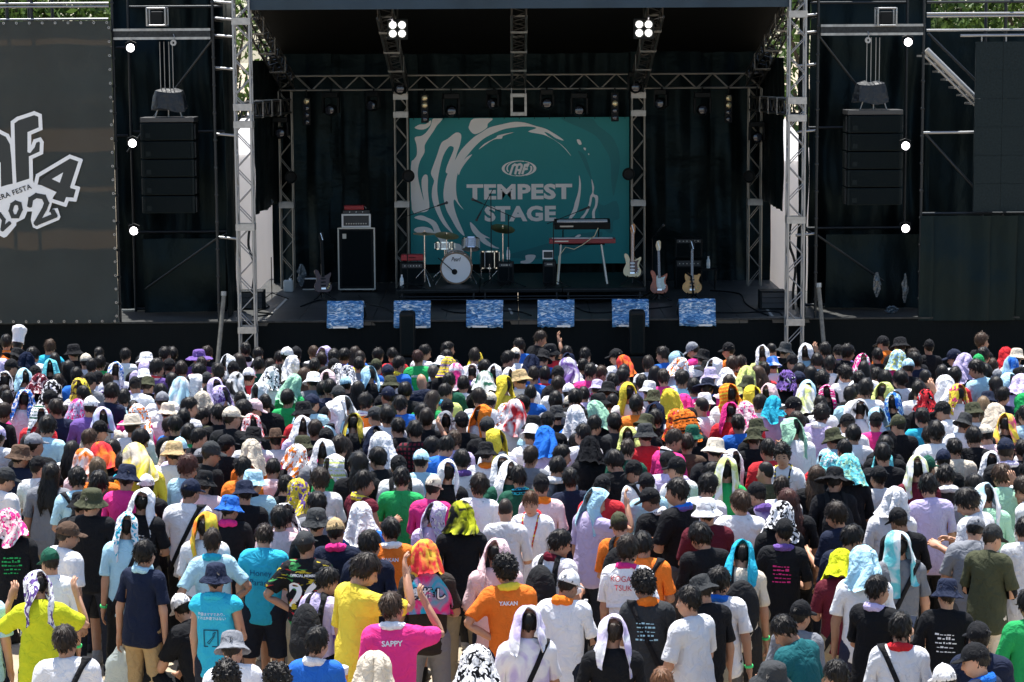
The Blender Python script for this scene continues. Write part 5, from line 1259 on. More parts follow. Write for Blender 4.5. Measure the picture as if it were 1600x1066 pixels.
def band(p_top, p_low, half=.019, n=40, f=None):
    """a strap running round the torso through a shoulder point and the opposite hip"""
    f = f or shirt0; p_top = np.array(p_top); p_low = np.array(p_low); ax = p_top - p_low; L = np.linalg.norm(ax); ax /= L; cen = (p_top + p_low) / 2; yv = np.array([0, 1.0, 0]); nrm = np.cross(ax, yv); rows = []
    for s, off in ((-half, .002), (-half, .009), (half, .009), (half, .002)):
        t = 2 * math.pi * np.arange(n) / n; tgt = cen + ax * (np.cos(t) * L * .5)[:, None] + nrm * s; D = -(ax * (np.cos(t) * .35)[:, None] + yv * np.sin(t)[:, None]); D /= np.linalg.norm(D, axis=1)[:, None]
        rows.append(ray_hit(tgt - D * .4, D, f, off, .4))
    return strip(rows, True)
def shoulder_strap(x, half=.022, n=24):
    rows = []
    for s, off in ((-half, .002), (-half, .011), (half, .011), (half, .002)):
        t = np.linspace(R(215), R(-50), n); O = np.stack([np.full(n, x + s), -.015 + .45 * np.cos(t), 1.30 + .45 * np.sin(t)], 1); D = np.stack([np.zeros(n), -np.cos(t), -np.sin(t)], 1); rows.append(ray_hit(O, D, shirt0, off, .45))
    return strip(rows, False)

# bones: name, pivot, end, radius
BONES = [('chest', (0, 0, .95), (0, 0, 1.36), .15), ('head', (0, -.012, 1.47), (0, 0, 1.62), .09),
         ('ua', SH, EL, .055), ('fa', EL, WR + AD * .17, .04), ('ub', SH * [-1, 1, 1], EL * [-1, 1, 1], .055), ('fb', EL * [-1, 1, 1], (WR + AD * .17) * [-1, 1, 1], .04),
         ('ta', HIP, KN, .085), ('sa', KN, AN, .055), ('tb', HIP * [-1, 1, 1], KN * [-1, 1, 1], .085), ('sb', KN * [-1, 1, 1], AN * [-1, 1, 1], .055), ('pel', (-.06, 0, .93), (.06, 0, .93), .13),
         ('fta', AN, AN + [0, .12, -.03], .05), ('ftb', AN * [-1, 1, 1], AN * [-1, 1, 1] + [0, .12, -.03], .05)]
BI = {b[0]: i for i, b in enumerate(BONES)}
def weights(V, mode='auto'):
    W = np.zeros((len(V), len(BONES)))
    if mode == 'head': W[:, BI['head']] = 1; return W
    for i, (n, a, b, r) in enumerate(BONES):
        if n == 'head': continue
        d = np.maximum(ncap(V, a, b, 0, 0), .004) / r; w = d ** -4.5
        W[:, i] = w
    # a leg or arm only influences its own side
    xs = V[:, 0]
    for n in ('ua', 'fa', 'ta', 'sa', 'fta'): W[:, BI[n]] *= np.clip(.5 + xs / .03, 0, 1)
    for n in ('ub', 'fb', 'tb', 'sb', 'ftb'): W[:, BI[n]] *= np.clip(.5 - xs / .03, 0, 1)
    W /= W.sum(1, keepdims=True)
    lo, hi = (1.43, 1.50) if mode == 'auto' else (1.40, 1.56)
    h = np.clip((V[:, 2] - lo) / (hi - lo), 0, 1) * (np.abs(xs) < (.125 if mode == 'auto' else .3)); h = h * h * (3 - 2 * h)
    W *= (1 - h)[:, None]; W[:, BI['head']] = h
    if mode == 'drape':
        for n in ('ua', 'fa', 'ub', 'fb'): W[:, BI['chest']] += W[:, BI[n]]; W[:, BI[n]] = 0
    if mode == 'torso':
        k = h; W[:] = 0; W[:, BI['chest']] = 1
    return W
TPL = {}; HB = {}
def tpl(name, V, T, mode='auto'):
    V = np.asarray(V, float); T = np.asarray(T, int); TPL[name] = (V, T, weights(V, mode))
for lod, kb, kh, ks, kt, ko, kr in ((0, 1500, 300, 1500, 760, 130, 900), (1, 620, 110, 620, 260, 60, 380)):
    V, T = decimate(*surface_nets(sdf_body, (-.68, -.19, -.01), (.68, .2, 1.72), .0145), kb + 700 * (lod == 0))
    Hh, Ht = decimate(*surface_nets(sdf_hand, WR + [-.09, -.09, -.22], WR + [.22, .10, .09], .0062), kh)
    E = []; ET = []; mi = [np.zeros(len(T), int), np.zeros(2 * len(Ht), int)]
    parts_v = [V, Hh, Hh * [-1, 1, 1]]; parts_t = [T, Ht + len(V), Ht[:, ::-1] + len(V) + len(Hh)]
    off = len(V) + 2 * len(Hh)
    def blob(c, r, m_, n=6):
        global off
        vv = [np.array(c) + np.array(r) * [math.cos(a), 0, math.sin(a)] for a in np.arange(n) * 2 * math.pi / n] + [np.array(c) + [0, r[1], 0]]
        parts_v.append(np.array(vv)); parts_t.append(np.array([(n, i, (i + 1) % n) for i in range(n)])[:, ::-1] + off); mi.append(np.full(n, m_)); off += n + 1
    for s in (-1, 1):
        blob((s * .031, .086, 1.583), (.013, .005, .0055), 1); blob((s * .032, .091, 1.606), (.018, .004, .0045), 1)
    blob((0, .0965, 1.517), (.021, .005, .006), 2)
    tpl('body%d' % lod, np.concatenate(parts_v), np.concatenate(parts_t)); TPL['body%d_mi' % lod] = np.concatenate(mi)
    for nm, kw in (('tee', {}), ('tee2', dict(fit=1.1, seed=2)), ('tank', dict(sleeve=.05)), ('long', dict(hem=.74, fit=1.12, seed=3, sleeve=.27))):
        tpl(nm + str(lod), *decimate(*surface_nets(lambda P: sdf_shirt(P, **kw), (-.5, -.2, .7), (.5, .2, 1.52), .017), ks))
    tpl('trouser%d' % lod, *decimate(*surface_nets(sdf_trouser, (-.25, -.2, .03), (.25, .2, 1.05), .018), kt))
    tpl('shorts%d' % lod, *decimate(*surface_nets(lambda P: sdf_trouser(P, .47, 1.12), (-.27, -.2, .4), (.27, .2, 1.05), .018), kt))
    V, T = decimate(*surface_nets(sdf_shoe, (.03, -.13, -.01), (.2, .2, .2), .011), ko); tpl('shoe_a%d' % lod, V, T); tpl('shoe_b%d' % lod, V * [-1, 1, 1], T[:, ::-1])
    for st in 'hbczlu':
        for sd_ in (0, 1, 2):
            if sd_ and st not in 'hb': continue
            key = (st, sd_)
            if lod == 0: HB[key] = surface_nets(hair(st, sd_ * 1.7), (-.15, -.2, 1.16 if st == 'l' else 1.42), (.15, .16, 1.77), .0085)
            V, T = decimate(*HB[key], int(kr * (.55 if st != 'c' else 1)))
            if st != 'z': V, T = tufts(V, T, (480 if st in 'hbcl' else 150) // (1 if lod == 0 else 2), sd_ + 5, *((.052, .0042, .006) if st in 'hbul' else (.024, .007, .014, 1.0)))
            tpl('hair_%s%d_%d' % (st, sd_, lod), V, T, 'head' if st != 'l' else 'drape')
tpl('cap', *decimate(*surface_nets(sdf_cap, (-.12, -.14, 1.57), (.12, .2, 1.74), .0075), 520), 'head')
tpl('bucket', *revolve([(.001, 1.722), (.055, 1.720), (.080, 1.708), (.089, 1.69), (.100, 1.628), (.103, 1.615), (.150, 1.572), (.154, 1.566), (.150, 1.564), (.101, 1.604), (.097, 1.61)], wob=.004), mode='head')
tpl('widehat', *revolve([(.001, 1.725), (.055, 1.722), (.082, 1.71), (.092, 1.69), (.101, 1.628), (.104, 1.615), (.17, 1.595), (.215, 1.575), (.217, 1.570), (.17, 1.588), (.101, 1.606), (.097, 1.61)], wob=.008, seed=4), mode='head')
tpl('fedora', *revolve([(.001, 1.712), (.03, 1.716), (.062, 1.735), (.078, 1.72), (.096, 1.645), (.099, 1.628), (.14, 1.618), (.165, 1.628), (.166, 1.622), (.14, 1.611), (.098, 1.615)], wob=.003, seed=5), mode='head')
tpl('chef', *revolve([(.001, 1.90), (.06, 1.895), (.115, 1.86), (.12, 1.82), (.10, 1.76), (.094, 1.72), (.094, 1.64), (.097, 1.62), (.092, 1.62)], wob=.012, seed=6), mode='head')
for k in range(6): tpl('arch%d' % k, *towel_arch(k + 1), mode='drape')
for k in range(6): tpl('hood%d' % k, *towel_hood(k + 11), mode='drape')
tpl('hoodS', *towel_hood(97), mode='drape')
for k in range(4): tpl('neck%d' % k, *towel_neck(k + 21), mode='drape')
V, F = band((.115, -.02, 1.42), (-.15, -.01, .88)); tpl('strap_a', V, F); tpl('strap_b', V * [-1, 1, 1], F[:, ::-1])
# backpack: a soft box against the back with two shoulder straps
pk = lambda P: smax(smin(nell(P, (0, -.19, 1.16), (.16, .085, .25)), nell(P, (0, -.25, 1.05), (.12, .05, .12)), .03), P[:, 1] + .118, .02)
tpl('pack', *decimate(*surface_nets(pk, (-.2, -.34, .86), (.2, -.08, 1.45), .017), 420), 'torso')
for s, nm in ((1, 'packstrap_a'), (-1, 'packstrap_b')): tpl(nm, *shoulder_strap(.088 * s))
# a shoulder cape of towel (spread over the back)
def cape():
    nu, nv = 23, 11; V = []
    for j in range(nv):
        v = j / (nv - 1)
        for i in range(nu):
            u = 2 * i / (nu - 1) - 1; V.append((u * (.10 + .16 * min(1, v * 1.6)), -.3, 1.47 - .33 * v - .05 * u * u))
    V = np.array(V); d = np.repeat(np.array([[0, 1.0, 0]]), len(V), 0)
    P = V.copy()
    for _ in range(40):
        P = P + d * np.clip(shirt0(P) - .014, -.03, .03)[:, None] * .8
        P[:, 1] = np.clip(P[:, 1], -.3, .0)
    return thicken(P[:, :], nu, nv, .006)
tpl('cape', *cape())

# ------------------------------------------------------------------ people: materials (colours come with each figure)
def pmat(name, rough, spec=.4, bump=None, kind='plain', sheen=0):
    m = bpy.data.materials.new(name); m.use_nodes = True; t = m.node_tree; b = t.nodes['Principled BSDF']; L = t.links.new; N = t.nodes.new
    b.inputs['Roughness'].default_value = rough; b.inputs['Specular IOR Level'].default_value = spec
    at = N('ShaderNodeAttribute'); at.attribute_name = 'Col'; col = at.outputs['Color']
    re = N('ShaderNodeAttribute'); re.attribute_name = 'Rest'; rest = re.outputs['Vector']
    def noise(sc, det=3, dist=0, vec=rest):
        n = N('ShaderNodeTexNoise'); n.inputs['Scale'].default_value = sc; n.inputs['Detail'].default_value = det; n.inputs['Distortion'].default_value = dist; L(vec, n.inputs['Vector']); return n.outputs['Fac']
    def ramp(fac, a, c_, lo=(0, 0, 0, 1), hi=(1, 1, 1, 1)):
        r_ = N('ShaderNodeValToRGB'); r_.color_ramp.elements[0].position = a; r_.color_ramp.elements[1].position = c_; r_.color_ramp.elements[0].color = lo; r_.color_ramp.elements[1].color = hi; L(fac, r_.inputs['Fac']); return r_.outputs['Color']
    def mix(f, a, c_, mode='MIX'):
        x = N('ShaderNodeMix'); x.data_type = 'RGBA'; x.blend_type = mode
        if isinstance(f, float): x.inputs[0].default_value = f
        else: L(f, x.inputs[0])
        for s, k in ((a, 6), (c_, 7)):
            if isinstance(s, tuple): x.inputs[k].default_value = s
            else: L(s, x.inputs[k])
        return x.outputs[2]
    if kind in ('print', 'check', 'blot', 'bands'):
        a2 = N('ShaderNodeAttribute'); a2.attribute_name = 'ColB'; c2 = a2.outputs['Color']
        if kind == 'print':
            v = N('ShaderNodeTexVoronoi'); v.inputs['Scale'].default_value = 13; L(rest, v.inputs['Vector'])
            col = mix(ramp(noise(16, 2, 1.2), .53, .55), col, c2)
            col = mix(ramp(noise(24, 3, 1.0), .63, .65), col, (.02, .02, .03, 1))
            col = mix(ramp(noise(15, 2, .6), .64, .66), col, (.8, .8, .8, 1))
        elif kind == 'bands':      # woven borders and rows of small lettering
            w = N('ShaderNodeTexWave'); w.bands_direction = 'Z'; w.inputs['Scale'].default_value = 8; w.inputs['Distortion'].default_value = .8; L(rest, w.inputs['Vector'])
            w2 = N('ShaderNodeTexWave'); w2.bands_direction = 'Z'; w2.inputs['Scale'].default_value = 2.3; w2.inputs['Phase Offset'].default_value = 1.5; L(rest, w2.inputs['Vector'])
            v = N('ShaderNodeMapping'); v.inputs['Scale'].default_value = (70, 70, 30); L(rest, v.inputs['Vector'])
            g = N('ShaderNodeMath'); g.operation = 'MULTIPLY'; L(ramp(w.outputs['Fac'], .70, .75), g.inputs[0]); L(ramp(noise(1, 1, 0, v.outputs[0]), .48, .5), g.inputs[1])
            col = mix(ramp(w2.outputs['Fac'], .95, .96), mix(g.outputs[0], col, c2), c2)
        elif kind == 'check':
            for ax in ('X', 'Z'):
                w = N('ShaderNodeTexWave'); w.bands_direction = ax; w.inputs['Scale'].default_value = 7; L(rest, w.inputs['Vector']); col = mix(ramp(w.outputs['Fac'], .6, .64), col, c2)
        else:
            col = mix(ramp(noise(6, 2, 1.0), .42, .62), col, c2)
    if kind == 'brush':
        for k, c_ in enumerate(((.45, .02, .03, 1), (.55, .42, .03, 1), (.05, .28, .08, 1))):
            mp = N('ShaderNodeMapping'); mp.inputs['Location'].default_value = (k * 3.1, k * 1.7, k * 5.3); mp.inputs['Rotation'].default_value = (0, .8 + k * .9, 0); mp.inputs['Scale'].default_value = (1, 1, 3.2); L(rest, mp.inputs['Vector'])
            col = mix(ramp(noise(6, 3, .6, mp.outputs[0]), .60, .62), col, c_)
    if kind == 'hair':
        n_ = N('ShaderNodeMapping'); n_.inputs['Scale'].default_value = (160, 160, 22); L(rest, n_.inputs['Vector']); f = noise(1, 3, 0, n_.outputs[0])
        col = mix(ramp(f, .3, .75), mix(.55, col, (0, 0, 0, 1)), mix(.12, col, (.10, .075, .055, 1)))
    elif kind == 'skin':
        col = mix(ramp(noise(14), .35, .7), col, mix(.8, col, (1.0, .80, .72, 1), 'MULTIPLY'))
    else:
        col = mix(ramp(noise(5, 4), .3, .75), mix(1.0, col, (.90, .90, .91, 1), 'MULTIPLY'), col)
    L(col, b.inputs['Base Color'])
    if sheen: b.inputs['Sheen Weight'].default_value = sheen
    if bump:
        vec = rest
        if kind == 'hair': vec = n_.outputs[0]
        h = noise(1 if kind == 'hair' else bump[0], 3, .6, vec); bp = N('ShaderNodeBump'); bp.inputs['Strength'].default_value = bump[1]; bp.inputs['Distance'].default_value = bump[2]; L(h, bp.inputs['Height']); L(bp.outputs[0], b.inputs['Normal'])
    return m
PM = [pmat('skin', .5, .4, (70, .15, .004), 'skin'), pmat('face_dark', .5), pmat('lips', .5),
      pmat('cloth', .85, .2, (13, .9, .03)), pmat('towel_cloth', .95, .1, (17, 1.0, .03)), pmat('printed_towel', .92, .1, (17, .9, .03), 'print'),
      pmat('checked_cloth', .85, .2, (26, .5, .012), 'check'), pmat('blotched_cloth', .85, .2, (26, .5, .012), 'blot'), pmat('hair_strands', .40, .24, (1, .6, .006), 'hair'), pmat('lettering_ink', .7, .2), pmat('banded_towel', .92, .1, (17, .9, .03), 'bands'), pmat('brush_printed_cloth', .8, .2, (13, .9, .03), 'brush')]
SKIN, DARK, LIPS, CLOTH, TOWEL, PRINT, CHECK, BLOT, HAIR, INK, BANDS, BRUSH = range(12)
COL = dict(k=(.0065, .0072, .0095), w=(.82, .82, .84), n=(.010, .016, .040), b=(.02, .14, .55), c=(.42, .68, .80), a=(.16, .62, .68), g=(.02, .36, .10), G=(.012, .09, .055), o=(.052, .056, .03), m=(.38, .68, .48),
           y=(.80, .62, .06), L=(.62, .68, .22), O=(.86, .20, .025), r=(.62, .03, .04), d=(.12, .012, .024), p=(.80, .58, .60), P=(.78, .04, .24), v=(.16, .09, .32), V=(.56, .48, .72), e=(.66, .58, .46), E=(.20, .21, .235),
           D=(.034, .037, .04), B=(.10, .06, .04), j=(.46, .33, .17), T=(.01, .11, .125), Y=(.52, .56, .02), K=(.035, .028, .024), A=(.03, .42, .60))
CNAME = dict(k='black', w='white', n='navy', b='blue', c='pale blue', a='aqua', g='green', G='dark green', o='olive', m='mint', y='yellow', L='lime', O='orange', r='red', d='maroon', p='pale pink', P='hot pink', v='purple', V='lavender', e='beige', E='grey', D='charcoal', B='brown', j='tan', T='teal', Y='acid yellow', K='dark brown', A='bright blue')
HAIRC = dict(k=(.0045, .0040, .0041), B=(.06, .034, .02), d=(.07, .022, .016), j=(.20, .13, .07), O=(.16, .07, .03), E=(.09, .085, .08))
# ------------------------------------------------------------------ people: who stands where (zoomed photo pixels: head centre, head, shirt, extras)
# heads: h short hair, b full hair, c curly, z cropped, l long, bald, k cap, u bucket hat, U wide hat, s straw hat, chef, t towel arched over hair, T towel hood
# extras: R L F r l facing; s strap, B backpack, nX neck towel, a arm up, h hand on hip, p hands in front, qX second print colour, Sx arm sleeves, tX trousers, sh shorts, t=lettering
PANELS = {
'A1': '''60,200 h/k O;165,225 chef/w O;160,335 U/k k;465,240 h/B A;680,290 u/k k;920,310 h/k k;1165,320 h/k w;1530,310 h/k k;1310,390 h/k k;110,430 k/k k R;250,385 T/n n;325,490 k/k k;470,440 t/a k;640,440 l/k k
850,420 h/k k;1070,470 t/w w qb;930,390 h/k g;1350,450 t/V k;1460,430 h/k v nr r;1570,420 k/k k;15,430 t/V w;40,560 t/w k qk;220,530 t/c c;370,590 T/d k qp;490,650 T/k k qw;540,560 h/k k;840,560 k/k E;740,620 t/y w qB;1000,560 h/B V nv
1250,600 k/k w;1370,600 u/o k;230,730 t/b w qw;70,720 h/k k;470,720 k/k r r;765,680 h/k v;1030,740 h/k w;1150,710 h/k c nw;1480,660 h/k w;1500,735 k/E w;40,850 h/k k r;360,880 t/w r qG;600,860 h/k w s nv;720,830 T/V k qP
840,790 k/w v;950,900 t/V e qc;1250,880 T/w w qO;1230,970 s/e w;1555,840 u/e w;1580,970 h/k b;930,1010 k/k k R''',
'A2': '''20,310 h/k k;350,300 h/k k R;270,340 U/v v;110,450 h/k d;280,470 h/k w;345,550 k/D w;545,400 t/w w;700,270 h/k w s nk;590,450 k/k k;440,470 h/k k;830,410 h/k G;930,420 h/k g;820,310 h/k k;1020,350 h/k P;1090,320 k/w k;1170,310 k/k k;1330,300 h/B w
1440,310 t/V w;1520,330 h/k k;1400,360 h/k k;1340,420 h/k y;1135,420 T/w k;1250,510 l/B k;1525,420 k/k w;1560,490 T/w k qk;1465,540 t/p p;1330,560 u/w E;1160,600 T/m g R;950,530 T/w w qk;620,580 T/k w qw;420,620 t/V w;100,620 T/c c qw;230,580 t/w w;840,660 t/w k
300,750 T/e e;470,700 t/V k qv;190,790 h/k w R;880,760 h/k k l t=~y;650,730 h/k k;690,820 h/k k;790,810 k/p k;1320,760 k/n c r;1480,620 h/k n;1560,680 k/D k;1530,840 t/w c s;1220,880 l/B w;1230,980 t/w V;310,880 h/k o r;50,960 h/k k;130,900 h/k w;440,860 h/k k
580,890 k/e k r;760,960 t/p k qr;1350,1000 h/k k;1420,640 h/k b''',
'A3': '''50,330 h/k v;195,340 z/k y;365,320 h/k k r;490,320 h/k r;345,430 k/o b;560,400 h/k b ny r;730,340 h/d g t=HYKON;800,290 h/k w R;1010,260 h/k k R;1000,340 h/k k;1270,360 t/y w;1570,350 h/k k;75,510 T/w k qn;270,510 t/c k;450,480 k/n w s;1010,430 T/y k qv;870,480 h/E k
760,560 bald n s;475,590 u/o k;1080,490 T/P k qw;1230,480 t/w v qp;1440,490 t/w k;1580,520 t/w k;60,590 k/c k;180,640 l/k k;450,690 k/n o;1150,590 h/k w;990,660 h/k L nA;1350,570 T/w k qG;1520,600 t/y y;610,650 h/k k;1020,560 h/k G;1400,740 k/e w;250,750 h/k O nw r;570,770 h/k b
330,880 k/D w;440,880 h/k w s;140,960 t/y k qK;760,850 h/k k;810,900 h/k k;980,930 t/E k;1130,930 k/k k;1330,880 t/O w;1540,870 T/w w qO;1240,960 t/c V;1370,980 k/D k;700,1010 h/k d a check;25,790 t/w w''',
'A4': '''60,230 h/k b L;270,160 h/k k R a;350,290 u/k r;510,300 h/k k F;680,320 h/k w;960,330 k/k w L;1030,410 T/O k qr;1260,400 h/k w;1390,310 h/k b L;1520,370 t/c w;1570,440 T/w w qO;180,410 T/n b;200,500 h/k b;300,500 h/k r;70,540 u/j w;420,500 k/k k;510,440 T/v w qw
730,470 h/k P t=SAPPY;830,490 h/B k;930,560 h/k k;1030,520 h/k V R;1200,570 h/k V;1400,520 h/k P;1560,520 h/k c s;170,670 h/k b;100,770 h/k D nw r;400,740 b/k E;590,720 h/k k;530,770 k/e k;660,690 h/k V;1070,670 t/y w;1270,640 u/w w;1310,720 u/o n;1440,740 T/y k L;1150,770 h/k O t=YAKAN
930,760 h/k O r;800,760 u/k k;770,850 T/m k;590,890 T/w b;330,930 k/k k;410,870 u/D k;200,970 u/k c;1240,960 u/o k;1330,910 h/k k;1520,930 T/O k qr;770,960 h/k k r;940,940 h/k D;20,840 T/r w qw;1590,780 T/P n;890,650 u/k k''',
'A5': '''95,270 k/E P L;430,270 k/k O L;470,400 h/B O;550,390 h/k k;750,310 t/w L;830,270 z/k p;960,270 u/D k;1150,290 t/w c a;1320,270 h/k k;1450,290 k/k v;1540,290 h/k k R;1020,380 k/k k;240,440 U/k n;310,430 t/w w;840,410 u/b w qw;1370,400 h/k w s;1510,490 c/k w;1190,500 l/k w
415,530 T/w w;600,520 T/L w;700,500 l/B k;760,460 h/k r;110,610 h/k c;240,620 U/n P B;440,580 h/k p;610,590 u/o k;965,560 T/v k qk;1080,550 k/n k;1300,540 c/k k;430,680 t/O w qy;650,690 t/y y;810,670 t/p w;850,800 T/A V;1030,790 k/k k L;1145,700 T/w k qL;1340,680 t/P k qw;1560,690 h/k c
180,790 z/k w;80,890 k/k n s r;450,850 t/P r;590,860 T/p r qP;520,950 h/k b;1060,930 h/k w;1300,860 c/k V nw;1530,950 k/k w;690,1000 u/o k;1010,1010 t/m w;30,940 T/O k qk;20,540 h/k c''',
'A6': '''290,210 k/k O L;450,230 u/k k;720,240 k/k k;1215,190 c/B k R;1430,330 T/r k;1530,330 u/e w;100,390 t/P k qw;240,320 h/k k;430,360 T/c P qL;580,370 b/k n L;950,340 k/n w L;1050,400 T/V k;1180,380 k/g k;1150,440 h/k c L;1230,480 h/k k t=~P;1310,420 h/B w;1480,420 T/c k qb
70,540 h/k b;230,500 h/k c;310,540 h/k k;450,540 h/k w l;680,530 z/k k;960,510 h/k r;860,610 T/w w;310,660 t/L w;630,640 h/k w a;690,740 T/r k qk check;980,680 t/y w qP;1330,600 l/k k l;1450,570 t/c k t=~E;1350,520 k/E k;1570,600 T/V V;40,660 h/k k;390,760 t/b k qc
80,820 t/w w qk s;230,930 k/k P;430,960 k/o k;650,890 h/k A;840,830 k/k w L;1050,950 u/D w;1125,850 u/o w;1220,790 l/j w;1330,880 T/e e;1440,960 t/y k qP;1570,900 h/k w;1590,780 T/g w''',
'B1': '''410,110 h/d p R hold=phone;835,140 h/B e r;1310,150 h/k n R;1570,270 t/e w;260,200 h/k k;320,190 k/E k;190,300 u/B n tank r;60,510 k/D w R Sk;720,510 h/k c s;770,360 T/w p qO;905,420 l/j O;930,300 T/O k qr;1040,250 h/k O r;1150,370 b/k k nA t=~w;1250,320 T/e y qy;920,540 h/k D
750,740 u/k k B;850,720 u/o k;1330,720 t/w k t=~w''',
'B2': '''280,130 h/k k R;40,270 u/j w;390,270 k/D k R;530,200 k/k k r;180,400 h/d c R;290,330 k/E k;690,410 h/k O s r;760,270 T/e O;980,150 s/B w;960,420 h/k p s;1170,310 T/w k qO;1230,210 u/o P;1450,130 k/k k;1430,260 t/w E B;1580,210 h/k k;1530,400 t/w g s qL t=HYKON
690,640 u/n k;560,780 u/b k nP;200,620 k/n w s r;1180,640 T/y w qv l;1360,740 h/k E;1050,860 t/w p qk''',
'B3': '''60,230 l/k k;170,370 l/k k l;390,200 T/w w t=LUCA/KA_UGA;550,400 k/k w B;870,220 b/k k nv R;1000,210 h/k b r;1060,150 h/B V;1130,340 h/k w nv h;1440,160 t/y w;1360,270 u/k w nO;1000,450 t/w k;240,540 h/k d tank ny R;1575,460 t/w G h;200,860 T/w b;1120,860 T/k k qY;900,850 t/V V qw r
1540,800 z/k w''',
'B4': '''300,150 T/b V;180,300 h/k E r;600,190 h/k n F;470,290 h/k w R;430,400 h/k k nw qE blot;720,240 T/k k;940,350 h/k k h;1070,240 h/k G;1080,130 t/L w;1230,100 u/D r;1510,150 h/k P R nw p;1520,410 k/k w L;1120,440 k/k w L s;60,490 h/k G nA;270,570 k/k p nO;170,730 h/O w F nr hold=cup
790,720 t/c V a R;1270,700 k/k k nw L p;1520,620 h/k k nb L''',
'B5': '''100,110 u/G k;50,180 h/k B;310,240 u/e k;670,140 u/o k t=~y;930,290 c/k w F nn;1400,140 u/o c;1500,240 h/k k;1540,420 T/a k qm;1370,390 T/a k qw;290,460 h/k k R t=~y;420,430 t/w g qL;770,450 z/k o L;690,650 k/k V nv s qv blot;540,720 h/B w tank;980,720 l/d k;230,810 u/w d;1420,520 U/k k B;1260,490 l/B k
1420,840 h/k n L;930,860 T/w k qk''',
'B6': '''720,120 h/k E nG;310,210 b/k k;290,280 h/k k;300,370 t/a w;950,230 h/k e s;1130,130 h/k k s;1430,240 k/n k nV;1580,240 h/k n;1290,360 t/w k;710,400 k/G k r;610,420 t/w d qL;250,490 k/k w t=~c;410,720 T/w w;870,480 h/k K nw;1390,480 b/B m qL;1060,720 h/k w L p;1230,680 t/w m qc;1585,600 h/k w a L;430,890 k/k k l''',
'C1': '''55,70 T/p k qP t=~g;430,130 k/B w R;310,300 k/G w s;225,460 t/w Y a2 qv;795,80 t/w c s qA;910,250 h/k n nc r tj t2 hold=bag;410,790 h/k w s t=~k;-150,440 h/k c tk''',
'C2': '''290,80 t/y w qO;330,170 h/k c nA h2;350,400 u/n A tank nA t=声優はママであり、/ママは声優ではない sh;130,590 k/w k X;455,840 u/E w;420,1030 c/k w;650,140 h/k A sh t=Honey/Parade;910,190 k/D k h brush t=26;1060,420 h/k V R B Sv z-;990,800 h/k b nw r hold=beer;750,30 h/k p;980,50 u/D k;1100,110 k/j n nP;730,1055 c/k w''',
'C3': '''295,350 h/k y a R z+;315,190 b/k n;440,100 h/k O nw t=YAKAN;660,270 T/r K qy tE cape t=激推し;450,580 h/B P nw a t=SAPPY;340,985 T/e e;980,950 T/w O qk''',
'C4': '''155,350 c/k O ny h t=YAKAN;110,250 t/p p;510,180 h/k w nd R B;870,70 k/o O B;930,220 b/k w nP cape t=KOGAN/TSUK;1020,190 h/k O s;560,440 k/w w nO r Sk hold=bottle;300,680 t/w w qV blot s;830,740 t/w k qV''',
'C5': '''370,140 h/k k l;300,540 h/k w L;380,480 u/D k;500,420 h/k w nb r;640,260 t/A e B;900,110 k/k k nv t=~P;890,730 h/k T L p;1010,630 k/k E r;830,1035 u/D k;140,1062 h/O w;20,450 c/k D nO s t=~c''',
'C6': '''135,150 h/k n R;60,320 T/Y d s;190,310 T/c w;410,200 t/a E s qw;900,100 k/E E p;1010,150 k/D o R Sk te;1200,100 h/k w te;290,470 h/k k nV R hold=phone;430,710 b/k w nr s;720,500 u/n k t=~w;915,770 k/k n;890,910 k/k n L nb;700,1045 k/w w;1225,560 h/k g;20,1015 h/k n''',
}
ORG = {}
for i, x0 in enumerate((0, 265, 530, 800, 1065, 1330)): ORG['A%d' % (i + 1)] = (x0, 500, 5.922); ORG['B%d' % (i + 1)] = (x0, 660, 5.922)
for i, x0 in enumerate((0, 250, 500, 750, 1000, 1300)): ORG['C%d' % (i + 1)] = (x0, 800, 4.007)
PEOPLE = []
for pn, txt in PANELS.items():
    x0, y0, k = ORG[pn]
    for e in txt.replace('\n', ';').split(';'):
        tk = e.split(); zx, zy = (float(v) for v in tk[0].split(','))
        hd = tk[1].split('/')
        PEOPLE.append(dict(px=x0 + zx / k, py=y0 + zy / k, head=hd[0], hcol=hd[1] if len(hd) > 1 else 'k', shirt=tk[2], x=tk[3:], row=pn[0]))
rnd = random.Random(21)
# people seen only as slivers between the others: fill the gaps between the heads listed above
taken = [(at_z(p['px'], p['py'], 1.58).x, at_z(p['px'], p['py'], 1.58).y) for p in PEOPLE]
for _ in range(6000):
    px, py = rnd.uniform(-170, 1770), rnd.uniform(552, 760); P0 = at_z(px, py, 1.55)
    if min((P0.x - a) ** 2 + (P0.y - b) ** 2 for a, b in taken) > .41 ** 2:
        taken.append((P0.x, P0.y)); PEOPLE.append(dict(px=px, py=py, head=rnd.choice(['h', 'h', 'h', 'h', 'h', 'b', 'k', 'k', 'u', 't', 'l']), hcol=None, shirt=rnd.choice('kkkkwwwwwwwncbEpVgrP'), x=[], row='X'))
        q0 = PEOPLE[-1]; q0['hcol'] = 'k' if q0['head'] in 'hbl' else rnd.choice('kkwwncVe')
print('fillers', sum(p['row'] == 'X' for p in PEOPLE))
def has(p, t): return t in p['x']
def tok(p, pre, n=None):
    for t in p['x']:
        if t.startswith(pre) and (n is None or len(t) == n): return t[len(pre):]
    return None

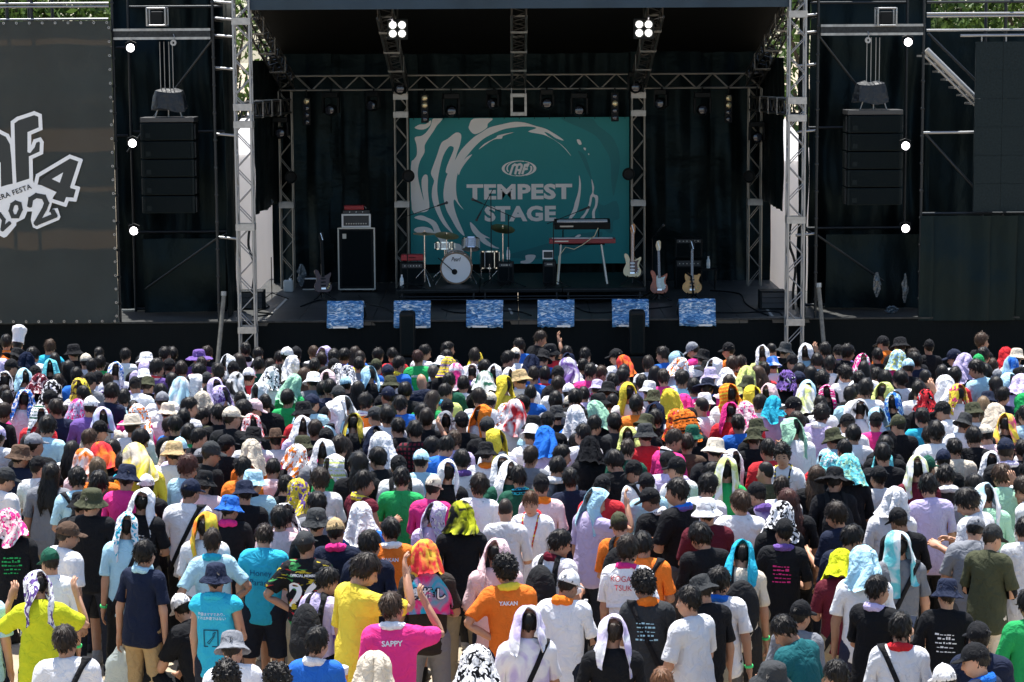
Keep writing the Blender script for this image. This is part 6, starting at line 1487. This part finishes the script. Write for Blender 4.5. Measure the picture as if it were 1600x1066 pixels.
# ------------------------------------------------------------------ people: posing
def rotx(a): c, s = math.cos(a), math.sin(a); return np.array([[1, 0, 0], [0, c, -s], [0, s, c]])
def rotz(a): c, s = math.cos(a), math.sin(a); return np.array([[c, -s, 0], [s, c, 0], [0, 0, 1]])
def roty(a): c, s = math.cos(a), math.sin(a); return np.array([[c, 0, s], [0, 1, 0], [-s, 0, c]])
def rbetween(a, b):
    a = np.array(a, float) / np.linalg.norm(a); b = np.array(b, float) / np.linalg.norm(b); v = np.cross(a, b); c = a @ b
    K = np.array([[0, -v[2], v[1]], [v[2], 0, -v[0]], [-v[1], v[0], 0]]); return np.eye(3) + K + K @ K / max(1 + c, 1e-6)
ARM = {'down': ((.17, .02, -1), (.06, .22, -1)), 'down2': ((.22, -.08, -1), (.10, .10, -1)), 'front': ((.20, .12, -1), (-.45, .85, .12)), 'front2': ((.22, .2, -1), (-.30, .95, .38)), 'cross': ((.25, .2, -1), (-1, .45, .1)),
       'hip': ((.62, -.28, -.78), (-.72, .22, -.55)), 'face': ((.50, .62, -.15), (-.42, .12, .9)), 'head': ((.85, .25, .42), (-.55, -.15, .85)), 'shade': ((.75, .55, .35), (-.70, .45, .55)), 'hold': ((.25, .15, -1), (.0, .95, .15)), 'lift': ((.66, .45, -.50), (-.32, .18, .9)), 'knee': ((.2, .75, -.75), (-.2, .8, -.35))}
def pose(p):
    r = p['r']; T = [None] * len(BONES); I3 = np.eye(3); z3 = np.zeros(3)
    bend = p['bend']; Rc = rotx(-bend) @ roty(r.uniform(-.03, .03)); pv = np.array([0, 0, .95])
    tc = pv - Rc @ pv
    T[BI['chest']] = (Rc, tc); T[BI['pel']] = (I3, z3)
    hy, hp = p['hyaw'], p['hpitch']; N = np.array([0, -.012, 1.46]); Rh = Rc @ rotz(hy) @ rotx(-hp) @ roty(r.uniform(-.12, .12)) @ np.diag([.885, .91, .94])
    T[BI['head']] = (Rh, Rc @ N + tc - Rh @ N)
    for side, ub, fb, key in ((1, 'ua', 'fa', 'arm_a'), (-1, 'ub', 'fb', 'arm_b')):
        u, f = ARM[p[key]]; j = lambda v: np.array(v) * [side, 1, 1] + np.array([r.uniform(-.05, .05), r.uniform(-.05, .05), r.uniform(-.04, .04)])
        a0 = AD * [side, 1, 1]; S = SH * [side, 1, 1]; E = EL * [side, 1, 1]
        Ru = Rc @ rbetween(a0, j(u)); tu = Rc @ S + tc - Ru @ S
        Rf = Rc @ rbetween(a0, j(f)); tf = Ru @ E + tu - Rf @ E
        T[BI[ub]] = (Ru, tu); T[BI[fb]] = (Rf, tf)
    for side, th, sn, ft in ((1, 'ta', 'sa', 'fta'), (-1, 'tb', 'sb', 'ftb')):
        H = HIP * [side, 1, 1]; K = KN * [side, 1, 1]; A = AN * [side, 1, 1]
        if p.get('sit'): dt, ds = np.array([.25 * side, .9, .25]), np.array([.0, .35, -1.0])
        else: sw = r.uniform(-.07, .07) * side; dt = np.array([.06 * side + r.uniform(-.02, .05) * side, sw, -1]); ds = np.array([.02 * side, sw * .6 - .05, -1])
        Rt = rbetween(K - H, dt); tt = H - Rt @ H; Rs = rbetween(A - K, ds); ts = Rt @ K + tt - Rs @ K
        T[BI[th]] = (Rt, tt); T[BI[sn]] = (Rs, ts); T[BI[ft]] = (I3, Rs @ A + ts - A)
    return T
def skin_to(T, name, p, V=None, W=None):
    if V is None: V, F, W = TPL[name]
    out = np.zeros_like(V)
    for i, (Rm, t) in enumerate(T):
        w = W[:, i]
        if w.max() > 1e-4: out += w[:, None] * (V @ Rm.T + t)
    out[:, 0] *= p['build']; out[:, 1] *= p['build']
    out[:, 2] += p['dz']
    return out * p['s']
def new_mesh(name, V, F, mats, mi, col, colb, rest):
    me = bpy.data.meshes.new(name); nv, nf = len(V), len(F)
    me.vertices.add(nv); me.vertices.foreach_set('co', np.ascontiguousarray(V, 'f').ravel())
    me.loops.add(nf * 3); me.loops.foreach_set('vertex_index', np.ascontiguousarray(F, 'i').ravel())
    me.polygons.add(nf); me.polygons.foreach_set('loop_start', np.arange(0, nf * 3, 3, dtype='i'))
    me.polygons.foreach_set('use_smooth', np.ones(nf, bool))
    for m in mats: me.materials.append(m)
    if len(mats) > 1: me.polygons.foreach_set('material_index', np.ascontiguousarray(mi, 'i'))
    for nm, c in (('Col', col), ('ColB', colb)):
        if c is None: continue
        a = me.attributes.new(nm, 'FLOAT_COLOR', 'POINT'); a.data.foreach_set('color', np.concatenate([np.broadcast_to(c, (nv, 3)), np.ones((nv, 1))], 1).astype('f').ravel())
    a = me.attributes.new('Rest', 'FLOAT_VECTOR', 'POINT'); a.data.foreach_set('vector', np.ascontiguousarray(rest, 'f').ravel())
    me.update(calc_edges=True); return me

# wristband and arm sleeve shapes
def ring_at(c, d, r, h, n=10):
    d = np.array(d) / np.linalg.norm(d); u = np.cross(d, [0, 1, 0]); u /= np.linalg.norm(u); w = np.cross(d, u); V = []
    for s, rr in ((-h, r * .85), (-h, r), (h, r), (h, r * .85)):
        for k in range(n): t = 2 * math.pi * k / n; V.append(c + d * s + (u * math.cos(t) + w * math.sin(t)) * rr)
    F = []
    for i in range(3):
        for k in range(n): a, b = i * n + k, i * n + (k + 1) % n; F += [(a, b, b + n), (a, b + n, a + n)]
    return np.array(V), np.array(F)
tpl('wrist_a', *ring_at(WR - AD * .015, AD, .036, .011)); tpl('wrist_b', TPL['wrist_a'][0] * [-1, 1, 1], TPL['wrist_a'][1][:, ::-1])
sl = lambda P: np.maximum(np.minimum(ncap(P, SH, EL, .056, .046), ncap(P, EL, WR, .046, .035)), np.maximum((P - WR) @ AD + .01, .18 - (P - SH) @ AD))
tpl('armsleeve_a', *decimate(*surface_nets(sl, (.2, -.1, .95), (.62, .1, 1.35), .013), 240)); tpl('armsleeve_b', TPL['armsleeve_a'][0] * [-1, 1, 1], TPL['armsleeve_a'][1][:, ::-1])
def text_on(body, cz, w, bold=.02, y0=-.32, f=None, off=.006, maxh=.3):
    lines = body.split('/'); Vs = []; Fs = []; k = 0; wmax = max(np.ptp(text_tris(q_.replace('_', ' '), 1.0, bold)[0][:, 0]) for q_ in lines)
    for i, ln in enumerate(lines):
        v, t = text_tris(ln.replace('_', ' '), 1.0, bold); mn, mx = v.min(0), v.max(0); sc = w / wmax
        v = (v - [(mn[0] + mx[0]) / 2, 0]) * sc; v[:, 1] += -i * sc * 1.12
        Vs.append(v); Fs.append(t + k); k += len(v)
    v = np.concatenate(Vs); v[:, 1] += cz - (v[:, 1].max() + v[:, 1].min()) / 2
    return wrap_back(v, y0, f, off), np.concatenate(Fs), [len(x) for x in Vs]
def wrap_back(v, y0=-.32, f=None, off=.007):
    f = f or shirt0
    P = np.stack([v[:, 0], np.full(len(v), y0), v[:, 1]], 1); d = np.repeat([[0, 1.0, 0]], len(P), 0)
    for _ in range(22): P = P + d * np.clip(f(P) - off, -.05, .05)[:, None] * .8
    return P
def bars(seed, cz=1.22, n=5):
    """rows of print too small to read, as short bars"""
    r = random.Random(seed); V = []; F = []
    for i in range(n):
        z = cz + .07 - i * .033; x = -r.uniform(.06, .09)
        while x < .07:
            w = r.uniform(.012, .035); h = r.choice((.006, .009, .014)) * (1.6 if i == 1 else 1); k = len(V)
            V += [(x, z), (x + w, z), (x + w, z + h), (x, z + h)]; F += [(k, k + 1, k + 2), (k, k + 2, k + 3)]; x += w + r.uniform(.005, .012)
    return wrap_back(np.array(V)), np.array(F)

# ------------------------------------------------------------------ people: choose poses, sizes and ground positions
HC = np.array([0, 0, 1.61])
for i, p in enumerate(PEOPLE):
    r = p['r'] = random.Random(1000 + i)
    base = r.uniform(-.15, .15); hy = r.choice((0, 0, 0, -.4, .4, .6, -.6)) + r.uniform(-.15, .15)
    if has(p, 'R'): base, hy = -.75, -.55
    elif has(p, 'L'): base, hy = .75, .55
    elif has(p, 'F'): base, hy = 2.75 if i % 2 else -2.75, .1
    elif has(p, 'r'): base, hy = -.22, -.55
    elif has(p, 'l'): base, hy = .22, .55
    p['yaw'] = base + r.uniform(-.22, .22) + (r.choice((-.7, .7)) if r.random() < .14 and p['row'] in 'AX' else 0); p['hyaw'] = hy
    p['bend'] = r.uniform(.0, .10) + (.12 if has(p, 'p') else 0); p['hpitch'] = r.choice([.05, .12, .2, .32, .45]) * r.uniform(.6, 1.1) + (.2 if has(p, 'p') else 0)
    a = r.choice(['down', 'down', 'front', 'front', 'down2', 'front2', 'cross']); b = r.choice([a, a, 'front', 'down'])
    if has(p, 'p') or tok(p, 'hold=') == 'phone': a = b = 'front2'
    if has(p, 'a'): a, b = 'face', 'down'
    if has(p, 'a2'): a = b = 'lift'
    if has(p, 'h'): a, b = 'down', 'hip'
    if has(p, 'h2'): a = b = 'hip'
    if tok(p, 'hold=') in ('cup', 'beer', 'bottle'): a, b = 'front2', 'down'
    if tok(p, 'hold=') == 'bag': a, b = 'down', 'down2'
    if has(p, 't2'): a = b = 'down2'
    p['arm_a'], p['arm_b'] = a, b
    p['sit'] = has(p, 'X')
    if p['sit']: p['arm_a'] = p['arm_b'] = 'knee'; p['bend'] = .35; p['yaw'] = .9
    p['build'] = r.uniform(.89, 1.04); p['dz'] = 0; p['s'] = 1.0
    p['T'] = pose(p)
    if p['sit']: p['dz'] = -(skin_to(p['T'], 'shoe_a1', p)[:, 2].min())
    else: p['dz'] = -min(skin_to(p['T'], 'shoe_a1', p)[:, 2].min(), skin_to(p['T'], 'shoe_b1', p)[:, 2].min())
    Rm, t = p['T'][BI['head']]; h = Rm @ HC + t; h[2] += p['dz']; h[:2] *= p['build']
    p['h0'] = rotz(p['yaw']) @ h
def place(p, s):
    P = at_z(p['px'], p['py'], p['h0'][2] * s); return np.array([P.x - p['h0'][0] * s, P.y - p['h0'][1] * s])
S_C = np.linspace(.87, 1.03, 17)
for p in PEOPLE:
    p['cand'] = np.array([place(p, 1.04 if has(p, 'z+') else (.92 if has(p, 'z-') else s)) for s in S_C]); p['k'] = p['r'].randrange(5, 12)
for it in range(8):
    order = list(range(len(PEOPLE))); rnd.shuffle(order)
    pos = np.array([p['cand'][p['k']] for p in PEOPLE])
    for i in order:
        p = PEOPLE[i]; d = np.linalg.norm(p['cand'][:, None] - pos[None], axis=2); d[:, i] = 9
        ds = np.sort(d, axis=1)[:, :4]; cost = (np.clip(.50 - ds, 0, 1) ** 2).sum(1) * 60 + .25 * ((S_C - .95) / .05) ** 2
        p['k'] = int(cost.argmin()); pos[i] = p['cand'][p['k']]
for p in PEOPLE: p['s'] = 1.04 if has(p, 'z+') else (.92 if has(p, 'z-') else S_C[p['k']]); p['pos'] = p['cand'][p['k']]
pos = np.array([p['pos'] for p in PEOPLE]); dd = np.linalg.norm(pos[:, None] - pos[None], axis=2) + np.eye(len(pos)) * 9
print('people', len(PEOPLE), 'closest', np.sort(dd.min(1))[:12].round(2), 'depth', pos[:, 1].min().round(1), pos[:, 1].max().round(1))
near = sorted(range(len(PEOPLE)), key=lambda i: PEOPLE[i]['pos'][1] + (100 if not -25 < PEOPLE[i]['px'] < 1625 else 0))
for k, i in enumerate(near): PEOPLE[i]['rank'] = k

# ------------------------------------------------------------------ people: descriptions
def head_words(p):
    h, c = p['head'], CNAME.get(p['hcol'], 'black')
    q_ = tok(p, 'q', 2); pr = ('%s and %s printed' % (c, CNAME[q_]) if q_ else c)
    hc = {'k': 'black', 'B': 'brown', 'd': 'reddish', 'j': 'blond', 'O': 'orange brown', 'E': 'grey'}.get(p['hcol'], 'black')
    return {'h': hc + ' hair', 'b': 'full ' + hc + ' hair', 'c': 'curly ' + hc + ' hair', 'z': 'cropped ' + hc + ' hair', 'l': 'long ' + hc + ' hair', 'bald': 'a bald head', 'k': c + ' cap', 'u': c + ' bucket hat', 'U': 'wide ' + c + ' hat',
            's': c + ' straw hat', 'chef': 'white chef hat', 't': pr + ' towel over hair', 'T': pr + ' towel hood'}[h]
def extra_words(p):
    w = []
    if tok(p, 'n', 2): w.append(CNAME[tok(p, 'n', 2)] + ' neck towel')
    if has(p, 's'): w.append('shoulder strap')
    if has(p, 'B'): w.append('backpack')
    t = tok(p, 't=')
    if t and t[0] != '~': w.append('lettering on back')
    if has(p, 'a') or has(p, 'a2'): w.append('arm raised')
    elif has(p, 'h') or has(p, 'h2'): w.append('hand on hip')
    if has(p, 'F'): w.append('facing away from stage')
    elif has(p, 'R') or has(p, 'L'): w.append('turned sideways')
    if p['sit']: w.append('sitting low')
    return w
def base_label(p, n=2):
    top = CNAME[p['shirt']] + (' sleeveless top' if has(p, 'tank') else ' shirt')
    e = extra_words(p)[:n]
    return 'person with %s in %s' % (head_words(p), top) + (', ' + ', '.join(e) if e else '')
from collections import Counter
ind = near[:300]
def fit(p):
    for n in (2, 1, 0):
        b = base_label(p, n)
        if len(b.replace(',', '').split()) <= 16: return b
labs = {i: fit(PEOPLE[i]) for i in ind}
cnt = Counter(labs.values())
def short(p): return head_words(p).split(' and ')[0] + ('' if ' and ' not in head_words(p) else ' towel') if p['head'] not in 'hbcz' else CNAME[p['shirt']] + ' shirt'
used = set(v for v, n in cnt.items() if n == 1)
scnt = Counter(base_label(PEOPLE[i], 0) for i in ind)
for i in ind:
    if cnt[labs[i]] == 1: continue
    b = base_label(PEOPLE[i], 1); best = None
    nb = [j for j in np.argsort(dd[i])[:7] if dd[i, j] < 1.3]
    nb.sort(key=lambda j: scnt.get(base_label(PEOPLE[j], 0), 1))
    for j in nb:
        dy = PEOPLE[j]['pos'][1] - PEOPLE[i]['pos'][1]
        rel = 'behind' if dy > .35 else ('in front of' if dy < -.35 else 'beside')
        q_ = PEOPLE[j]; nd = head_words(q_) + ' and ' + CNAME[q_['shirt']] + ' shirt' if len(head_words(q_).split()) < 4 else head_words(q_)
        cand = b + ', ' + rel + ' ' + nd
        if len(cand.replace(',', '').split()) > 16: cand = base_label(PEOPLE[i], 0) + ', ' + rel + ' ' + nd
        if len(cand.replace(',', '').split()) > 16: cand = base_label(PEOPLE[i], 0) + ', ' + rel + ' ' + CNAME[q_['shirt']] + ' shirt'
        if len(cand.replace(',', '').split()) > 16: continue
        if cand not in used: best = cand; break
    labs[i] = best or b
    used.add(labs[i])

# ------------------------------------------------------------------ people: build
HELD = []
stuff = dict(V=[], F=[], mi=[], col=[], colb=[], rest=[], n=0)
def build_person(i, p):
    r = p['r']; lod = 0 if p['rank'] < 135 else 1; single = p['rank'] < 300
    s = p['s']; T = p['T']; root = None
    if single:
        root = thing('person', labs[i], 'person', (p['pos'][0], p['pos'][1], 0), 'festival crowd facing the stage', p['yaw'])
    ro = np.array([r.uniform(-9, 9), r.uniform(-9, 9), r.uniform(-9, 9)])
    def put(name, key, mi, col, colb=None, V=None, F=None, W=None, mis=None, jit=.12):
        if V is None: V0, F0, W0 = TPL[key]
        else: V0, F0, W0 = V, F, W
        P = skin_to(T, key, p, V0, W0)
        col = np.array(col) * (1 + r.uniform(-jit, jit)); col = np.clip(col, 0, .88)
        colb = np.array(colb if colb is not None else col)
        rest = V0 + ro
        if single:
            if mis is not None: mats = [PM[SKIN], PM[DARK], PM[LIPS]]; c = np.tile(col, (len(V0), 1)); colv = face_cols(V0, F0, mis, c)
            else: mats = [PM[mi]]; colv = col
            me = new_mesh(name, P, F0, mats, mis, colv, colb if mi in (PRINT, CHECK, BLOT, BANDS) else None, rest)
            ob = link(bpy.data.objects.new(name, me), root)
            if name == 'lettering': ob['kind'] = 'stuff'
            return ob
        c_, s_ = math.cos(p['yaw']), math.sin(p['yaw']); Q = P.copy(); Q[:, 0] = c_ * P[:, 0] - s_ * P[:, 1] + p['pos'][0]; Q[:, 1] = s_ * P[:, 0] + c_ * P[:, 1] + p['pos'][1]
        st = stuff; st['V'].append(Q); st['F'].append(F0 + st['n']); st['n'] += len(V0)
        st['mi'].append(mis if mis is not None else np.full(len(F0), mi))
        c = np.tile(col, (len(V0), 1)); c = face_cols(V0, F0, mis, c) if mis is not None else c
        st['col'].append(c); st['colb'].append(np.tile(colb, (len(V0), 1))); st['rest'].append(rest)
    def face_cols(V0, F0, mis, c):
        c = c.copy(); c[np.unique(F0[mis == 1])] = (.02, .015, .013); c[np.unique(F0[mis == 2])] = c[0] * [.8, .5, .5]; return c
    sk = np.array([.45, .255, .165]) * r.uniform(.72, 1.18)
    put('body', 'body%d' % lod, SKIN, sk, mis=TPL['body%d_mi' % lod], jit=.03)
    h, hc = p['head'], p['hcol']; hat = h in ('k', 'u', 'U', 's', 'chef')
    colour = lambda k: np.array(COL[k])
    q_ = tok(p, 'q', 2); c2 = colour(q_) if q_ else None
    hk = hc if h in 'hbczl' else 'k'; hairc = (np.array(HAIRC.get(hk, HAIRC['k'])) if hk != 'k' or r.random() > .22 else np.array((.024, .015, .010))) * r.uniform(.7, 1.5)
    if h in ('h', 'b', 'c', 'z', 'l'):
        st_ = h if not (h == 'h' and r.random() < .33) else 'b'
        put('hair', 'hair_%s%d_%d' % (st_, r.randrange(3) if st_ in 'hb' else 0, lod), HAIR, hairc)
    elif hat: put('hair', 'hair_u0_%d' % lod, HAIR, hairc)
    elif h == 't': put('hair', 'hair_u0_%d' % lod, HAIR, hairc)
    elif h == 'T' and p['rank'] < 300: put('hair', 'hair_u0_%d' % lod, HAIR, hairc)
    if hat:
        key = {'k': 'cap', 'u': 'bucket', 'U': 'widehat', 's': 'fedora', 'chef': 'chef'}[h]
        put({'k': 'cap', 'chef': 'chef_hat'}.get(h, 'hat'), key, BLOT if c2 is not None and h == 'u' else CLOTH, colour(hc), c2)
    if h in 'tT': put('head_towel', 'hoodS' if has(p, 'cape') and h == 'T' else ('arch%d' if h == 't' else 'hood%d') % r.randrange(6), r.choice((PRINT, PRINT, BANDS, BLOT)) if c2 is not None else TOWEL, colour(hc), c2)
    sm = BRUSH if has(p, 'brush') else CHECK if has(p, 'check') else (BLOT if has(p, 'blot') else CLOTH)
    tee = 'tank' if has(p, 'tank') else r.choice(['tee', 'tee', 'tee2', 'long'])
    if tok(p, 't=') or has(p, 's') or has(p, 'B') or has(p, 'cape'): tee = 'tank' if tee == 'tank' else 'tee'
    put('shirt', tee + str(lod), sm, colour(p['shirt']), (c2 if c2 is not None else colour('k')) if sm not in (CLOTH, BRUSH) else None)
    tc = tok(p, 't', 2); tc = tc if tc and tc in COL and tc != '2' else None
    tcol = colour(tc) if tc else np.array(r.choice([(.007, .008, .010), (.007, .008, .010), (.014, .018, .03), (.025, .025, .026), (.30, .25, .17), (.025, .03, .06), (.10, .10, .10)]))
    sh_ = has(p, 'sh') or (not tc and r.random() < .3)
    put('shorts' if sh_ else 'trousers', ('shorts' if sh_ else 'trouser') + str(lod), CLOTH, tcol)
    shc = r.choice([(.02, .02, .02), (.7, .7, .7), (.3, .3, .3), (.05, .05, .06)])
    for sd in 'ab': put('shoe', 'shoe_%s%d' % (sd, lod), CLOTH, shc, jit=.02)
    n = tok(p, 'n', 2)
    if n: put('neck_towel', 'neck%d' % r.randrange(4), BANDS if r.random() < .5 and p['row'] != 'C' else TOWEL, colour(n), colour(r.choice('wkyv')))
    if has(p, 's'): put('shoulder_strap', r.choice(['strap_a', 'strap_b']), CLOTH, (.012, .012, .014))
    if has(p, 'B'):
        put('backpack', 'pack', CLOTH, (.014, .015, .017))
        for k in 'ab': put('backpack_strap', 'packstrap_' + k, CLOTH, (.014, .015, .017))
    if has(p, 'cape'): put('shoulder_towel', 'cape', TOWEL if h == 'b' else BLOT, colour('w' if h == 'b' else 'P'), colour('A'))
    S = tok(p, 'S', 2)
    if S:
        for k in 'ab': put('arm_sleeve', 'armsleeve_' + k, CLOTH, colour(S))
    if lod == 0 and r.random() < .45: put('wristband', 'wrist_' + r.choice('ab'), CLOTH, (.10, .80, .25), jit=.05)
    t = tok(p, 't=')
    if t and p['rank'] < 300 or (t and t[0] != '~'):
        if t[0] == '~': V, F = bars(i); ic = colour(t[1])
        elif t == '26':
            V, F, LN = text_on('OFFICIAL_MEMBER', 1.34, .24, .03); put('lettering', None, INK, (.8, .8, .8), V=V, F=F, W=weights(V)); V, F, LN = text_on('26', 1.18, .27, .04); ic = colour('w')
        elif t == '激推し':
            V, F, LN = text_on(t, 1.30, .30, .10, off=.026); put('lettering', None, INK, (.01, .01, .012), V=V, F=F, W=weights(V)); V, F, LN = text_on(t, 1.30, .29, .03, off=.031); ic = colour('w')
        elif t[0] == '声': V, F, LN = text_on(t, 1.30, .25, .0); ic = colour('w')
        elif t.startswith('Honey'): V, F, LN = text_on(t, 1.22, .20, .0); ic = np.array([.01, .10, .22])
        elif t.startswith('LUCA'): V, F, LN = text_on(t, 1.27, .26, .03); ic = colour('k')
        elif t.startswith('KOGAN'): V, F, LN = text_on(t, 1.33, .22, .0, off=.030); ic = colour('r')
        else: V, F, LN = text_on(t, 1.33, .15, .03); ic = colour('w')
        if t[0] == '~' or t == '26': put('lettering', None, INK, ic, V=V, F=F, W=weights(V), jit=.02)
        else:
            k0 = 0
            for n_ in LN: m_ = (F >= k0).all(1) & (F < k0 + n_).all(1); put('lettering', None, INK, ic, V=V[k0:k0 + n_], F=F[m_] - k0, W=weights(V[k0:k0 + n_]), jit=.02); k0 += n_
        if t[0] == '声':       # square emblem with a price tag drawn inside
            qs = []
            for pts, w in (([(-.06, 1.06), (.06, 1.06), (.06, 1.19), (-.06, 1.19), (-.06, 1.06)], .009), ([(-.03, 1.09), (.02, 1.14), (.02, 1.165), (.04, 1.175), (.025, 1.135), (-.015, 1.08), (-.03, 1.09)], .006)): qs += stroke(pts, w)
            V = np.array([tuple(k) for q4 in qs for k in q4]); F = np.concatenate([np.array([[0, 1, 2], [0, 2, 3]]) + 4 * k for k in range(len(qs))]); V = wrap_back(V); put('emblem', None, INK, (.01, .06, .10), V=V, F=F, W=weights(V))
    hold = tok(p, 'hold=')
    if hold and single:
        Rm, tt = T[BI['fa' if hold != 'bag' else 'fb']]; hnd = (WR + AD * .10) * ([1, 1, 1] if hold != 'bag' else [-1, 1, 1])
        v = Rm @ hnd + tt; v[:2] *= p['build']; v[2] += p['dz']; v = rotz(p['yaw']) @ (v * s) + np.array([p['pos'][0], p['pos'][1], 0]); HELD.append((hold, v, p))
for i, p in enumerate(PEOPLE): build_person(i, p)
st = stuff
me = new_mesh('distant_crowd', np.concatenate(st['V']), np.concatenate(st['F']), PM, np.concatenate(st['mi']), np.concatenate(st['col']), np.concatenate(st['colb']), np.concatenate(st['rest']))
bpy.data.scenes.remove(TMP)
tag(link(bpy.data.objects.new('distant_crowd', me)), 'dense front rows of the festival crowd pressed towards the stage', 'crowd', kind='stuff')
M_CUP = mat('clear_cup', (.7, .72, .72), .15, spec=.6); M_BEER = mat('beer', (.75, .33, .03), .2)
for kind, v, p in HELD:
    who = 'person in %s shirt' % CNAME[p['shirt']]
    if kind in ('cup', 'beer'):
        o = thing('drink_cup', 'clear plastic cup%s held by %s' % (' of foaming beer' if kind == 'beer' else '', who), 'cup', v + np.array([0, 0, -.02]))
        MB().lathe([(0, 0), (.03, 0), (.043, .12), (.041, .12)], (0, 0, 0), 'z', 16).build('cup_wall', M_CUP, o, smooth=True)
        if kind == 'beer': MB().lathe([(0, .004), (.0315, .004), (.0385, .08), (0, .08)], (0, 0, 0), 'z', 16).build('beer_fill', M_BEER, o, smooth=True); MB().lathe([(.0388, .0805), (.043, .118), (.03, .128), (0, .13)], (0, 0, 0), 'z', 16).build('foam', M_WHITE, o, smooth=True)
    elif kind == 'bottle':
        o = thing('drink_bottle', 'small clear water bottle held by ' + who, 'bottle', v + np.array([0, 0, -.05])); MB().lathe([(0, 0), (.03, .003), (.031, .14), (.014, .175), (.013, .19), (0, .191)], (0, 0, 0), 'z', 14).build('bottle_body', M_PET, o, smooth=True); MB().lathe([(.0155, .185), (.0155, .208), (0, .209)], (0, 0, 0), 'z', 12).build('cap', M_WHITE, o)
    elif kind == 'phone':
        o = thing('mobile_phone', 'dark mobile phone held by ' + who, 'phone', v + np.array([0, .02, 0]), rz=p['yaw']); o.rotation_euler = (R(-40), 0, p['yaw']); MB().box((-.037, -.005, -.06), (.037, .005, .09)).build('phone_case', M_BLACK, o, bevel=.003); MB().box((-.034, -.0075, -.056), (.034, -.0055, .086)).build('phone_screen', M_LENS, o)
    elif kind == 'bag':
        r = random.Random(3); vv = []; nn = 16; H = .42
        for j in range(9):
            for k in range(nn):
                a_ = 2 * math.pi * k / nn; w = np.interp(j / 8, [0, .1, .7, .92, 1], [.10, .13, .11, .035, .02]); vv.append((w * math.cos(a_) * r.uniform(.88, 1.1), w * .5 * math.sin(a_) * r.uniform(.8, 1.1), -H + H * j / 8))
        f = [(j * nn + k, j * nn + (k + 1) % nn, (j + 1) * nn + (k + 1) % nn, (j + 1) * nn + k) for j in range(8) for k in range(nn)] + [tuple(range(nn))[::-1], tuple(range(8 * nn, 9 * nn))]
        ob = MB().add(vv, f).build('carrier_bag', mat('white_carrier_bag', (.62, .68, .66), .3, bump=(30, .8), transl=.3), smooth=True); ob.location = v; tag(ob, 'translucent white carrier bag held by person in navy shirt', 'bag')
